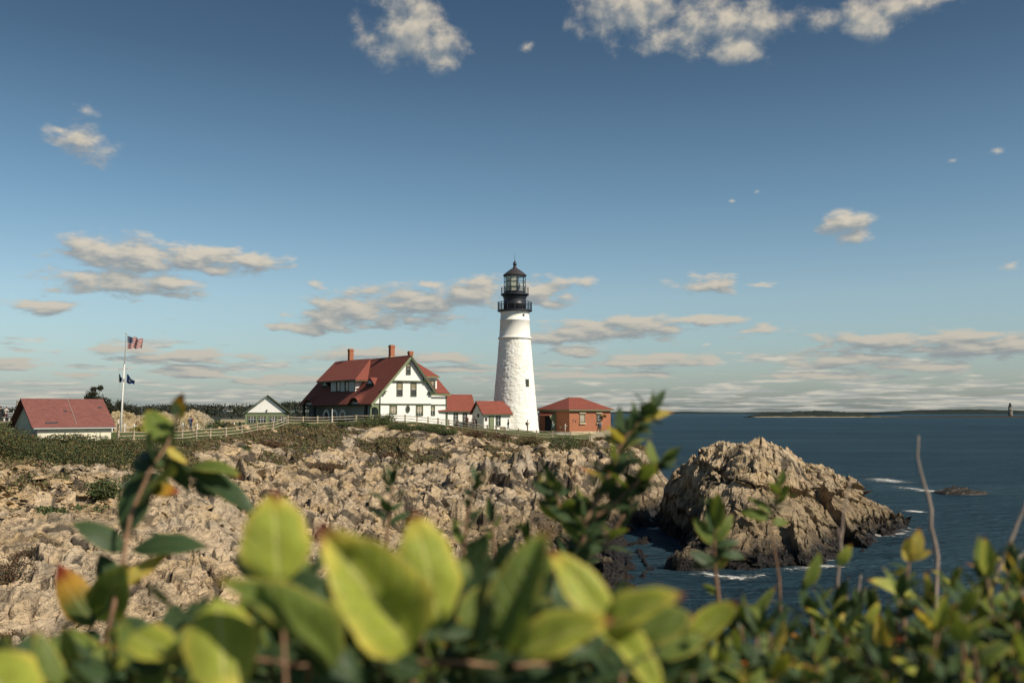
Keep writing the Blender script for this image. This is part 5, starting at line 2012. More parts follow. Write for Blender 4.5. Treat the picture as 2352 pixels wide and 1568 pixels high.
def blob_points(rng, n, c, r, hollow=0.5):
    """points in an uneven shell of a clump"""
    d = rng.normal(size=(n, 3))
    d /= np.linalg.norm(d, axis=1, keepdims=True)
    k = rng.uniform(hollow, 1, (n, 1)) ** 0.6
    lump = 1 + 0.28 * np.sin(d[:, :1] * 5 + c[0]) * np.cos(d[:, 1:2] * 6 + c[1]) + 0.2 * np.sin(d[:, 2:] * 9 + c[0] * 3)
    return np.array(c) + d * k * lump * np.array(r)


def bush(name, px, d, w, h, label, cat='bush', group=None, m=None, leaf=0.16, n=900, seed=1, lumps=7, sink=0.15, kind=None, z=None):
    rng = np.random.RandomState(seed * 13 + 5)
    q = P(px, 1000, d)
    z0 = ground_z(q.x, q.y) if z is None else z
    root = thing(name, (q.x, q.y, z0), label, cat, group)
    pts = []
    stem = MB()
    for k in range(lumps):
        a = 2 * math.pi * k / lumps + rng.uniform(-0.4, 0.4)
        rr_ = rng.uniform(0.15, 0.62) * w / 2
        cx, cy = q.x + math.cos(a) * rr_, q.y + math.sin(a) * rr_ * 0.8
        top = h * rng.uniform(0.62, 1.0) * (1 - 0.35 * (rr_ / (w / 2)))
        r = (w * rng.uniform(0.22, 0.34), w * rng.uniform(0.22, 0.32), top * 0.5)
        pts.append(blob_points(rng, n // lumps, (cx, cy, z0 - sink + top * 0.5), r))
        stem.tube([(q.x, q.y, z0 - 0.3), (q.x * 0.4 + cx * 0.6, q.y * 0.4 + cy * 0.6, z0 + top * 0.35), (cx, cy, z0 + top * 0.75)], [0.04, 0.028, 0.01], 5)
    stem.build('stem', M_BARK, root)
    v, f, t = leaf_quads(np.concatenate(pts), leaf, rng)
    o = np_mesh('foliage', v - np.array(root.location), f, m or FM_BUSH, False, root, attrs={'tone': t})
    return root


def py_of(x, y, z):
    """picture row of a world point, used for measuring heights off the photograph"""
    c, s = math.cos(PITCH), math.sin(PITCH)
    dy, dz = y, z - CAM_Z
    return 784 - F * (-s * dy + c * dz) / (c * dy + s * dz)


def z_at(px, py, d):
    return P(px, py, d).z


# rose hedge in front of the shed: one dense thicket
rng = np.random.RandomState(3)
pts = []
prof_x = [-300, -60, 0, 40, 70, 90, 130, 170, 210, 260, 300, 345, 400, 440]
prof_y = [952, 954, 960, 974, 987, 1003, 1011, 1009, 1014, 1014, 1013, 1018, 1020, 1024]
for i in range(330):
    px = rng.uniform(-260, 425)
    d = rng.uniform(86, 97) if px < 240 else rng.uniform(84, 97 + (px - 240) * 0.05)
    q = P(px, 1000, d)
    g = ground_z(q.x, q.y)
    ztop = z_at(px, np.interp(px, prof_x, prof_y) + rng.uniform(0, 10), 94)
    k = sstep(83, 93, d)
    top = g + 0.7 + (max(ztop - g - 0.7, 0.3)) * k - rng.uniform(0, 0.4)
    hh = max(top - g, 0.5)
    pts.append(blob_points(rng, 270, (q.x, q.y, g + hh * 0.5 - 0.1), (1.1, 1.0, hh * 0.55), 0.55))
v, f, t = leaf_quads(np.concatenate(pts), 0.115, rng)
o = np_mesh('rose_thicket', v, f, FM_HEDGE, False, attrs={'tone': t})
tag(o, 'dense wild rose thicket in front of the shed, green with yellow and russet leaves', kind='stuff')

# low plants and dry grass in the soil between the rocks
rng = np.random.RandomState(8)
used, fc = compact(faces[~is_lawn])
vr = verts[used]
sc_ = scrub[used]
r_d = vr[:, 1]
p_ = np.where(sc_ > 0.42, (r_d / 100.0) ** 1.0, 0) * (r_d > 45) * (vr[:, 2] > 3)
p_ = p_ / p_.sum()
pick = rng.choice(len(vr), 15000, p=p_)
base = vr[pick]
n = len(base)
blades = []
for k in range(4):
    c = base + rng.normal(size=(n, 3)) * np.array([0.16, 0.16, 0.05]) + np.array([0, 0, 0.14])
    blades.append(c)
cc = np.concatenate(blades)
v, f, t = leaf_quads(cc, 0.17, rng, flat=-0.6, stretch=1.7)
o = np_mesh('scrub_plants', v, f, FM_DRY, False, attrs={'tone': np.clip(t * 0.9 + np.repeat(np.tile(vnoise(base[:, 0] / 3, base[:, 1] / 3, 88), 4), 4) * 0.5, 0, 1)})
tag(o, 'low dry grass and scrub growing in the soil between the rocks', kind='stuff')

FR = 'bushes along the rail fence'
for i, (px, d, w, yt, lb) in enumerate([
    (700, 131, 3.4, 966, "low dark bush by the fence, left end of the row below the keeper's house"),
    (748, 134, 3.0, 976, "small low bush under the thin white pole"),
    (800, 135, 4.0, 968, "round green bush below the dark porch arches"),
    (850, 137, 4.6, 950, "tall green bush hiding the fence at the corner of the porch"),
    (882, 138, 3.2, 940, "tallest bush by the fence, loose twigs over the green porch arch"),
    (915, 136, 3.8, 964, "green bush below the left ground floor window of the white gable"),
    (955, 136, 3.6, 970, "green bush under the oval window"),
    (995, 136, 4.0, 966, "bush below the right ground floor window, at the bend of the fence"),
    (1030, 135, 3.2, 984, "low bush at the right corner of the keeper's house, last of the row"),
]):
    q = P(px, 1000, d)
    h = max(z_at(px, yt, d) - ground_z(q.x, q.y), 0.8)
    bush('bush', px, d, w, h, lb, group=FR, seed=20 + i, n=2600, leaf=0.12)
for i, (px, d, w, h, m_, lb) in enumerate([
    (1295, 131, 4.2, 2.3, FM_BUSH, 'green clump of tall grass and brush under the fence below the brick building'),
    (1225, 133, 3.2, 1.3, FM_DRY, 'brown tuft below the fence left of the tall grass clump'),
    (1140, 136, 4.6, 1.2, FM_RUST, 'brown heather patch below the white entry building'),
    (1255, 122, 2.4, 1.8, FM_DRY, 'tall straw coloured grass tuft among the rocks below the brush'),
    (1088, 134, 3.6, 1.1, FM_RUST, 'russet brush below the fence in front of the passage'),
    (620, 117, 4.0, 1.0, FM_RUST, 'russet brush on the rocks in front of the hut'),
    (555, 112, 4.0, 0.9, FM_BUSH, 'low green brush under the fence left of the hut'),
    (880, 122, 4.4, 1.0, FM_RUST, 'russet bush in the middle of the rocky slope below the house'),
    (745, 106, 4.6, 1.0, FM_RUST, 'wide russet bush on the ledges left of centre'),
    (190, 61, 4.2, 1.5, FM_BUSH, 'dark green bush on the lower left slope above the slabs'),
    (240, 68, 2.6, 1.8, FM_BUSH, 'dark green bush halfway up the left slope, right of the stones'),
    (120, 62, 2.2, 0.9, FM_BUSH, 'small dark bush among loose stones at left'),
    (30, 36, 2.3, 1.5, FM_RUST, 'red brown bush on the slabs at the lower left edge'),
    (75, 40, 2.0, 1.0, FM_RUST, 'small red leaved bush just right of the red brown one'),
    (20, 30, 1.4, 0.9, FM_RUST, 'low red leaved bush at the bottom left edge of the slabs'),
    (420, 84, 4.5, 1.2, FM_RUST, 'brown brush below the thicket behind the tall left shoot'),
    (330, 78, 3.5, 1.1, FM_HEDGE, 'brown green brush at the foot of the thicket'),
]):
    bush('bush', px, d, w, h, lb, group='bushes among the rocks', seed=50 + i, n=2600 if d > 50 else 2200, m=m_, leaf=0.12 if d > 50 else 0.06)

# ---- trees behind the shed


def tree(px, d, yt, yb, w, label, seed, m, n=2600, leaf=0.28, dense=1.0, name='tree', tuft=False):
    rng = np.random.RandomState(seed)
    zb, zt = z_at(px, yb, d), z_at(px, yt, d)
    q = P(px, yb, d)
    H = zt - zb
    root = thing(name, (q.x, q.y, zb), label, 'tree', 'trees behind the shed')
    tr = MB()
    fork = zb + H * 0.3
    tr.tube([(q.x, q.y, zb - 0.3), (q.x + 0.05, q.y, zb + H * 0.15), (q.x, q.y, fork)], [0.2, 0.16, 0.13], 8)
    tr.build('trunk', M_BARK, root)
    pts = []
    lm = MB()
    nl = 11
    for k in range(nl):
        a = 2 * math.pi * k / nl + rng.uniform(-0.3, 0.3)
        rr_ = w / 2 * rng.uniform(0.3, 0.85)
        top = zb + H * rng.uniform(0.5, 0.95) * (1 - 0.25 * rr_ / (w / 2))
        e = (q.x + math.cos(a) * rr_, q.y + math.sin(a) * rr_, top)
        lm.tube([(q.x, q.y, fork - 0.2), (q.x + math.cos(a) * rr_ * 0.5, q.y + math.sin(a) * rr_ * 0.5, fork + (top - fork) * 0.6), e], [0.09, 0.05, 0.015], 5)
        pts.append(blob_points(rng, n // nl, (e[0], e[1], top - H * 0.12), (w * 0.2, w * 0.2, H * 0.2), 0.2))
        pts.append(blob_points(rng, n // nl // 2, (q.x + math.cos(a) * rr_ * 0.8, q.y, zb + H * 0.3), (w * 0.22, w * 0.2, H * 0.26), 0.2))
    if tuft:
        for (dx, dz) in ((-0.35, 0.0), (0.55, 0.12)):
            e = (q.x + dx, q.y, zt + dz)
            lm.tube([(q.x, q.y, fork), (q.x + dx * 0.5, q.y, zt - 1.2), e], [0.08, 0.05, 0.03], 5)
            pts.append(blob_points(rng, 420, e, (0.42, 0.4, 0.3), 0.2))
    lm.build('limb', M_BARK, root)
    v, f, t = leaf_quads(np.concatenate(pts), leaf, rng)
    np_mesh('crown', v - np.array(root.location), f, m, False, root, attrs={'tone': t})


tree(219, 128, 893, 962, 3.6, 'dark tree behind the shed roof with two tufts sticking up', 5, FM_TREE, 7500, 0.13, tuft=True)
tree(262, 128, 914, 972, 3.0, 'low dark tree between the tufted tree and the flagpole', 6, FM_TREE, 5000, 0.13)
tree(292, 130, 908, 976, 3.4, 'thin leaved grey tree directly behind the flagpole', 7, FM_TREE, 3400, 0.11)
tree(160, 132, 928, 965, 4.0, 'low tree whose twigs just show over the shed ridge', 9, FM_TREE, 2600, 0.12)

# ---- far wooded hills
rng = np.random.RandomState(4)
pts, rad = [], []
NT_ = 1900
for i in range(NT_):
    px = rng.uniform(-260, 905)
    d = rng.uniform(300, 640)
    q = P(px, 940, d)
    skyl = np.interp(px, [-260, 250, 330, 420, 520, 600, 660, 740, 850, 905], [938, 938, 931, 929, 931, 930, 924, 922, 926, 940]) - rng.uniform(-1.2, 1.5)
    zt = z_at(px, skyl, d)
    k = 1 if d > 560 or rng.rand() < 0.1 else rng.uniform(0.25, 0.97)
    zc = 6.5 + (zt - 6.5) * (k if k == 1 else k * sstep(280, 640, d))
    r = rng.uniform(2.0, 4.2)
    pts.append(blob_points(rng, 62, (q.x, q.y, max(zc, 8) - 2.4), (r, r, 2.6), 0.4))
v, f, t = leaf_quads(np.concatenate(pts), 0.75, rng, stretch=1.2)
o = np_mesh('far_forest', v, f, FM_FOREST, False, attrs={'tone': t})
tag(o, 'dark wooded hills far behind the lighthouse grounds', kind='stuff')


def far_house(px, py, d, w, h, label):
    q = P(px, py, d)
    root = thing('far_house', q, label, 'house', 'white houses in the far woods')
    b = MB()
    b.hexa([(q.x - w / 2, q.y, q.z), (q.x + w / 2, q.y, q.z), (q.x + w / 2, q.y + 6, q.z), (q.x - w / 2, q.y + 6, q.z), (q.x - w / 2, q.y, q.z + h), (q.x + w / 2, q.y, q.z + h), (q.x + w / 2, q.y + 6, q.z + h), (q.x - w / 2, q.y + 6, q.z + h)])
    b.build('wall', M_WHITE, root)
    r = MB()
    r.prism([(q.x - w / 2 - 0.4, q.y - 0.4, q.z + h), (q.x - w / 2 - 0.4, q.y + 6.4, q.z + h), (q.x - w / 2 - 0.4, q.y + 3, q.z + h + 0.7)], (w + 0.8, 0, 0))
    r.build('roof', mat('grey_far_roof', (0.12, 0.11, 0.10), 0.9), root)


far_house(*Z4(922, 612), 540, 1.7, 0.9, 'tiny white house in the far woods, right one of the pair')
far_house(*Z4(858, 614), 540, 1.2, 0.6, 'tiny white house in the far woods, left one of the pair')

# ---- rock outcrops on the grass
M_OUT = rock_material('outcrop_rock', (0.46, 0.36, 0.20), (0.34, 0.27, 0.15), (0.3, 0.22, 0.12), False)
for (x0, x1, yt, yb, d, seed, lb) in ((255, 310, 938, 980, 127, 5, 'rounded tan rock outcrop right behind the flagpole'), (318, 352, 946, 982, 130, 6, 'low tan rock outcrop behind the yellow flowers'),
                                      (352, 408, 940, 984, 128, 7, 'tan rock outcrop left of the person in blue'), (410, 492, 937, 992, 131, 8, 'large craggy tan outcrop behind the person in blue')):
    a, b = P(x0, yb, d), P(x1, yb, d)
    zb = b.z - 0.3
    h = z_at((x0 + x1) / 2, yt, d) - zb
    o = blob_rock('rock_outcrop', ((a.x + b.x) / 2, d, zb), ((b.x - a.x) / 2 * 1.12, 5.0), h * 0.85, seed * 17, M_OUT, 110, 1.0, 0.12, (0.1, -0.1, 0.15, 0.3)[seed - 5], 0.34)
    tag(o, lb, 'rock', 'rock outcrops on the grass')
bush('flowering_bush', 321, 122, 1.9, 1.5, 'bush with bright yellow flowers on the grass by the rope fence', m=FM_YELLOW, n=900, leaf=0.13, seed=91)
q_ = P(498, 988, 126)
bush('juniper_mound', 500, 126, 3.9, z_at(500, 957, 126) - z_at(500, 988, 126), 'smooth green juniper mound right of the craggy outcrop', m=FM_BUSH, n=2200, leaf=0.13, seed=92, z=q_.z)
# low stone wall and road edge beyond
wl = MB()
a, b = P(*Z4(815, 750), 165), P(*Z4(1165, 752), 165)
wl.hexa([(a.x, 165, a.z - 0.5), (b.x, 165, b.z - 0.5), (b.x, 166, b.z - 0.5), (a.x, 166, a.z - 0.5), (a.x, 165, a.z + 0.3), (b.x, 165, b.z + 0.3), (b.x, 166, b.z + 0.3), (a.x, 166, a.z + 0.3)])
o = wl.build('stone_wall', M_STONE)
tag(o, 'low pale stone wall left of the green hut', 'wall')

# ------------------------------------------------------------------ fences


def rail_fence(posts, label, hgt=1.15, rails=(0.98, 0.62, 0.26), name='rail_fence', mw=None, pr=0.09, rr_=0.05):
    """posts: (picture x, distance) ; every post and rail is a part"""
    mw = mw or M_WOOD
    pts = []
    for px, d in posts:
        q = P(px, 1000, d)
        pts.append(Vector((q.x, q.y, ground_z(q.x, q.y))))
    root = thing(name, pts[0], label, 'fence')
    rnd = random.Random(5)
    for i, p in enumerate(pts):
        m_ = MB()
        t = (pts[min(i + 1, len(pts) - 1)] - pts[max(i - 1, 0)])
        t.z = 0
        t.normalize()
        s = Vector((-t.y, t.x, 0))
        h = hgt * rnd.uniform(0.96, 1.06)
        lean = Vector((rnd.uniform(-0.04, 0.04), rnd.uniform(-0.04, 0.04), 0))
        q = [p + t * a * pr + s * b * pr for a, b in ((-1, -1), (1, -1), (1, 1), (-1, 1))]
        m_.hexa([k + Vector((0, 0, -0.5)) for k in q] + [k + lean + Vector((0, 0, h)) for k in q])
        m_.build('post', mw, root)
    for i in range(len(pts) - 1):
        a, b = pts[i], pts[i + 1]
        t = (b - a).normalized()
        s = Vector((-t.y, t.x, 0)).normalized()
        for rz_ in rails:
            m_ = MB()
            e = rnd.uniform(-0.03, 0.03)
            m_.tube([a - s * pr + Vector((0, 0, rz_ + e)) - t * 0.12, a.lerp(b, 0.5) - s * pr + Vector((0, 0, rz_ - 0.02)), b - s * pr + Vector((0, 0, rz_ - e)) + t * 0.12], [rr_, rr_ * 1.15, rr_ * 0.9], 6)
            m_.build('rail', mw, root)
    return root


FP = [(271, 100), (306, 102), (342, 104), (380, 106.5), (418, 109), (451, 111.5), (482, 113.5), (518, 116), (555, 118.5), (590, 122), (626, 126), (660, 130), (694.5, 133.5), (728, 136), (763, 137.5), (818, 139),
      (856, 139.6), (893, 140), (930, 140), (957, 140), (982.6, 140), (1006, 140), (1031, 139.8), (1053, 139.6), (1076, 139.4), (1098, 139.2), (1119, 139), (1140, 138.8), (1160, 138.6), (1191, 138.3), (1232.6, 138), (1270, 138), (1310, 138), (1354, 138)]
rail_fence(FP, 'long weathered split rail fence along the top of the rocks')
rail_fence([(505, 150), (528, 148), (550, 146), (572, 145)], 'short rail fence by the road left of the green hut', rails=(0.9, 0.5))

# plank fence turning back along the cliff edge
a, b = P(1357, 1000, 138.2), P(1404, 1000, 157)
root = thing('plank_fence', (a.x, a.y, ground_z(a.x, a.y)), 'pale plank fence running back from the corner beside the brick building', 'fence')
NPL = 15
for i in range(NPL):
    p = a.lerp(b, i / NPL)
    p2 = a.lerp(b, (i + 0.86) / NPL)
    g = ground_z(p.x, p.y)
    t = (b - a).normalized()
    s = Vector((-t.y, t.x, 0)) * 0.03
    zt = z_at(1357 + 47 * i / NPL, 1001 - 17 * i / NPL - 2, p.y)
    m_ = MB()
    z0_ = g - 0.3
    m_.hexa([(p - s).xy.to_3d() + Vector((0, 0, z0_)), (p2 - s).xy.to_3d() + Vector((0, 0, z0_)), (p2 + s).xy.to_3d() + Vector((0, 0, z0_)), (p + s).xy.to_3d() + Vector((0, 0, z0_)),
             (p - s).xy.to_3d() + Vector((0, 0, zt)), (p2 - s).xy.to_3d() + Vector((0, 0, zt)), (p2 + s).xy.to_3d() + Vector((0, 0, zt)), (p + s).xy.to_3d() + Vector((0, 0, zt))])
    m_.build('plank', M_WOOD, root)

# white rope fence on the grass
M_ROPE = mat('white_rope', (0.62, 0.56, 0.46), 0.9)
rp = [Z3(1262, 1250), Z3(1403, 1252), Z3(1510, 1255), Z3(1640, 1262), Z3(1760, 1262), Z3(1880, 1262), Z4(272, 880), Z4(480, 892), Z4(690, 890), Z4(900, 885), Z4(1010, 880)]
pts = [P(p[0], p[1], 121 + i * 0.6) for i, p in enumerate(rp)]
root = thing('rope_fence', pts[0], 'low white posts with sagging rope round the lawn by the flagpole', 'fence')
for i, p in enumerate(pts):
    m_ = MB()
    m_.tube([p + Vector((0, 0, -0.4)), p + Vector((0, 0, 0.88)), p + Vector((0, 0, 0.95))], [0.06, 0.06, 0.02], 6)
    m_.build('post', M_WHITE, root)
    if i < len(pts) - 1:
        r = MB()
        q = pts[i + 1]
        r.tube([p.lerp(q, k / 8) + Vector((0, 0, 0.85 - 0.45 * (1 - (2 * k / 8 - 1) ** 2))) for k in range(9)], 0.035, 5)
        r.build('rope', M_ROPE, root)

# thin white pole by the fence
p = P(*Z1(578, 1100), 137)
m_ = MB()
zt = z_at(*Z1(578, 930), 137)
m_.tube([(p.x, p.y, p.z - 1), (p.x, p.y, zt - 0.15), (p.x, p.y, zt)], [0.06, 0.05, 0.03], 8)
o = m_.build('white_pole', M_WHITE)
tag(o, "thin white pole standing at the fence before the dark porch", 'pole')

# ------------------------------------------------------------------ flagpole and flags
pb, pt = P(*Z3(1356, 1272), 115), P(*Z3(1422, 158), 115)
root = thing('flagpole', pb, 'tall white flagpole with crossbar, leaning slightly right', 'flagpole')
AXP = (pt - pb)
at = lambda k: pb + AXP * k
m_ = MB()
m_.tube([pb + Vector((0, 0, -0.4)), at(0.3), at(0.69)], [0.115, 0.10, 0.075], 10)
m_.build('pole', M_WHITE, root, True)
m_ = MB()
off = Vector((-0.03, -0.02, 0))
m_.tube([at(0.66) + off, at(0.71) + off * 0.5, at(0.99)], [0.06, 0.055, 0.04], 10)
m_.build('topmast', mat('grey_mast_paint', (0.35, 0.36, 0.35), 0.5), root, True)
m_ = MB()
m_.ball(pt, 0.11, 12, 8)
m_.build('finial', mat('pale_gold_ball', (0.45, 0.42, 0.32), 0.4), root, True)
m_ = MB()
ya, yb_ = P(*Z3(1334, 561), 115), P(*Z3(1440, 550), 115)
m_.tube([ya, yb_], 0.035, 6)
m_.build('crossbar', M_GREYWHITE, root)
m_ = MB()
cpos = P(*Z3(1392, 680), 115)
m_.hexa([cpos + Vector((a * 0.16, b * 0.12, c * 0.16)) for c in (-1, 1) for a, b in ((-1, -1), (1, -1), (1, 1), (-1, 1))])
m_.build('masthead_fitting', M_GREYWHITE, root)
for X0, Y0, X1, Y1 in ((1336, 561, 1350, 810), (1432, 552, 1408, 800), (1425, 170, 1380, 1180)):
    m_ = MB()
    m_.tube([P(*Z3(X0, Y0), 114.9), P(*Z3(X1, Y1), 114.9)], 0.012, 4)
    m_.build('halyard', M_CONC, root)


def flag_material(name, kind_):
    m = bpy.data.materials.new(name)
    m.use_nodes = True
    T = NT(m.node_tree)
    out = T.n('ShaderNodeOutputMaterial')
    uv = T.n('ShaderNodeUVMap', uv_map='UVMap')
    sep = T.n('ShaderNodeSeparateXYZ', ins={0: uv.outputs[0]})
    u, v = sep.outputs[0], sep.outputs[1]
    if kind_ == 'stripes':
        odd = T.m('MODULO', T.m('FLOOR', T.m('MULTIPLY', v, 12.999)), 2.0)
        c = T.mix(odd, (0.42, 0.035, 0.04), (0.68, 0.60, 0.56))
        inb = T.m('MULTIPLY', T.m('LESS_THAN', u, 0.4), T.m('GREATER_THAN', v, 6 / 13))
        # staggered rows of stars
        su = T.m('MULTIPLY', T.m('DIVIDE', u, 0.4), 6.0)
        sv = T.m('MULTIPLY', T.m('DIVIDE', T.m('SUBTRACT', v, 6 / 13), 7 / 13), 5.0)
        fu, fv = T.m('SUBTRACT', T.m('FRACT', su), 0.5), T.m('SUBTRACT', T.m('FRACT', sv), 0.5)
        star = T.m('LESS_THAN', T.m('SQRT', T.m('ADD', T.m('MULTIPLY', fu, fu), T.m('MULTIPLY', fv, fv))), 0.24)
        cant = T.mix(star, (0.03, 0.045, 0.12), (0.65, 0.6, 0.58))
        c = T.mix(inb, c, cant)
    else:
        d1 = T.m('SQRT', T.m('ADD', T.m('POWER', T.m('MULTIPLY', T.m('SUBTRACT', u, 0.42), 1.5), 2.0), T.m('POWER', T.m('SUBTRACT', v, 0.52), 2.0)))
        c = T.mix(T.m('LESS_THAN', d1, 0.17 if kind_ == 'crest' else 0.0), (0.012, 0.03, 0.11), (0.35, 0.32, 0.14))
        if kind_ == 'crest':
            c = T.mix(T.m('LESS_THAN', d1, 0.09), c, (0.25, 0.3, 0.32))
    b = T.n('ShaderNodeBsdfPrincipled', ins={'Roughness': 0.8, 'Base Color': c, 'Specular IOR Level': 0.1})
    tl = T.n('ShaderNodeBsdfTranslucent', ins={0: c})
    T.set(out.inputs[0], T.n('ShaderNodeMixShader', ins={0: 0.3, 1: b, 2: tl}))
    return m


def flag(corners, d, m, label, waves=2.3, amp=0.16, nu=30, nv=16, name='flag'):
    """corners: top hoist, top fly, bottom fly, bottom hoist in the picture"""
    A, B, C_, D_ = (P(p[0], p[1], d) for p in corners)
    vv, ff, uv = [], [], []
    for j in range(nv + 1):
        for i in range(nu + 1):
            u, v = i / nu, j / nv
            p = A.lerp(B, u).lerp(D_.lerp(C_, u), v)
            ph = u * waves * 2 * math.pi + v * 1.3
            p = p + Vector((0.02 * math.sin(ph * 1.7), math.sin(ph) * amp * min(1, u * 2.5), 0.09 * math.sin(ph + 0.6) * min(1, u * 2)))
            vv.append(p)
    for j in range(nv):
        for i in range(nu):
            a = j * (nu + 1) + i
            ff.append((a, a + 1, a + nu + 2, a + nu + 1))
            for (x, y) in ((i, j), (i + 1, j), (i + 1, j + 1), (i, j + 1)):
                uv.append((x / nu, 1 - y / nv))
    o = np_mesh(name, np.array([tuple(p) for p in vv]), np.array(ff), m, True, uvs=np.array(uv))
    return tag(o, label, 'flag')


flag([Z3(1434, 184), Z3(1608, 222), Z3(1592, 322), Z3(1432, 326)], 115, flag_material('striped_flag_cloth', 'stripes'), 'red and white striped flag with blue starred corner at the top of the flagpole')
flag([Z3(1430, 610), Z3(1516, 700), Z3(1504, 732), Z3(1421, 708)], 115, flag_material('blue_crest_flag_cloth', 'crest'), 'dark blue flag with a crest, right of the flagpole', 1.2, 0.08, 16, 10)
flag([Z3(1338, 608), Z3(1384, 664), Z3(1380, 700), Z3(1334, 700)], 115.3, flag_material('blue_flag_cloth', 'plain'), 'plain dark blue flag, left of the flagpole', 1.0, 0.06, 14, 10)

# ------------------------------------------------------------------ lookout deck at far left
zA_ = lambda X, Y: (X / 15.68 * .9408, (950 + Y / 15.68) * .9408)
dk = 112
p0, p1 = P(*zA_(-700, 1235), dk), P(*zA_(600, 1235), dk)
root = thing('lookout_deck', p0, 'raised wooden lookout deck with dark railing at the far left edge', 'deck')
m_ = MB()
m_.hexa([(p0.x, dk - 0.1, p0.z - 0.15), (p1.x, dk - 0.1, p0.z - 0.15), (p1.x, dk + 3, p0.z - 0.15), (p0.x, dk + 3, p0.z - 0.15), (p0.x, dk - 0.1, p0.z + 0.05), (p1.x, dk - 0.1, p0.z + 0.05), (p1.x, dk + 3, p0.z + 0.05), (p0.x, dk + 3, p0.z + 0.05)])
m_.build('deck_floor', M_WOOD, root)
zr = z_at(*zA_(510, 822), dk)
for X in (-560, -300, -30, 260, 510):
    q = P(*zA_(X, 1000), dk)
    m_ = MB()
    m_.tube([(q.x, dk, p0.z - 2.2), (q.x, dk, zr + 0.05)], 0.045, 6)
    m_.build('railing_post', M_GREYWHITE if X > 400 else M_BLACK, root)
for k in (0, 0.33, 0.66):
    m_ = MB()
    q0, q1 = P(*zA_(-700, 1000), dk), P(*zA_(515, 1000), dk)
    z_ = zr - (zr - p0.z) * k
    m_.tube([(q0.x, dk, z_), (q1.x, dk, z_)], 0.035, 6)
    m_.build('railing', M_BLACK, root)
# bench on the deck
bq = P(*zA_(370, 1010), dk + 1.2)
root = thing('bench', (bq.x, bq.y, p0.z + 0.05), 'grey slatted bench with white legs on the lookout deck', 'bench')
m_ = MB()


def wbox(mb, x0, x1, y0, y1, z0, z1):
    return mb.hexa([(x0, y0, z0), (x1, y0, z0), (x1, y1, z0), (x0, y1, z0), (x0, y0, z1), (x1, y0, z1), (x1, y1, z1), (x0, y1, z1)])


zf = p0.z + 0.05
wbox(m_, bq.x - 0.75, bq.x + 0.6, bq.y, bq.y + 0.5, zf + 0.42, zf + 0.48)
m_.build('seat', M_GREYWHITE, root)
for k in range(2):
    m_ = MB()
    wbox(m_, bq.x - 0.75, bq.x + 0.6, bq.y + 0.46, bq.y + 0.5, zf + 0.6 + 0.22 * k, zf + 0.74 + 0.22 * k)
    m_.build('backrest_slat', M_GREYWHITE, root)
for a in (-0.68, -0.1, 0.5):
    m_ = MB()
    wbox(m_, bq.x + a, bq.x + a + 0.08, bq.y + 0.02, bq.y + 0.48, zf, zf + 0.419)
    m_.build('leg', M_WHITE, root)
# wooden frame behind the deck
fq = P(*zA_(650, 1000), 110)
root = thing('sign_frame', (fq.x, 110, z_at(*zA_(650, 1230), 110)), 'tall grey timber post with two cross rails behind the shed gable', 'post')
m_ = MB()
m_.tube([(fq.x, 110, z_at(*zA_(650, 1300), 110)), (fq.x, 110, z_at(*zA_(655, 430), 110))], 0.1, 6)
m_.build('post', M_WOOD, root)
q2 = P(*zA_(1100, 600), 110)
m_ = MB()
m_.tube([(q2.x, 110, z_at(*zA_(650, 1300), 110)), (q2.x, 110, z_at(*zA_(655, 430), 110))], 0.1, 6)
m_.build('post', M_WOOD, root)
for Y in (470, 600):
    m_ = MB()
    z_ = z_at(*zA_(650, Y), 110)
    m_.tube([(fq.x, 109.92, z_), (q2.x, 109.92, z_)], 0.055, 6)
    m_.build('rail', M_WOOD, root)
# stand and railing by the brick house door
pn = P(*Z2(580, 1460), 147)
m_ = MB()
wbox(m_, pn.x - 0.45, pn.x + 0.45, 147, 147.3, pn.z - 0.6, pn.z + 0.35)
o = m_.build('litter_bin', M_WOOD)
tag(o, 'small brown box standing by the fence before the entry building', 'bin')

# ------------------------------------------------------------------ people


def skin_color(n, c):
    return mat(n, c, 0.7)


M_SKIN = skin_color('skin', (0.45, 0.27, 0.18))
M_HAIR = mat('dark_hair', (0.03, 0.022, 0.018), 0.8)


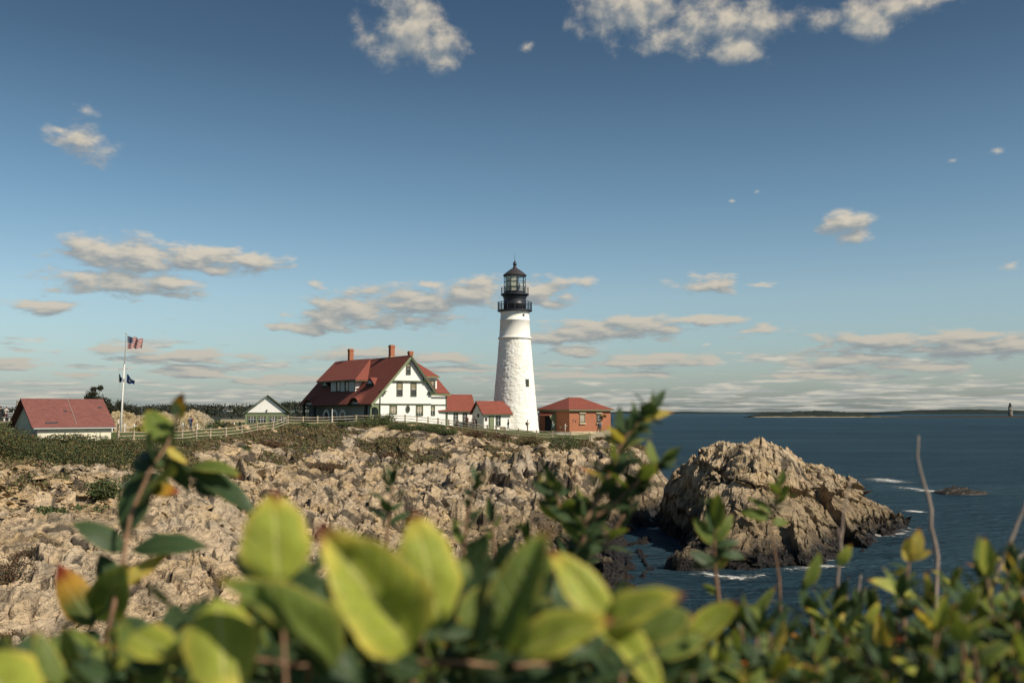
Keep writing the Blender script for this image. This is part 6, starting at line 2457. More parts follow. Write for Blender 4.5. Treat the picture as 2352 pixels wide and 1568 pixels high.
def person(px, py, d, label, top, bottom, face=0.0, pose='walk', pack=None, hair=M_HAIR, long_hair=False, hgt=1.72, lean=0.0, skirt=False):
    """feet at picture point (px, py); face: direction looked in, degrees, 0 = towards +x"""
    q = P(px, py, d)
    root = thing('person', q, label, 'person')
    root.rotation_euler[2] = math.radians(face)
    s = hgt / 1.72
    # local frame: +x is forward
    J, E, R = [], [], []

    def add(p, r, par=None):
        J.append(Vector(p) * s)
        R.append(r * s)
        if par is not None:
            E.append((par, len(J) - 1))
        return len(J) - 1
    lx = lean
    pel = add((0, 0, 0.95), 0.135)
    wa = add((0.01 + lx * 0.3, 0, 1.10), 0.12, pel)
    ch_ = add((0.0 + lx * 0.7, 0, 1.30), 0.145, wa)
    nk = add((0.01 + lx, 0, 1.46), 0.06, ch_)
    h1 = add((0.03 + lx * 1.1, 0, 1.55), 0.078, nk)
    h2 = add((0.03 + lx * 1.15, 0, 1.64), 0.088, h1)
    stepx = {'walk': 0.22, 'stand': 0.03, 'lean': 0.05, 'sit': 0.0}[pose]
    for sg in (-1, 1):
        if pose == 'sit':
            k = add((0.40, sg * 0.1, 0.95), 0.07, pel)
            f_ = add((0.42, sg * 0.1, 0.50), 0.05, k)
            add((0.55, sg * 0.1, 0.46), 0.04, f_)
        else:
            hp_ = add((0.0, sg * 0.09, 0.86), 0.095, pel)
            k = add((sg * stepx * 0.55 + 0.03, sg * 0.09, 0.48), 0.062, hp_)
            f_ = add((sg * stepx, sg * 0.09, 0.07), 0.042, k)
            add((sg * stepx + 0.15, sg * 0.10, 0.035), 0.035, f_)
        sh = add((lx * 0.9, sg * 0.19, 1.39), 0.06, ch_)
        if pose == 'walk':
            el = add((-sg * 0.08 + lx, sg * 0.25, 1.12), 0.043, sh)
            ha = add((-sg * 0.05 + 0.12 + lx, sg * 0.24, 0.88), 0.03, el)
            add((-sg * 0.05 + 0.16 + lx, sg * 0.24, 0.80), 0.028, ha)
        elif pose == 'stand':
            el = add((0.08 + lx, sg * 0.24, 1.15), 0.043, sh)
            ha = add((0.27 + lx, sg * 0.12, 1.27), 0.03, el)
            add((0.32 + lx, sg * 0.07, 1.36), 0.028, ha)
        else:
            el = add((0.16 + lx, sg * 0.25, 1.15), 0.043, sh)
            ha = add((0.38 + lx, sg * 0.18, 1.05), 0.03, el)
            add((0.44 + lx, sg * 0.16, 1.05), 0.028, ha)
    me = bpy.data.meshes.new('body')
    me.from_pydata([tuple(v) for v in J], E, [])
    ob = bpy.data.objects.new('body', me)
    COL.objects.link(ob)
    md = ob.modifiers.new('skin', 'SKIN')
    ss = ob.modifiers.new('sub', 'SUBSURF')
    ss.levels = ss.render_levels = 1
    for i, sv_ in enumerate(me.skin_vertices[0].data):
        sv_.radius = (R[i], R[i])
        sv_.use_root = (i == 0)
    dg = bpy.context.evaluated_depsgraph_get()
    new = bpy.data.meshes.new_from_object(ob.evaluated_get(dg))
    bpy.data.objects.remove(ob)
    for m in (top, bottom, M_SKIN, M_BLACK):
        new.materials.append(m)
    zc = np.array([p_.center[:] for p_ in new.polygons])
    mi = []
    for c in zc / s:
        if c[2] > 1.47 or (abs(c[1]) > 0.06 and c[0] > 0.25 + lx and c[2] > 0.97 and pose != 'sit'):
            mi.append(2)
        elif c[2] < 0.09:
            mi.append(3)
        elif c[2] < (0.80 if not skirt else 0.70) or (pose == 'sit' and c[2] < 1.0 and c[0] > 0.05):
            mi.append(1)
        elif c[2] < 0.93 and abs(c[1]) < 0.2:
            mi.append(0 if skirt else 1)
        else:
            mi.append(0)
    new.polygons.foreach_set('material_index', mi)
    new.polygons.foreach_set('use_smooth', [True] * len(mi))
    body = bpy.data.objects.new('body', new)
    link(body, root)
    hb = MB()
    hx = (0.0 + lx * 1.15) * s
    hb.ball((hx, 0, 1.66 * s), 0.105 * s, 10, 8, sq=(1.0, 0.95, 0.95))
    if long_hair:
        hb.ball((hx - 0.05, 0, 1.53 * s), 0.09 * s, 8, 6, sq=(0.7, 1, 1.5))
    hb.build('hair', hair, root, True, local=True)
    nb = MB()
    nb.ball((0.125 * s + lx * 1.15 * s, 0, 1.60 * s), 0.018 * s, 6, 4)
    nb.build('nose', M_SKIN, root, True, local=True)
    if pack:
        pk = MB()
        pk.ball(((-0.19 + lx * 0.7) * s, 0, 1.24 * s), 0.17 * s, 10, 8, sq=(0.65, 0.85, 1.35))
        pk.build('backpack', pack, root, True, local=True)
    return root


cl = lambda n, c: mat(n, c, 0.85, 0.15, 6)
C_DARK, C_NAVY, C_KHAKI = cl('dark_jacket', (0.03, 0.03, 0.035)), cl('navy_cloth', (0.025, 0.035, 0.07)), cl('khaki_cloth', (0.16, 0.13, 0.085))
C_TEAL, C_WHITE, C_BLUE = cl('pale_teal_cloth', (0.32, 0.42, 0.40)), cl('white_cloth', (0.62, 0.56, 0.50)), cl('blue_cloth', (0.10, 0.15, 0.26))
C_MAROON, C_GREY, C_PINK = cl('maroon_cloth', (0.14, 0.035, 0.04)), cl('grey_cloth', (0.16, 0.16, 0.16)), cl('pink_cloth', (0.5, 0.22, 0.2))
person(*Z2(624, 1478), 143, 'person in a dark jacket walking left of the lighthouse base', C_DARK, C_GREY, 190, 'walk', long_hair=True)
person(*Z2(776, 1486), 144, 'person with a backpack looking at a camera before the white tower', C_KHAKI, C_KHAKI, -20, 'stand', pack=C_DARK)
person(*Z2(977, 1492), 148, 'person in a pale teal jacket at the doorway of the brick building', C_TEAL, C_DARK, 10, 'stand', hair=mat('grey_hair', (0.3, 0.28, 0.25), 0.8))
person(*Z2(1076, 1502), 148, 'person in a white dress with raised arms beside the brick corner', C_WHITE, M_SKIN, 0, 'stand', long_hair=True, skirt=True)
person(*Z2(1344, 1492), 147, 'person with a dark backpack below the hooded window, left of two', C_DARK, C_NAVY, 150, 'walk', pack=C_BLUE)
person(*Z2(1358, 1488), 149, 'person in navy below the hooded window, right of two', C_NAVY, C_NAVY, 120, 'stand')
person(*Z2(300, 1452), 141.5, 'person in maroon leaning on the rail fence, left of three', C_MAROON, C_DARK, 250, 'lean', lean=0.25)
person(*Z2(346, 1458), 141.5, 'person in grey leaning on the rail fence, middle of three', C_GREY, C_DARK, 260, 'lean', lean=0.2)
person(*Z2(372, 1462), 141.5, 'person in black leaning on the rail fence, right of three', C_DARK, C_DARK, 230, 'lean', lean=0.3)
person(*Z4(385, 885), 124, 'person in a blue shirt standing before the craggy outcrop', C_BLUE, C_NAVY, 160, 'stand', pack=C_MAROON, hgt=1.8)
person(*Z3(1330, 1252), 121, 'person in a white shirt standing beside the foot of the flagpole', C_WHITE, C_DARK, 200, 'stand', hgt=1.66)
person(*Z3(1275, 1252), 121.5, 'person in black partly hidden by the corner of the shed', C_DARK, C_NAVY, 20, 'stand', hgt=1.5)
person(*zA_(10, 1235), 113.5, 'person in black at the left edge of the lookout deck', C_DARK, C_DARK, 200, 'stand')
person(*zA_(225, 1235), 113.6, 'person in a white top standing by the bench on the lookout deck', C_WHITE, C_MAROON, 300, 'stand', hgt=1.66)
person(*zA_(680, 1300), 108, 'person in a pink top close to the shadowed gable of the shed', C_PINK, C_NAVY, 240, 'stand', hgt=1.6, long_hair=True)

# ------------------------------------------------------------------ far islands and the second lighthouse


def island(name, prof, d, depth, label, seed, cols, wood=0.5, mat_=None):
    """prof: skyline of the island as (picture x, picture y) from left to right"""
    zf = lambda px: np.interp(px, [p[0] for p in prof], [p[1] for p in prof])
    n, k = 220, 22
    x0, x1 = prof[0][0], prof[-1][0]
    A = np.linspace(0, 1, n)
    B = np.linspace(-1, 1, k)
    AA2, BB2 = np.meshgrid(A, B)
    PX = x0 + (x1 - x0) * AA2
    hz = np.array([[z_at(p, zf(p), d) for p in PX[0]]])
    hz = np.maximum(hz, 0.3)
    rag = 1 + 0.10 * fbm(PX / 7.0 + seed, BB2 * 3, seed, 4) / 0.5
    Hh = hz * np.cos(BB2 * math.pi / 2) ** 0.5 * rag
    Hh = np.where(np.abs(BB2) > 0.98, -1.5, Hh)
    YY = d + BB2 * depth
    XX = (PX - 1176) / F * d / math.cos(0) * 1.0
    v_ = np.stack([XX, YY, Hh], -1).reshape(-1, 3)
    i_ = np.arange(n * k).reshape(k, n)
    f_ = np.stack([i_[:-1, :-1], i_[:-1, 1:], i_[1:, 1:], i_[1:, :-1]], -1).reshape(-1, 4)
    m = mat_
    if m is None:
        m = bpy.data.materials.new(name + '_ground')
        m.use_nodes = True
        T = NT(m.node_tree)
        out = T.n('ShaderNodeOutputMaterial')
        b = T.n('ShaderNodeBsdfPrincipled', ins={'Roughness': 0.95, 'Specular IOR Level': 0.05})
        T.set(out.inputs[0], b)
        pos = T.n('ShaderNodeNewGeometry').outputs['Position']
        z_ = T.n('ShaderNodeSeparateXYZ', ins={0: pos}).outputs[2]
        ns = T.noise(pos, 0.012, 5, 0.6)
        nb = T.noise(pos, 0.06, 5, 0.65)
        lvl = T.m('ADD', z_, T.m('MULTIPLY', T.m('SUBTRACT', nb.outputs[0], 0.5), cols[3]))
        c = T.mix(T.mr(ns.outputs[0], 0.4, 0.6), cols[0], cols[1])
        c = T.mix(T.mr(lvl, cols[4], cols[4] * 1.3, 1.0, 0.0), c, cols[2])
        T.set(b.inputs['Base Color'], c)
    o = np_mesh(name, v_, f_, m, True)
    return tag(o, label, kind='structure')


W_A, W_B, SH = (0.020, 0.028, 0.027), (0.030, 0.037, 0.030), (0.30, 0.26, 0.19)
island('wooded_island', [(1719, 956), (1735, 951.5), (1760, 950), (1790, 948), (1830, 945), (1870, 943.5), (1895, 943), (1925, 946), (1950, 947), (1975, 949), (1995, 952), (2020, 955), (2090, 957)], 2300, 60,
       'low wooded island with pale rocky shore on the horizon', 3, (W_A, W_B, (0.22, 0.185, 0.13), 4, 1.9))
island('reef', [(1990, 957.5), (2050, 956.5), (2120, 956), (2200, 955.5), (2300, 954.3), (2350, 955), (2420, 957)], 2150, 30,
       'dark flat reef under the distant lighthouse', 5, ((0.035, 0.035, 0.03), (0.05, 0.045, 0.04), (0.04, 0.04, 0.035), 1, 0.1))
island('distant_headland', [(2000, 948.5), (2060, 945), (2110, 942), (2170, 940.5), (2240, 940), (2290, 942), (2330, 943.5), (2400, 943), (2500, 944), (2700, 947)], 7000, 600,
       'long dark wooded headland on the right horizon', 7, (W_A, W_B, W_A, 1, 0.1))
island('distant_coast', [(1330, 948), (1400, 946.5), (1430, 944.5), (1470, 945.5), (1500, 947.5), (1540, 946), (1570, 944.8), (1610, 946), (1680, 947), (1760, 945.5), (1850, 946), (1990, 946.5), (2050, 948)], 9000, 800,
       'thin dark line of coast on the middle horizon', 8, (W_A, W_B, W_A, 1, 0.1))

lx_, ly_ = 2321, 953
b = P(lx_, 955.2, 2150)
root = thing('distant_lighthouse', b, 'small grey stone lighthouse on a reef near the right horizon', 'lighthouse')
zf_ = lambda Y: z_at(lx_, (950 + Y / 2.352) * .9408, 2150)
rf_ = lambda w_: w_ / 2.352 * .9408 * 2150 / F
m_ = MB()
m_.lathe((b.x, b.y), [(rf_(14), zf_(156)), (rf_(12.5), zf_(148)), (rf_(10.2), zf_(98))], 20)
m_.build('tower', mat('grey_granite', (0.20, 0.18, 0.15), 0.9, 0.3, 0.3), root, True)
m_ = MB()
m_.lathe((b.x, b.y), [(rf_(12), zf_(98)), (rf_(12), zf_(96)), (rf_(6), zf_(95.9)), (rf_(6), zf_(84)), (rf_(7.5), zf_(84)), (rf_(1), zf_(77))], 12)
m_.build('lantern', M_BLACK, root)
wq = MB()
wbox(wq, b.x - 0.8, b.x + 0.8, b.y - rf_(12), b.y - rf_(9), zf_(125), zf_(118))
wq.build('window', M_DOORDARK, root)
# ------------------------------------------------------------------ foreground shrubs, leaf by leaf


def leaf_material(name, base, margin, tip, rib, tip_amt=0.12, trans=0.4, under=None):
    m = bpy.data.materials.new(name)
    m.use_nodes = True
    T = NT(m.node_tree)
    out = T.n('ShaderNodeOutputMaterial')
    uv = T.n('ShaderNodeUVMap', uv_map='UVMap')
    sep = T.n('ShaderNodeSeparateXYZ', ins={0: uv.outputs[0]})
    u, v = sep.outputs[0], sep.outputs[1]
    oi = T.n('ShaderNodeObjectInfo').outputs['Random']
    au = T.m('ABSOLUTE', T.m('SUBTRACT', T.m('MULTIPLY', u, 2.0), 1.0))
    uvr = T.n('ShaderNodeCombineXYZ', ins={0: u, 1: v, 2: T.m('MULTIPLY', oi, 40.0)}).outputs[0]
    n = T.noise(uvr, 4.0, 5, 0.6)
    n2 = T.noise(uvr, 14.0, 4, 0.6)
    c = T.mix(T.mr(n.outputs[0], 0.35, 0.65), base, tuple(b * 0.72 for b in base))
    c = T.mix(T.mr(oi, 0.0, 1.0, 0.0, 0.35), c, tuple(b * 1.25 for b in base))
    c = T.mix(T.mr(T.m('ADD', au, T.m('MULTIPLY', T.m('SUBTRACT', n.outputs[0], 0.5), 0.7)), 0.72, 1.0), c, margin)
    # side veins and midrib
    vein = T.m('ABSOLUTE', T.m('SUBTRACT', T.m('FRACT', T.m('SUBTRACT', T.m('MULTIPLY', v, 8.0), T.m('MULTIPLY', au, 2.2))), 0.5))
    c = T.mix(T.mr(vein, 0.0, 0.09, 0.5, 0.0), c, rib)
    c = T.mix(T.mr(au, 0.03, 0.09, 0.8, 0.0), c, rib)
    c = T.mix(T.mr(n2.outputs[0], 0.62, 0.70, 0.0, 0.8), c, (0.13, 0.055, 0.02))
    n3 = T.noise(uvr, 30.0, 3, 0.6)
    c = T.mix(T.mr(n3.outputs[0], 0.5, 0.75, 0.0, 0.35), c, tuple(b * 0.5 for b in base))
    tv = T.m('ADD', v, T.m('MULTIPLY', T.m('SUBTRACT', n.outputs[0], 0.5), 0.3))
    c = T.mix(T.mr(tv, 1 - tip_amt * 2.2, 1 - tip_amt), c, margin)
    c = T.mix(T.mr(tv, 1 - tip_amt, 1 - tip_amt * 0.4), c, tip)
    hgt = T.m('ADD', T.mr(vein, 0.0, 0.12, 0.0, 1.0), T.mr(au, 0.0, 0.1, -1.0, 0.0))
    bmp = T.n('ShaderNodeBump', ins={'Strength': 0.6, 'Distance': 0.0015, 'Height': hgt}).outputs[0]
    b = T.n('ShaderNodeBsdfPrincipled', ins={'Roughness': 0.5, 'Specular IOR Level': 0.28, 'Base Color': c, 'Normal': bmp})
    tl = T.n('ShaderNodeBsdfTranslucent', ins={0: T.mix(1.0, c, (1.0, 1.0, 0.55), 'MULTIPLY')})
    T.set(out.inputs[0], T.n('ShaderNodeMixShader', ins={0: trans, 1: b, 2: tl}))
    return m


L_BRIGHT = leaf_material('leaf_bright', (0.36, 0.40, 0.055), (0.60, 0.50, 0.08), (0.22, 0.05, 0.025), (0.62, 0.60, 0.20), 0.12, 0.32)
L_MID = leaf_material('leaf_mid', (0.17, 0.23, 0.045), (0.40, 0.36, 0.07), (0.25, 0.07, 0.02), (0.32, 0.36, 0.12), 0.06, 0.4)
L_DARK = leaf_material('leaf_dark', (0.050, 0.092, 0.036), (0.10, 0.13, 0.04), (0.20, 0.05, 0.025), (0.12, 0.16, 0.06), 0.05, 0.3)
L_YEL = leaf_material('leaf_yellow', (0.62, 0.50, 0.10), (0.60, 0.36, 0.06), (0.35, 0.08, 0.03), (0.6, 0.55, 0.2), 0.1, 0.4)
L_RED = leaf_material('leaf_red_tip', (0.11, 0.15, 0.035), (0.55, 0.30, 0.04), (0.32, 0.055, 0.025), (0.3, 0.3, 0.1), 0.30, 0.4)
M_STEM = mat('reddish_stem', (0.26, 0.15, 0.085), 0.7, 0.4, 30.0)
M_TWIG = mat('pale_twig', (0.42, 0.32, 0.25), 0.8, 0.35, 30.0)


def make_leaf_mesh(name, m, fold, curl, width, twist=0.0, nu=4, nv=6):
    """unit leaf: base at the origin, tip at +y, upper face +z"""
    vv, ff, uv = [], [], []
    for j in range(nv + 1):
        v = j / nv
        hw = width * (min(1.0, 2.75 * (v ** 0.66) * ((1 - v) ** 0.92)) if 0 < v < 1 else 0.0) * 0.5 * (1 + 0.05 * math.sin(v * 17 + fold * 9)) + (0.004 if v in (0, 1) else 0)
        y = math.sin(curl * v) / curl if abs(curl) > 1e-3 else v
        zc = -(1 - math.cos(curl * v)) / curl if abs(curl) > 1e-3 else 0
        for i in range(nu + 1):
            u = i / nu * 2 - 1
            x = u * hw * math.cos(fold)
            z = zc + abs(u) * hw * math.sin(fold) - (u * u) * hw * 0.35 + 0.015 * math.sin(v * 14 + u * 3)
            a = twist * v
            vv.append((x * math.cos(a) - (z - zc) * math.sin(a), y, zc + x * math.sin(a) + (z - zc) * math.cos(a)))
    for j in range(nv):
        for i in range(nu):
            a = j * (nu + 1) + i
            ff.append((a, a + 1, a + nu + 2, a + nu + 1))
            for (p, q) in ((i, j), (i + 1, j), (i + 1, j + 1), (i, j + 1)):
                uv.append((p / nu, q / nv))
    me = bpy.data.meshes.new(name)
    me.from_pydata(vv, [], ff)
    me.materials.append(m)
    l = me.uv_layers.new(name='UVMap')
    l.data.foreach_set('uv', np.array(uv, np.float32).ravel())
    me.polygons.foreach_set('use_smooth', [True] * len(ff))
    me.update()
    return me


LEAF = {}
for m in (L_BRIGHT, L_MID, L_DARK, L_YEL, L_RED):
    LEAF[m.name] = [make_leaf_mesh('leaf', m, f_, c_, w_, t_) for f_, c_, w_, t_ in
                    ((0.35, 0.5, 0.50, 0.2), (0.25, 0.9, 0.46, -0.3), (0.5, 0.3, 0.52, 0.0), (0.15, -0.5, 0.48, 0.3), (0.6, 0.8, 0.42, 0.1))]
BIGLEAF = {}


def add_leaf(root, base, tip, normal, width, me):
    """width: as a share of the length, relative to the mesh's own"""
    o = bpy.data.objects.new('leaf', me)
    y = (tip - base)
    L = y.length
    y = y / L
    z = (normal - y * normal.dot(y))
    if z.length < 1e-4:
        z = Vector((0, 0, 1))
    z.normalize()
    x = y.cross(z)
    M = Matrix.Identity(4)
    for r in range(3):
        M[r][0], M[r][1], M[r][2] = x[r] * L * width, y[r] * L, z[r] * L
    off = base - root.location
    M[0][3], M[1][3], M[2][3] = off
    link(o, root)
    o.matrix_local = M
    return o


LR = random.Random(77)


def pick_leaf(weights):
    k = LR.random() * sum(w for _, w in weights)
    for m, w in weights:
        k -= w
        if k <= 0:
            return LR.choice(LEAF[m.name])
    return LEAF[weights[-1][0].name][0]


DARKW = [(L_DARK, 7), (L_MID, 2.4), (L_RED, 0.3), (L_YEL, 0.3), (L_BRIGHT, 0.8)]
MIDW = [(L_DARK, 4), (L_MID, 3), (L_RED, 0.4), (L_YEL, 0.4), (L_BRIGHT, 1.3)]


def shoot(root, pts, n, lp, weights=DARKW, start=0.25, thick=0.0022, spread=1.0, top=True, jit=0.5):
    """a stem through picture points (x, y, distance) with n leaves of about lp picture units"""
    w = [P(*p) for p in pts]
    path = []
    for a, b in zip(w[:-1], w[1:]):
        for k in range(4):
            path.append(a.lerp(b, k / 4))
    path.append(w[-1])
    m_ = MB()
    N_ = len(path)
    m_.tube(path, [thick * (1.5 - 0.9 * i / (N_ - 1)) for i in range(N_)], 6)
    m_.build('stem', M_STEM, root, True)
    d = w[-1].y
    for k in range(n):
        t = start + (1 - start) * (k + LR.uniform(0, 0.6)) / n
        i = min(int(t * (N_ - 1)), N_ - 2)
        p = path[i].lerp(path[i + 1], min(1, t * (N_ - 1) - i))
        ax = (path[i + 1] - path[i]).normalized()
        a = k * 2.4 + LR.uniform(-0.5, 0.5)
        side = Vector((math.cos(a), math.sin(a) * 0.8, 0.1))
        dr = (ax * LR.uniform(0.45, 1.0) + side * LR.uniform(0.6, 1.1) * spread).normalized()
        L = lp * LR.uniform(0.6, 1.15) / F * p.y * (1 - 0.25 * t)
        nm = Vector((LR.uniform(-jit, jit), -0.35 + LR.uniform(-jit, jit), 0.75)) - side * 0.5
        add_leaf(root, p, p + dr * L, nm, LR.uniform(0.8, 1.1), pick_leaf(weights))
    if top:
        ax = (path[-1] - path[-2]).normalized()
        for k in range(3):
            a = k * 2.1 + LR.random()
            dr = (ax + Vector((math.cos(a), math.sin(a), 0)) * 0.35).normalized()
            add_leaf(root, path[-1], path[-1] + dr * lp * 0.7 / F * d, Vector((math.cos(a) * -1, math.sin(a) * -1, 0.4)), 0.75, pick_leaf(weights))


def shrub(name, px, d, label, group='leafy shrubs in the foreground'):
    q = P(px, 1500, d)
    return thing(name, Vector((q.x, q.y, ground_z(q.x, max(q.y, 1.05)))), label, 'shrub', group)


def trunk_to(root, px, py, d, r=0.006):
    q = P(px, py, d)
    m_ = MB()
    b = root.location
    mid = Vector(((b.x + q.x) / 2 + 0.02, (b.y + q.y) / 2, (b.z + q.z) / 2))
    m_.tube([b + Vector((0, 0, -0.1)), mid, q], [r * 1.5, r * 1.1, r * 0.7], 6)
    m_.build('stem', M_STEM, root, True)


# the big out-of-focus leaves in the middle: (base, tip, distance at base and tip, width factor, normal, material, fold, curl)
A = shrub('broad_leaved_shrub', 900, 0.62, 'shrub with the largest yellow green leaves, close to the camera at bottom centre')
for (px, py) in ((650, 1400), (950, 1520), (1200, 1540), (1430, 1500), (520, 1540)):
    trunk_to(A, px, py + 40, 0.66, 0.0018)
BIG = [
    ((640, 1345, .63), (632, 1128, .62), 0.80, (0.35, -0.9, 0.35), L_BRIGHT, 0.22, 0.25),
    ((765, 1540, .60), (566, 1288, .56), 0.66, (0.35, -0.6, 0.6), L_MID, 0.95, 0.7),
    ((500, 1372, .60), (522, 1600, .56), 0.72, (0.3, -0.95, 0.3), L_BRIGHT, 0.15, 0.3),
    ((945, 1490, .58), (752, 1210, .54), 0.92, (0.02, -0.8, 0.5), L_BRIGHT, 0.92, 0.4),
    ((1010, 1440, .64), (965, 1175, .63), 0.62, (0.3, -0.9, 0.45), L_BRIGHT, 0.25, 0.3),
    ((1165, 1500, .60), (1238, 1205, .60), 0.66, (-0.55, -0.75, 0.25), L_MID, 0.7, 0.3),
    ((1395, 1440, .62), (1278, 1250, .62), 0.55, (0.2, -0.8, 0.6), L_BRIGHT, 0.5, 0.4),
    ((1385, 1450, .60), (1556, 1345, .58), 0.62, (0.1, -0.7, 0.75), L_BRIGHT, 0.75, 0.4),
    ((1190, 1500, .58), (1400, 1408, .56), 0.60, (0.25, -0.75, 0.65), L_BRIGHT, 0.65, 0.3),
    ((1370, 1445, .60), (1566, 1590, .57), 0.60, (0.3, -0.6, 0.75), L_BRIGHT, 0.85, 0.8),
    ((1450, 1450, .66), (1592, 1405, .65), 0.70, (0.3, -0.7, 0.6), L_MID, 0.3, 0.3),
    ((1290, 1600, .58), (1480, 1470, .58), 0.70, (-0.7, 0.2, 0.6), L_DARK, 0.2, 0.3),
    ((1080, 1330, .66), (1010, 1290, .66), 0.9, (0.2, -0.9, 0.4), L_MID, 0.2, 0.3),
    ((1150, 1370, .66), (1050, 1420, .64), 0.8, (0.2, -0.9, 0.4), L_MID, 0.3, 0.3),
    ((300, 1455, .62), (405, 1500, .60), 0.75, (0.2, -0.7, 0.7), L_BRIGHT, 0.5, 0.3),
    ((-60, 1500, .60), (60, 1640, .56), 0.7, (0.3, -0.8, 0.5), L_BRIGHT, 0.2, 0.3),
    ((760, 1230, .70), (700, 1330, .68), 0.6, (-0.6, 0.4, 0.5), L_DARK, 0.3, 0.3),
    ((1110, 1500, .60), (1090, 1300, .62), 0.7, (-0.7, -0.2, 0.3), L_DARK, 0.3, 0.3),
    ((830, 1560, .60), (690, 1480, .60), 0.7, (-0.7, 0.1, 0.3), L_DARK, 0.3, 0.3),
]
for i, (b, t, w_, nm, m, fo, cu) in enumerate(BIG):
    me = make_leaf_mesh('leaf', m, fo, cu, 1.0, 0.0, 6, 10)
    add_leaf(A, P(*b), P(*t), Vector(nm), w_, me)
# darker leaves below and behind them
for i in range(270):
    px = LR.uniform(380, 1620)
    py = LR.uniform(1395, 1680) if not 620 < px < 740 else LR.uniform(1300, 1680)
    if 1450 < px and py < 1440:
        continue
    d = LR.uniform(0.66, 0.95)
    b = P(px, py, d)
    a = LR.uniform(0, 2 * math.pi)
    dr = Vector((math.cos(a), LR.uniform(-0.5, 0.5), math.sin(a) * 0.6 + 0.4)).normalized()
    add_leaf(A, b, b + dr * LR.uniform(70, 150) / F * d, Vector((LR.uniform(-.6, .6), LR.uniform(-0.9, 0.3), LR.uniform(0, 0.9))), LR.uniform(0.8, 1.1), pick_leaf([(L_DARK, 7), (L_MID, 2.2), (L_BRIGHT, 0.6), (L_YEL, 0.15)]))
for (x0, y0, x1, y1) in ((560, 1510, 790, 1545), (960, 1520, 1140, 1528), (1180, 1530, 1270, 1525), (870, 1460, 878, 1560), (720, 1500, 705, 1568), (960, 1440, 990, 1570)):
    m_ = MB()
    m_.tube([P(x0, y0, 0.66), P((x0 + x1) / 2, (y0 + y1) / 2 - 4, 0.67), P(x1, y1, 0.68)], [0.0020, 0.0018, 0.0014], 6)
    m_.build('stem', M_STEM, A, True)

# tall shoot on the left
B = shrub('leafy_shoot', 250, 1.1, 'tall blurred leafy shoot at left, reaching over the flagpole lawn')
trunk_to(B, 236, 1500, 1.0, 0.004)
m_ = MB()
m_.tube([P(*p) for p in ((236, 1500, 1.0), (268, 1360, 1.02), (285, 1270, 1.04), (300, 1180, 1.05), (345, 1080, 1.07), (385, 1020, 1.08), (408, 950, 1.09))], [0.0032, 0.0028, 0.0025, 0.0022, 0.0019, 0.0016, 0.0012], 6)
m_.build('stem', M_STEM, B, True)
LEFT = [  # base, tip, width, material, normal
    ((386, 1022), (345, 940), 1.0, L_MID, (0.4, -0.8, 0.5)), ((392, 1015), (428, 935), 0.75, L_DARK, (-0.4, -0.5, 0.3)), ((408, 960), (412, 915), 0.9, L_RED, (0.1, -0.9, 0.4)),
    ((372, 1050), (318, 1072), 1.1, L_DARK, (0.0, -0.6, 0.6)), ((380, 1035), (440, 1050), 0.9, L_YEL, (0.3, -0.7, 0.7)), ((360, 1070), (332, 1010), 1.1, L_DARK, (-0.3, -0.8, 0.3)),
    ((375, 1050), (440, 1100), 0.9, L_DARK, (-0.4, -0.4, 0.5)), ((420, 1070), (570, 1100), 0.42, L_DARK, (0.0, -0.4, 0.7)), ((430, 1080), (520, 1045), 0.8, L_MID, (0.1, -0.5, 0.8)),
    ((440, 1110), (510, 1135), 0.9, L_DARK, (0.0, -0.6, 0.5)), ((330, 1100), (262, 1075), 0.9, L_BRIGHT, (0.3, -0.9, 0.3)), ((330, 1095), (285, 1215), 0.95, L_DARK, (0.0, -0.9, 0.2)),
    ((318, 1140), (412, 1105), 0.85, L_MID, (0.2, -0.7, 0.6)), ((330, 1120), (395, 1120), 0.8, L_RED, (0.2, -0.8, 0.5)), ((290, 1265), (200, 1190), 0.8, L_DARK, (0.1, -0.7, 0.6)),
    ((300, 1262), (425, 1212), 0.55, L_DARK, (-0.2, -0.5, 0.5)), ((276, 1300), (325, 1345), 1.2, L_DARK, (0.0, -0.8, 0.3)), ((268, 1350), (372, 1272), 0.55, L_YEL, (0.3, -0.6, 0.8)),
    ((262, 1345), (235, 1290), 1.0, L_DARK, (0.3, -0.8, 0.3)), ((215, 1440), (140, 1320), 0.8, L_RED, (0.4, -0.8, 0.3)), ((220, 1430), (205, 1330), 0.9, L_DARK, (-0.4, -0.8, 0.3)),
    ((225, 1425), (260, 1340), 0.9, L_MID, (0.3, -0.8, 0.3)), ((235, 1450), (330, 1420), 0.9, L_DARK, (0, -0.6, 0.6)), ((235, 1460), (160, 1470), 0.9, L_DARK, (0.2, -0.7, 0.5)), ((240, 1480), (300, 1500), 1.0, L_DARK, (0, -0.7, 0.5)),
    ((230, 1470), (190, 1540), 1.0, L_MID, (0, -0.8, 0.4)), ((360, 1075), (310, 1040), 1.0, L_DARK, (0, -0.8, 0.4)), ((345, 1085), (390, 1140), 1.0, L_DARK, (0, -0.8, 0.4)),
]
for (b, t, w_, m, nm) in LEFT:
    d = 1.03 + 0.1 * (1500 - b[1]) / 600
    bb = P(*b, d)
    tt_ = P(*t, d * LR.uniform(0.95, 1.04))
    add_leaf(B, bb, bb + (tt_ - bb) * 1.15, Vector(nm), w_ * 1.3, LR.choice(LEAF[m.name]))

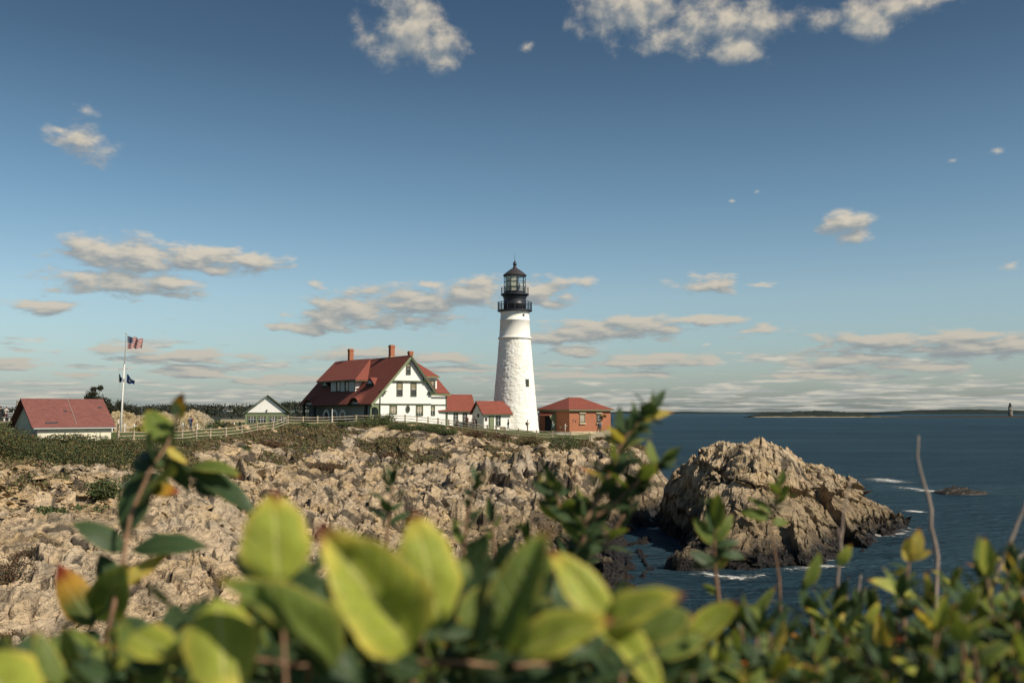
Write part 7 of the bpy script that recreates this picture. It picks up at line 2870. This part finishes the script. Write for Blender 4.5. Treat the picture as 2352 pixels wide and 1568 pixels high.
# tall shoot right of centre
C = shrub('leafy_shoot', 1330, 1.25, 'tall dark leafy shoot right of the brick building, crossing the horizon')
trunk_to(C, 1300, 1480, 1.15, 0.004)
shoot(C, ((1300, 1480, 1.15), (1322, 1320, 1.2), (1345, 1200, 1.2), (1395, 1100, 1.22), (1432, 1010, 1.25), (1490, 945, 1.27)), 66, 100, [(L_DARK, 7), (L_MID, 2.0), (L_YEL, 0.35), (L_RED, 0.5)], 0.15, 0.003)
shoot(C, ((1345, 1200, 1.2), (1420, 1150, 1.2), (1490, 1080, 1.2), (1518, 1062, 1.2)), 16, 88, [(L_DARK, 6), (L_MID, 2), (L_RED, 0.7)], 0.2, 0.002)
shoot(C, ((1330, 1290, 1.2), (1400, 1240, 1.22), (1450, 1150, 1.22), (1470, 1120, 1.22)), 18, 88, [(L_DARK, 6), (L_MID, 2), (L_RED, 0.7)], 0.2, 0.002)
shoot(C, ((1330, 1250, 1.2), (1290, 1180, 1.22), (1275, 1120, 1.22)), 12, 95, DARKW, 0.3, 0.002)
for (b, t, m) in (((1470, 960), (1520, 935), L_MID), ((1480, 955), (1470, 925), L_DARK), ((1488, 948), (1502, 918), L_MID), ((1462, 975), (1430, 960), L_DARK), ((1450, 985), (1500, 975), L_DARK), ((1440, 1000), (1398, 985), L_MID)):
    add_leaf(C, P(*b, 1.26), P(*t, 1.26), Vector((LR.uniform(-.5, .5), -0.7, 0.5)), 0.9, LR.choice(LEAF[m.name]))

# small dark sprigs in the middle distance of the bush
D = shrub('leafy_shoot', 1060, 1.35, 'slim dark sprigs rising behind the large leaves at centre')
shoot(D, ((880, 1330, 1.35), (890, 1220, 1.35), (900, 1115, 1.35)), 8, 78, [(L_DARK, 1)], 0.55)
shoot(D, ((1060, 1400, 1.3), (1062, 1290, 1.3), (1072, 1190, 1.3), (1092, 1110, 1.3)), 12, 70, [(L_DARK, 6), (L_MID, 1)], 0.4)
shoot(D, ((1150, 1400, 1.3), (1138, 1290, 1.3), (1130, 1200, 1.3)), 9, 85, [(L_DARK, 5), (L_MID, 2)], 0.3)
shoot(D, ((1230, 1400, 1.3), (1232, 1290, 1.3), (1215, 1240, 1.3)), 8, 80, MIDW, 0.3)
trunk_to(D, 1062, 1400, 1.3, 0.004)


def ytop(px):
    return np.interp(px, [100, 250, 400, 700, 1000, 1300, 1480, 1560, 1640, 1700, 1790, 1860, 1930, 2010, 2090, 2150, 2230, 2300, 2352, 2420],
                     [1510, 1480, 1430, 1430, 1430, 1450, 1470, 1480, 1440, 1420, 1430, 1360, 1370, 1400, 1330, 1380, 1330, 1310, 1310, 1300])


def thicket(label, x0, x1, nshoots, seed_, d0=1.0, d1=1.6, lp=72, per=9, weights=DARKW, over=1.0, depth=220):
    root = shrub('leafy_shrub', (x0 + x1) / 2, (d0 + d1) / 2, label)
    for k in range(nshoots):
        px = x0 + (x1 - x0) * (k + LR.random()) / nshoots
        d = LR.uniform(d0, d1)
        yt = ytop(px) + (LR.random() ** 1.3) * depth
        if d < d0 + 0.2:
            yt += 60
        bx = px + LR.uniform(-70, 70)
        shoot(root, ((bx, 1690, d), ((bx + px) / 2 + LR.uniform(-15, 15), (1690 + yt) / 2, d), (px, yt, d)), per, lp * LR.uniform(0.8, 1.2), weights, 0.12, 0.0018)
    for k in range(3):
        trunk_to(root, x0 + (x1 - x0) * (k + 0.5) / 3, 1640, (d0 + d1) / 2, 0.005)
    return root


# the shoot standing clear of the bush in front of the sea rock
E = shrub('leafy_shoot', 1650, 1.35, 'single pale leafy shoot in front of the sea rock')
shoot(E, ((1665, 1640, 1.35), (1655, 1420, 1.35), (1642, 1300, 1.35), (1640, 1180, 1.35)), 4, 80, [(L_DARK, 2), (L_MID, 3)], 0.3, 0.0026)
for (b, t, w_, m) in (((1642, 1250), (1600, 1185), 1.0, L_MID), ((1642, 1245), (1690, 1180), 1.0, L_MID), ((1640, 1255), (1702, 1235), 1.0, L_DARK), ((1640, 1230), (1630, 1140), 0.9, L_DARK), ((1642, 1225), (1650, 1120), 0.8, L_MID),
                      ((1640, 1280), (1590, 1300), 0.9, L_DARK), ((1645, 1310), (1690, 1255), 0.7, L_RED), ((1645, 1300), (1585, 1262), 0.9, L_DARK), ((1645, 1270), (1720, 1270), 1.0, L_DARK)):
    add_leaf(E, P(*b, 1.35), P(*t, 1.34), Vector((LR.uniform(-.5, .5), -0.75, 0.5)), w_, LR.choice(LEAF[m.name]))
trunk_to(E, 1660, 1500, 1.35, 0.003)
G_ = shrub('leafy_shoot', 1790, 1.5, 'blurred green sprig over the middle of the sea rock')
shoot(G_, ((1800, 1660, 1.5), (1790, 1330, 1.5), (1770, 1210, 1.5), (1790, 1120, 1.5)), 9, 66, [(L_DARK, 2), (L_MID, 3)], 0.72, 0.0016)
for (b, t) in (((1772, 1190), (1700, 1165)), ((1775, 1180), (1725, 1130)), ((1780, 1160), (1812, 1110)), ((1770, 1200), (1820, 1190))):
    add_leaf(G_, P(*b, 1.5), P(*t, 1.5), Vector((LR.uniform(-.5, .5), -0.7, 0.5)), 0.9, LR.choice(LEAF['leaf_mid']))



def filler(label, x0, x1, n, yt, d0, d1, wts):
    root = shrub('leafy_shrub', (x0 + x1) / 2, (d0 + d1) / 2, label)
    for k in range(5):
        px = x0 + (x1 - x0) * (k + 0.5) / 5
        trunk_to(root, px, 1530, (d0 + d1) / 2, 0.003)
    for k in range(n):
        px = LR.uniform(x0, x1)
        top = np.interp(px, [p[0] for p in yt], [p[1] for p in yt])
        py = top + (1660 - top) * LR.random() ** 0.9
        d = LR.uniform(d0, d1)
        b = P(px, py + 30, d)
        a = LR.uniform(-0.2, math.pi + 0.2)
        dr = Vector((math.cos(a), LR.uniform(-0.4, 0.4), math.sin(a) * 0.8 + 0.1)).normalized()
        add_leaf(root, b, b + dr * LR.uniform(85, 155) / F * d, Vector((LR.uniform(-.8, .8), LR.uniform(-1, 0.1), LR.uniform(-0.1, 0.9))), LR.uniform(0.85, 1.15), pick_leaf(wts))
    return root


filler('dark shaded shrub behind the largest leaves, left part', 380, 960, 270, [(380, 1480), (500, 1450), (640, 1430), (700, 1330), (760, 1330), (800, 1450), (960, 1440)], 0.72, 0.95, [(L_DARK, 8), (L_MID, 1.6), (L_BRIGHT, 0.5)])
filler('dark shaded shrub behind the largest leaves, right part', 940, 1560, 270, [(940, 1380), (1010, 1300), (1080, 1290), (1150, 1330), (1250, 1330), (1350, 1380), (1500, 1440), (1560, 1450)], 0.72, 0.95, [(L_DARK, 8), (L_MID, 1.8), (L_BRIGHT, 0.5)])
filler('blurred shrub in the lower left corner', -60, 420, 190, [(-60, 1560), (100, 1550), (200, 1500), (300, 1480), (420, 1480)], 0.68, 0.95, [(L_DARK, 5), (L_MID, 3), (L_BRIGHT, 1.6)])
thicket('leafy shrub at the lower left edge, mixed dark and yellow green', 40, 480, 22, 1, 0.75, 1.2, 95, 10, MIDW, depth=160)
thicket('dark leafy shrub filling the bottom behind the largest leaves, left half', 460, 980, 20, 2, 0.85, 1.3, 92, 10, DARKW, depth=150)
thicket('dark leafy shrub filling the bottom behind the largest leaves, right half', 960, 1500, 20, 12, 0.85, 1.3, 92, 10, DARKW, depth=150)
thicket('leafy shrub at lower right, first one right of the largest leaves', 1500, 1720, 19, 3, 0.75, 1.3, 118, 10)
thicket('leafy shrub at lower right below the tip of the sea rock', 1700, 1930, 19, 4, 0.75, 1.3, 118, 10)
thicket('leafy shrub at lower right below the reef rock', 1920, 2150, 19, 5, 0.75, 1.3, 118, 10)
thicket('leafy shrub in the lower right corner', 2140, 2420, 19, 6, 0.75, 1.3, 118, 10)

# extra yellow leaves that catch the eye on the right
H_ = shrub('leafy_shoot', 2060, 1.2, 'shoot with pale yellow upright leaves at right')
shoot(H_, ((2080, 1680, 1.2), (2075, 1400, 1.2), (2088, 1290, 1.2)), 5, 60, MIDW, 0.5)
for (b, t, w_, m) in (((2095, 1290), (2118, 1215), 0.9, L_YEL), ((2095, 1290), (2075, 1225), 0.9, L_YEL), ((2090, 1285), (2060, 1262), 0.8, L_YEL), ((2095, 1285), (2140, 1262), 0.8, L_YEL), ((2110, 1370), (2000, 1322), 0.55, L_BRIGHT),
                      ((1980, 1450), (1930, 1400), 0.8, L_YEL), ((1985, 1440), (2030, 1385), 0.8, L_BRIGHT), ((2240, 1420), (2290, 1345), 0.6, L_BRIGHT), ((2050, 1320), (2085, 1300), 0.9, L_YEL), ((1925, 1300), (1955, 1250), 0.9, L_BRIGHT),
                      ((1690, 1480), (1780, 1340), 0.4, L_MID), ((1850, 1350), (1890, 1270), 0.8, L_MID), ((1590, 1500), (1640, 1440), 0.9, L_MID), ((1580, 1550), (1660, 1600), 0.6, L_BRIGHT)):
    add_leaf(H_, P(*b, 1.2), P(*t, 1.19), Vector((LR.uniform(-.3, .6), -0.75, 0.55)), w_ * 1.1, LR.choice(LEAF[m.name]))
trunk_to(H_, 2078, 1560, 1.2, 0.004)


def twig(label, pts, d, r=0.0026, side=()):
    w = [P(a, b, d) for a, b in pts]
    root = thing('bare_twig', Vector((w[0].x, w[0].y, ground_z(w[0].x, max(w[0].y, 1.05)))), label, 'twig', 'bare twigs over the sea')
    m_ = MB()
    sm = []
    for a, b in zip(w[:-1], w[1:]):
        for k in range(3):
            q = a.lerp(b, k / 3)
            sm.append(q + Vector((LR.uniform(-1, 1), 0, LR.uniform(-1, 1))) * 0.0012)
    sm.append(w[-1])
    lo = [Vector((w[0].x, w[0].y, root.location.z)), Vector((w[0].x, w[0].y, (root.location.z + w[0].z) / 2))]
    sm = lo + sm
    n = len(sm)
    m_.tube(sm, [r * (1.3 - 0.9 * i / (n - 1)) for i in range(n)], 6)
    m_.build('twig_stem', M_TWIG, root, True)
    for s_ in side:
        m_ = MB()
        m_.tube([P(a, b, d) for a, b in s_], [r * 0.6, r * 0.4, r * 0.25][:len(s_)], 5)
        m_.build('side_twig', M_TWIG, root, True)


twig('long pale bare twig standing up against the sea below the reef', ((2150, 1400), (2152, 1280), (2140, 1210), (2136, 1150), (2118, 1100), (2106, 1050), (2110, 1000)), 1.5, 0.0026)
twig('bare twig leaning right at the right edge', ((2250, 1440), (2285, 1330), (2308, 1270), (2340, 1200), (2368, 1120)), 1.25, 0.0028, (((2285, 1330), (2262, 1290), (2255, 1260)), ((2308, 1300), (2330, 1290), (2360, 1262))))
twig('bare reddish twig in front of the right slope of the sea rock', ((1920, 1460), (1925, 1330), (1932, 1240), (1940, 1160), (1955, 1100)), 1.6, 0.0024, (((1932, 1250), (1925, 1210)),))
twig('pale forked twig in the gap above the water at lower right', ((1962, 1560), (1965, 1450), (1970, 1370), (1978, 1320)), 1.5, 0.0024, (((1966, 1420), (1945, 1370), (1930, 1340)), ((1968, 1400), (1990, 1350))))

# low dense growth under the frame, covering the bank around the camera
rng = np.random.RandomState(41)
n = 9000
bx_, by_ = rng.uniform(-3.4, 3.4, n), rng.uniform(0.35, 3.2, n)
gz = height(bx_, np.maximum(by_, 1.05))[0]
lim = CAM_Z - by_ * 0.37 - 0.12
tz = gz + rng.uniform(0.05, 1, n) * np.clip(lim - gz, 0.05, 1.2)
v, f, t = leaf_quads(np.stack([bx_, by_, tz], -1), 0.06, rng)
o = np_mesh('bank_undergrowth', v, f, FM_BUSH, False, attrs={'tone': t})
tag(o, 'dense leafy undergrowth on the bank at the bottom edge', kind='stuff')
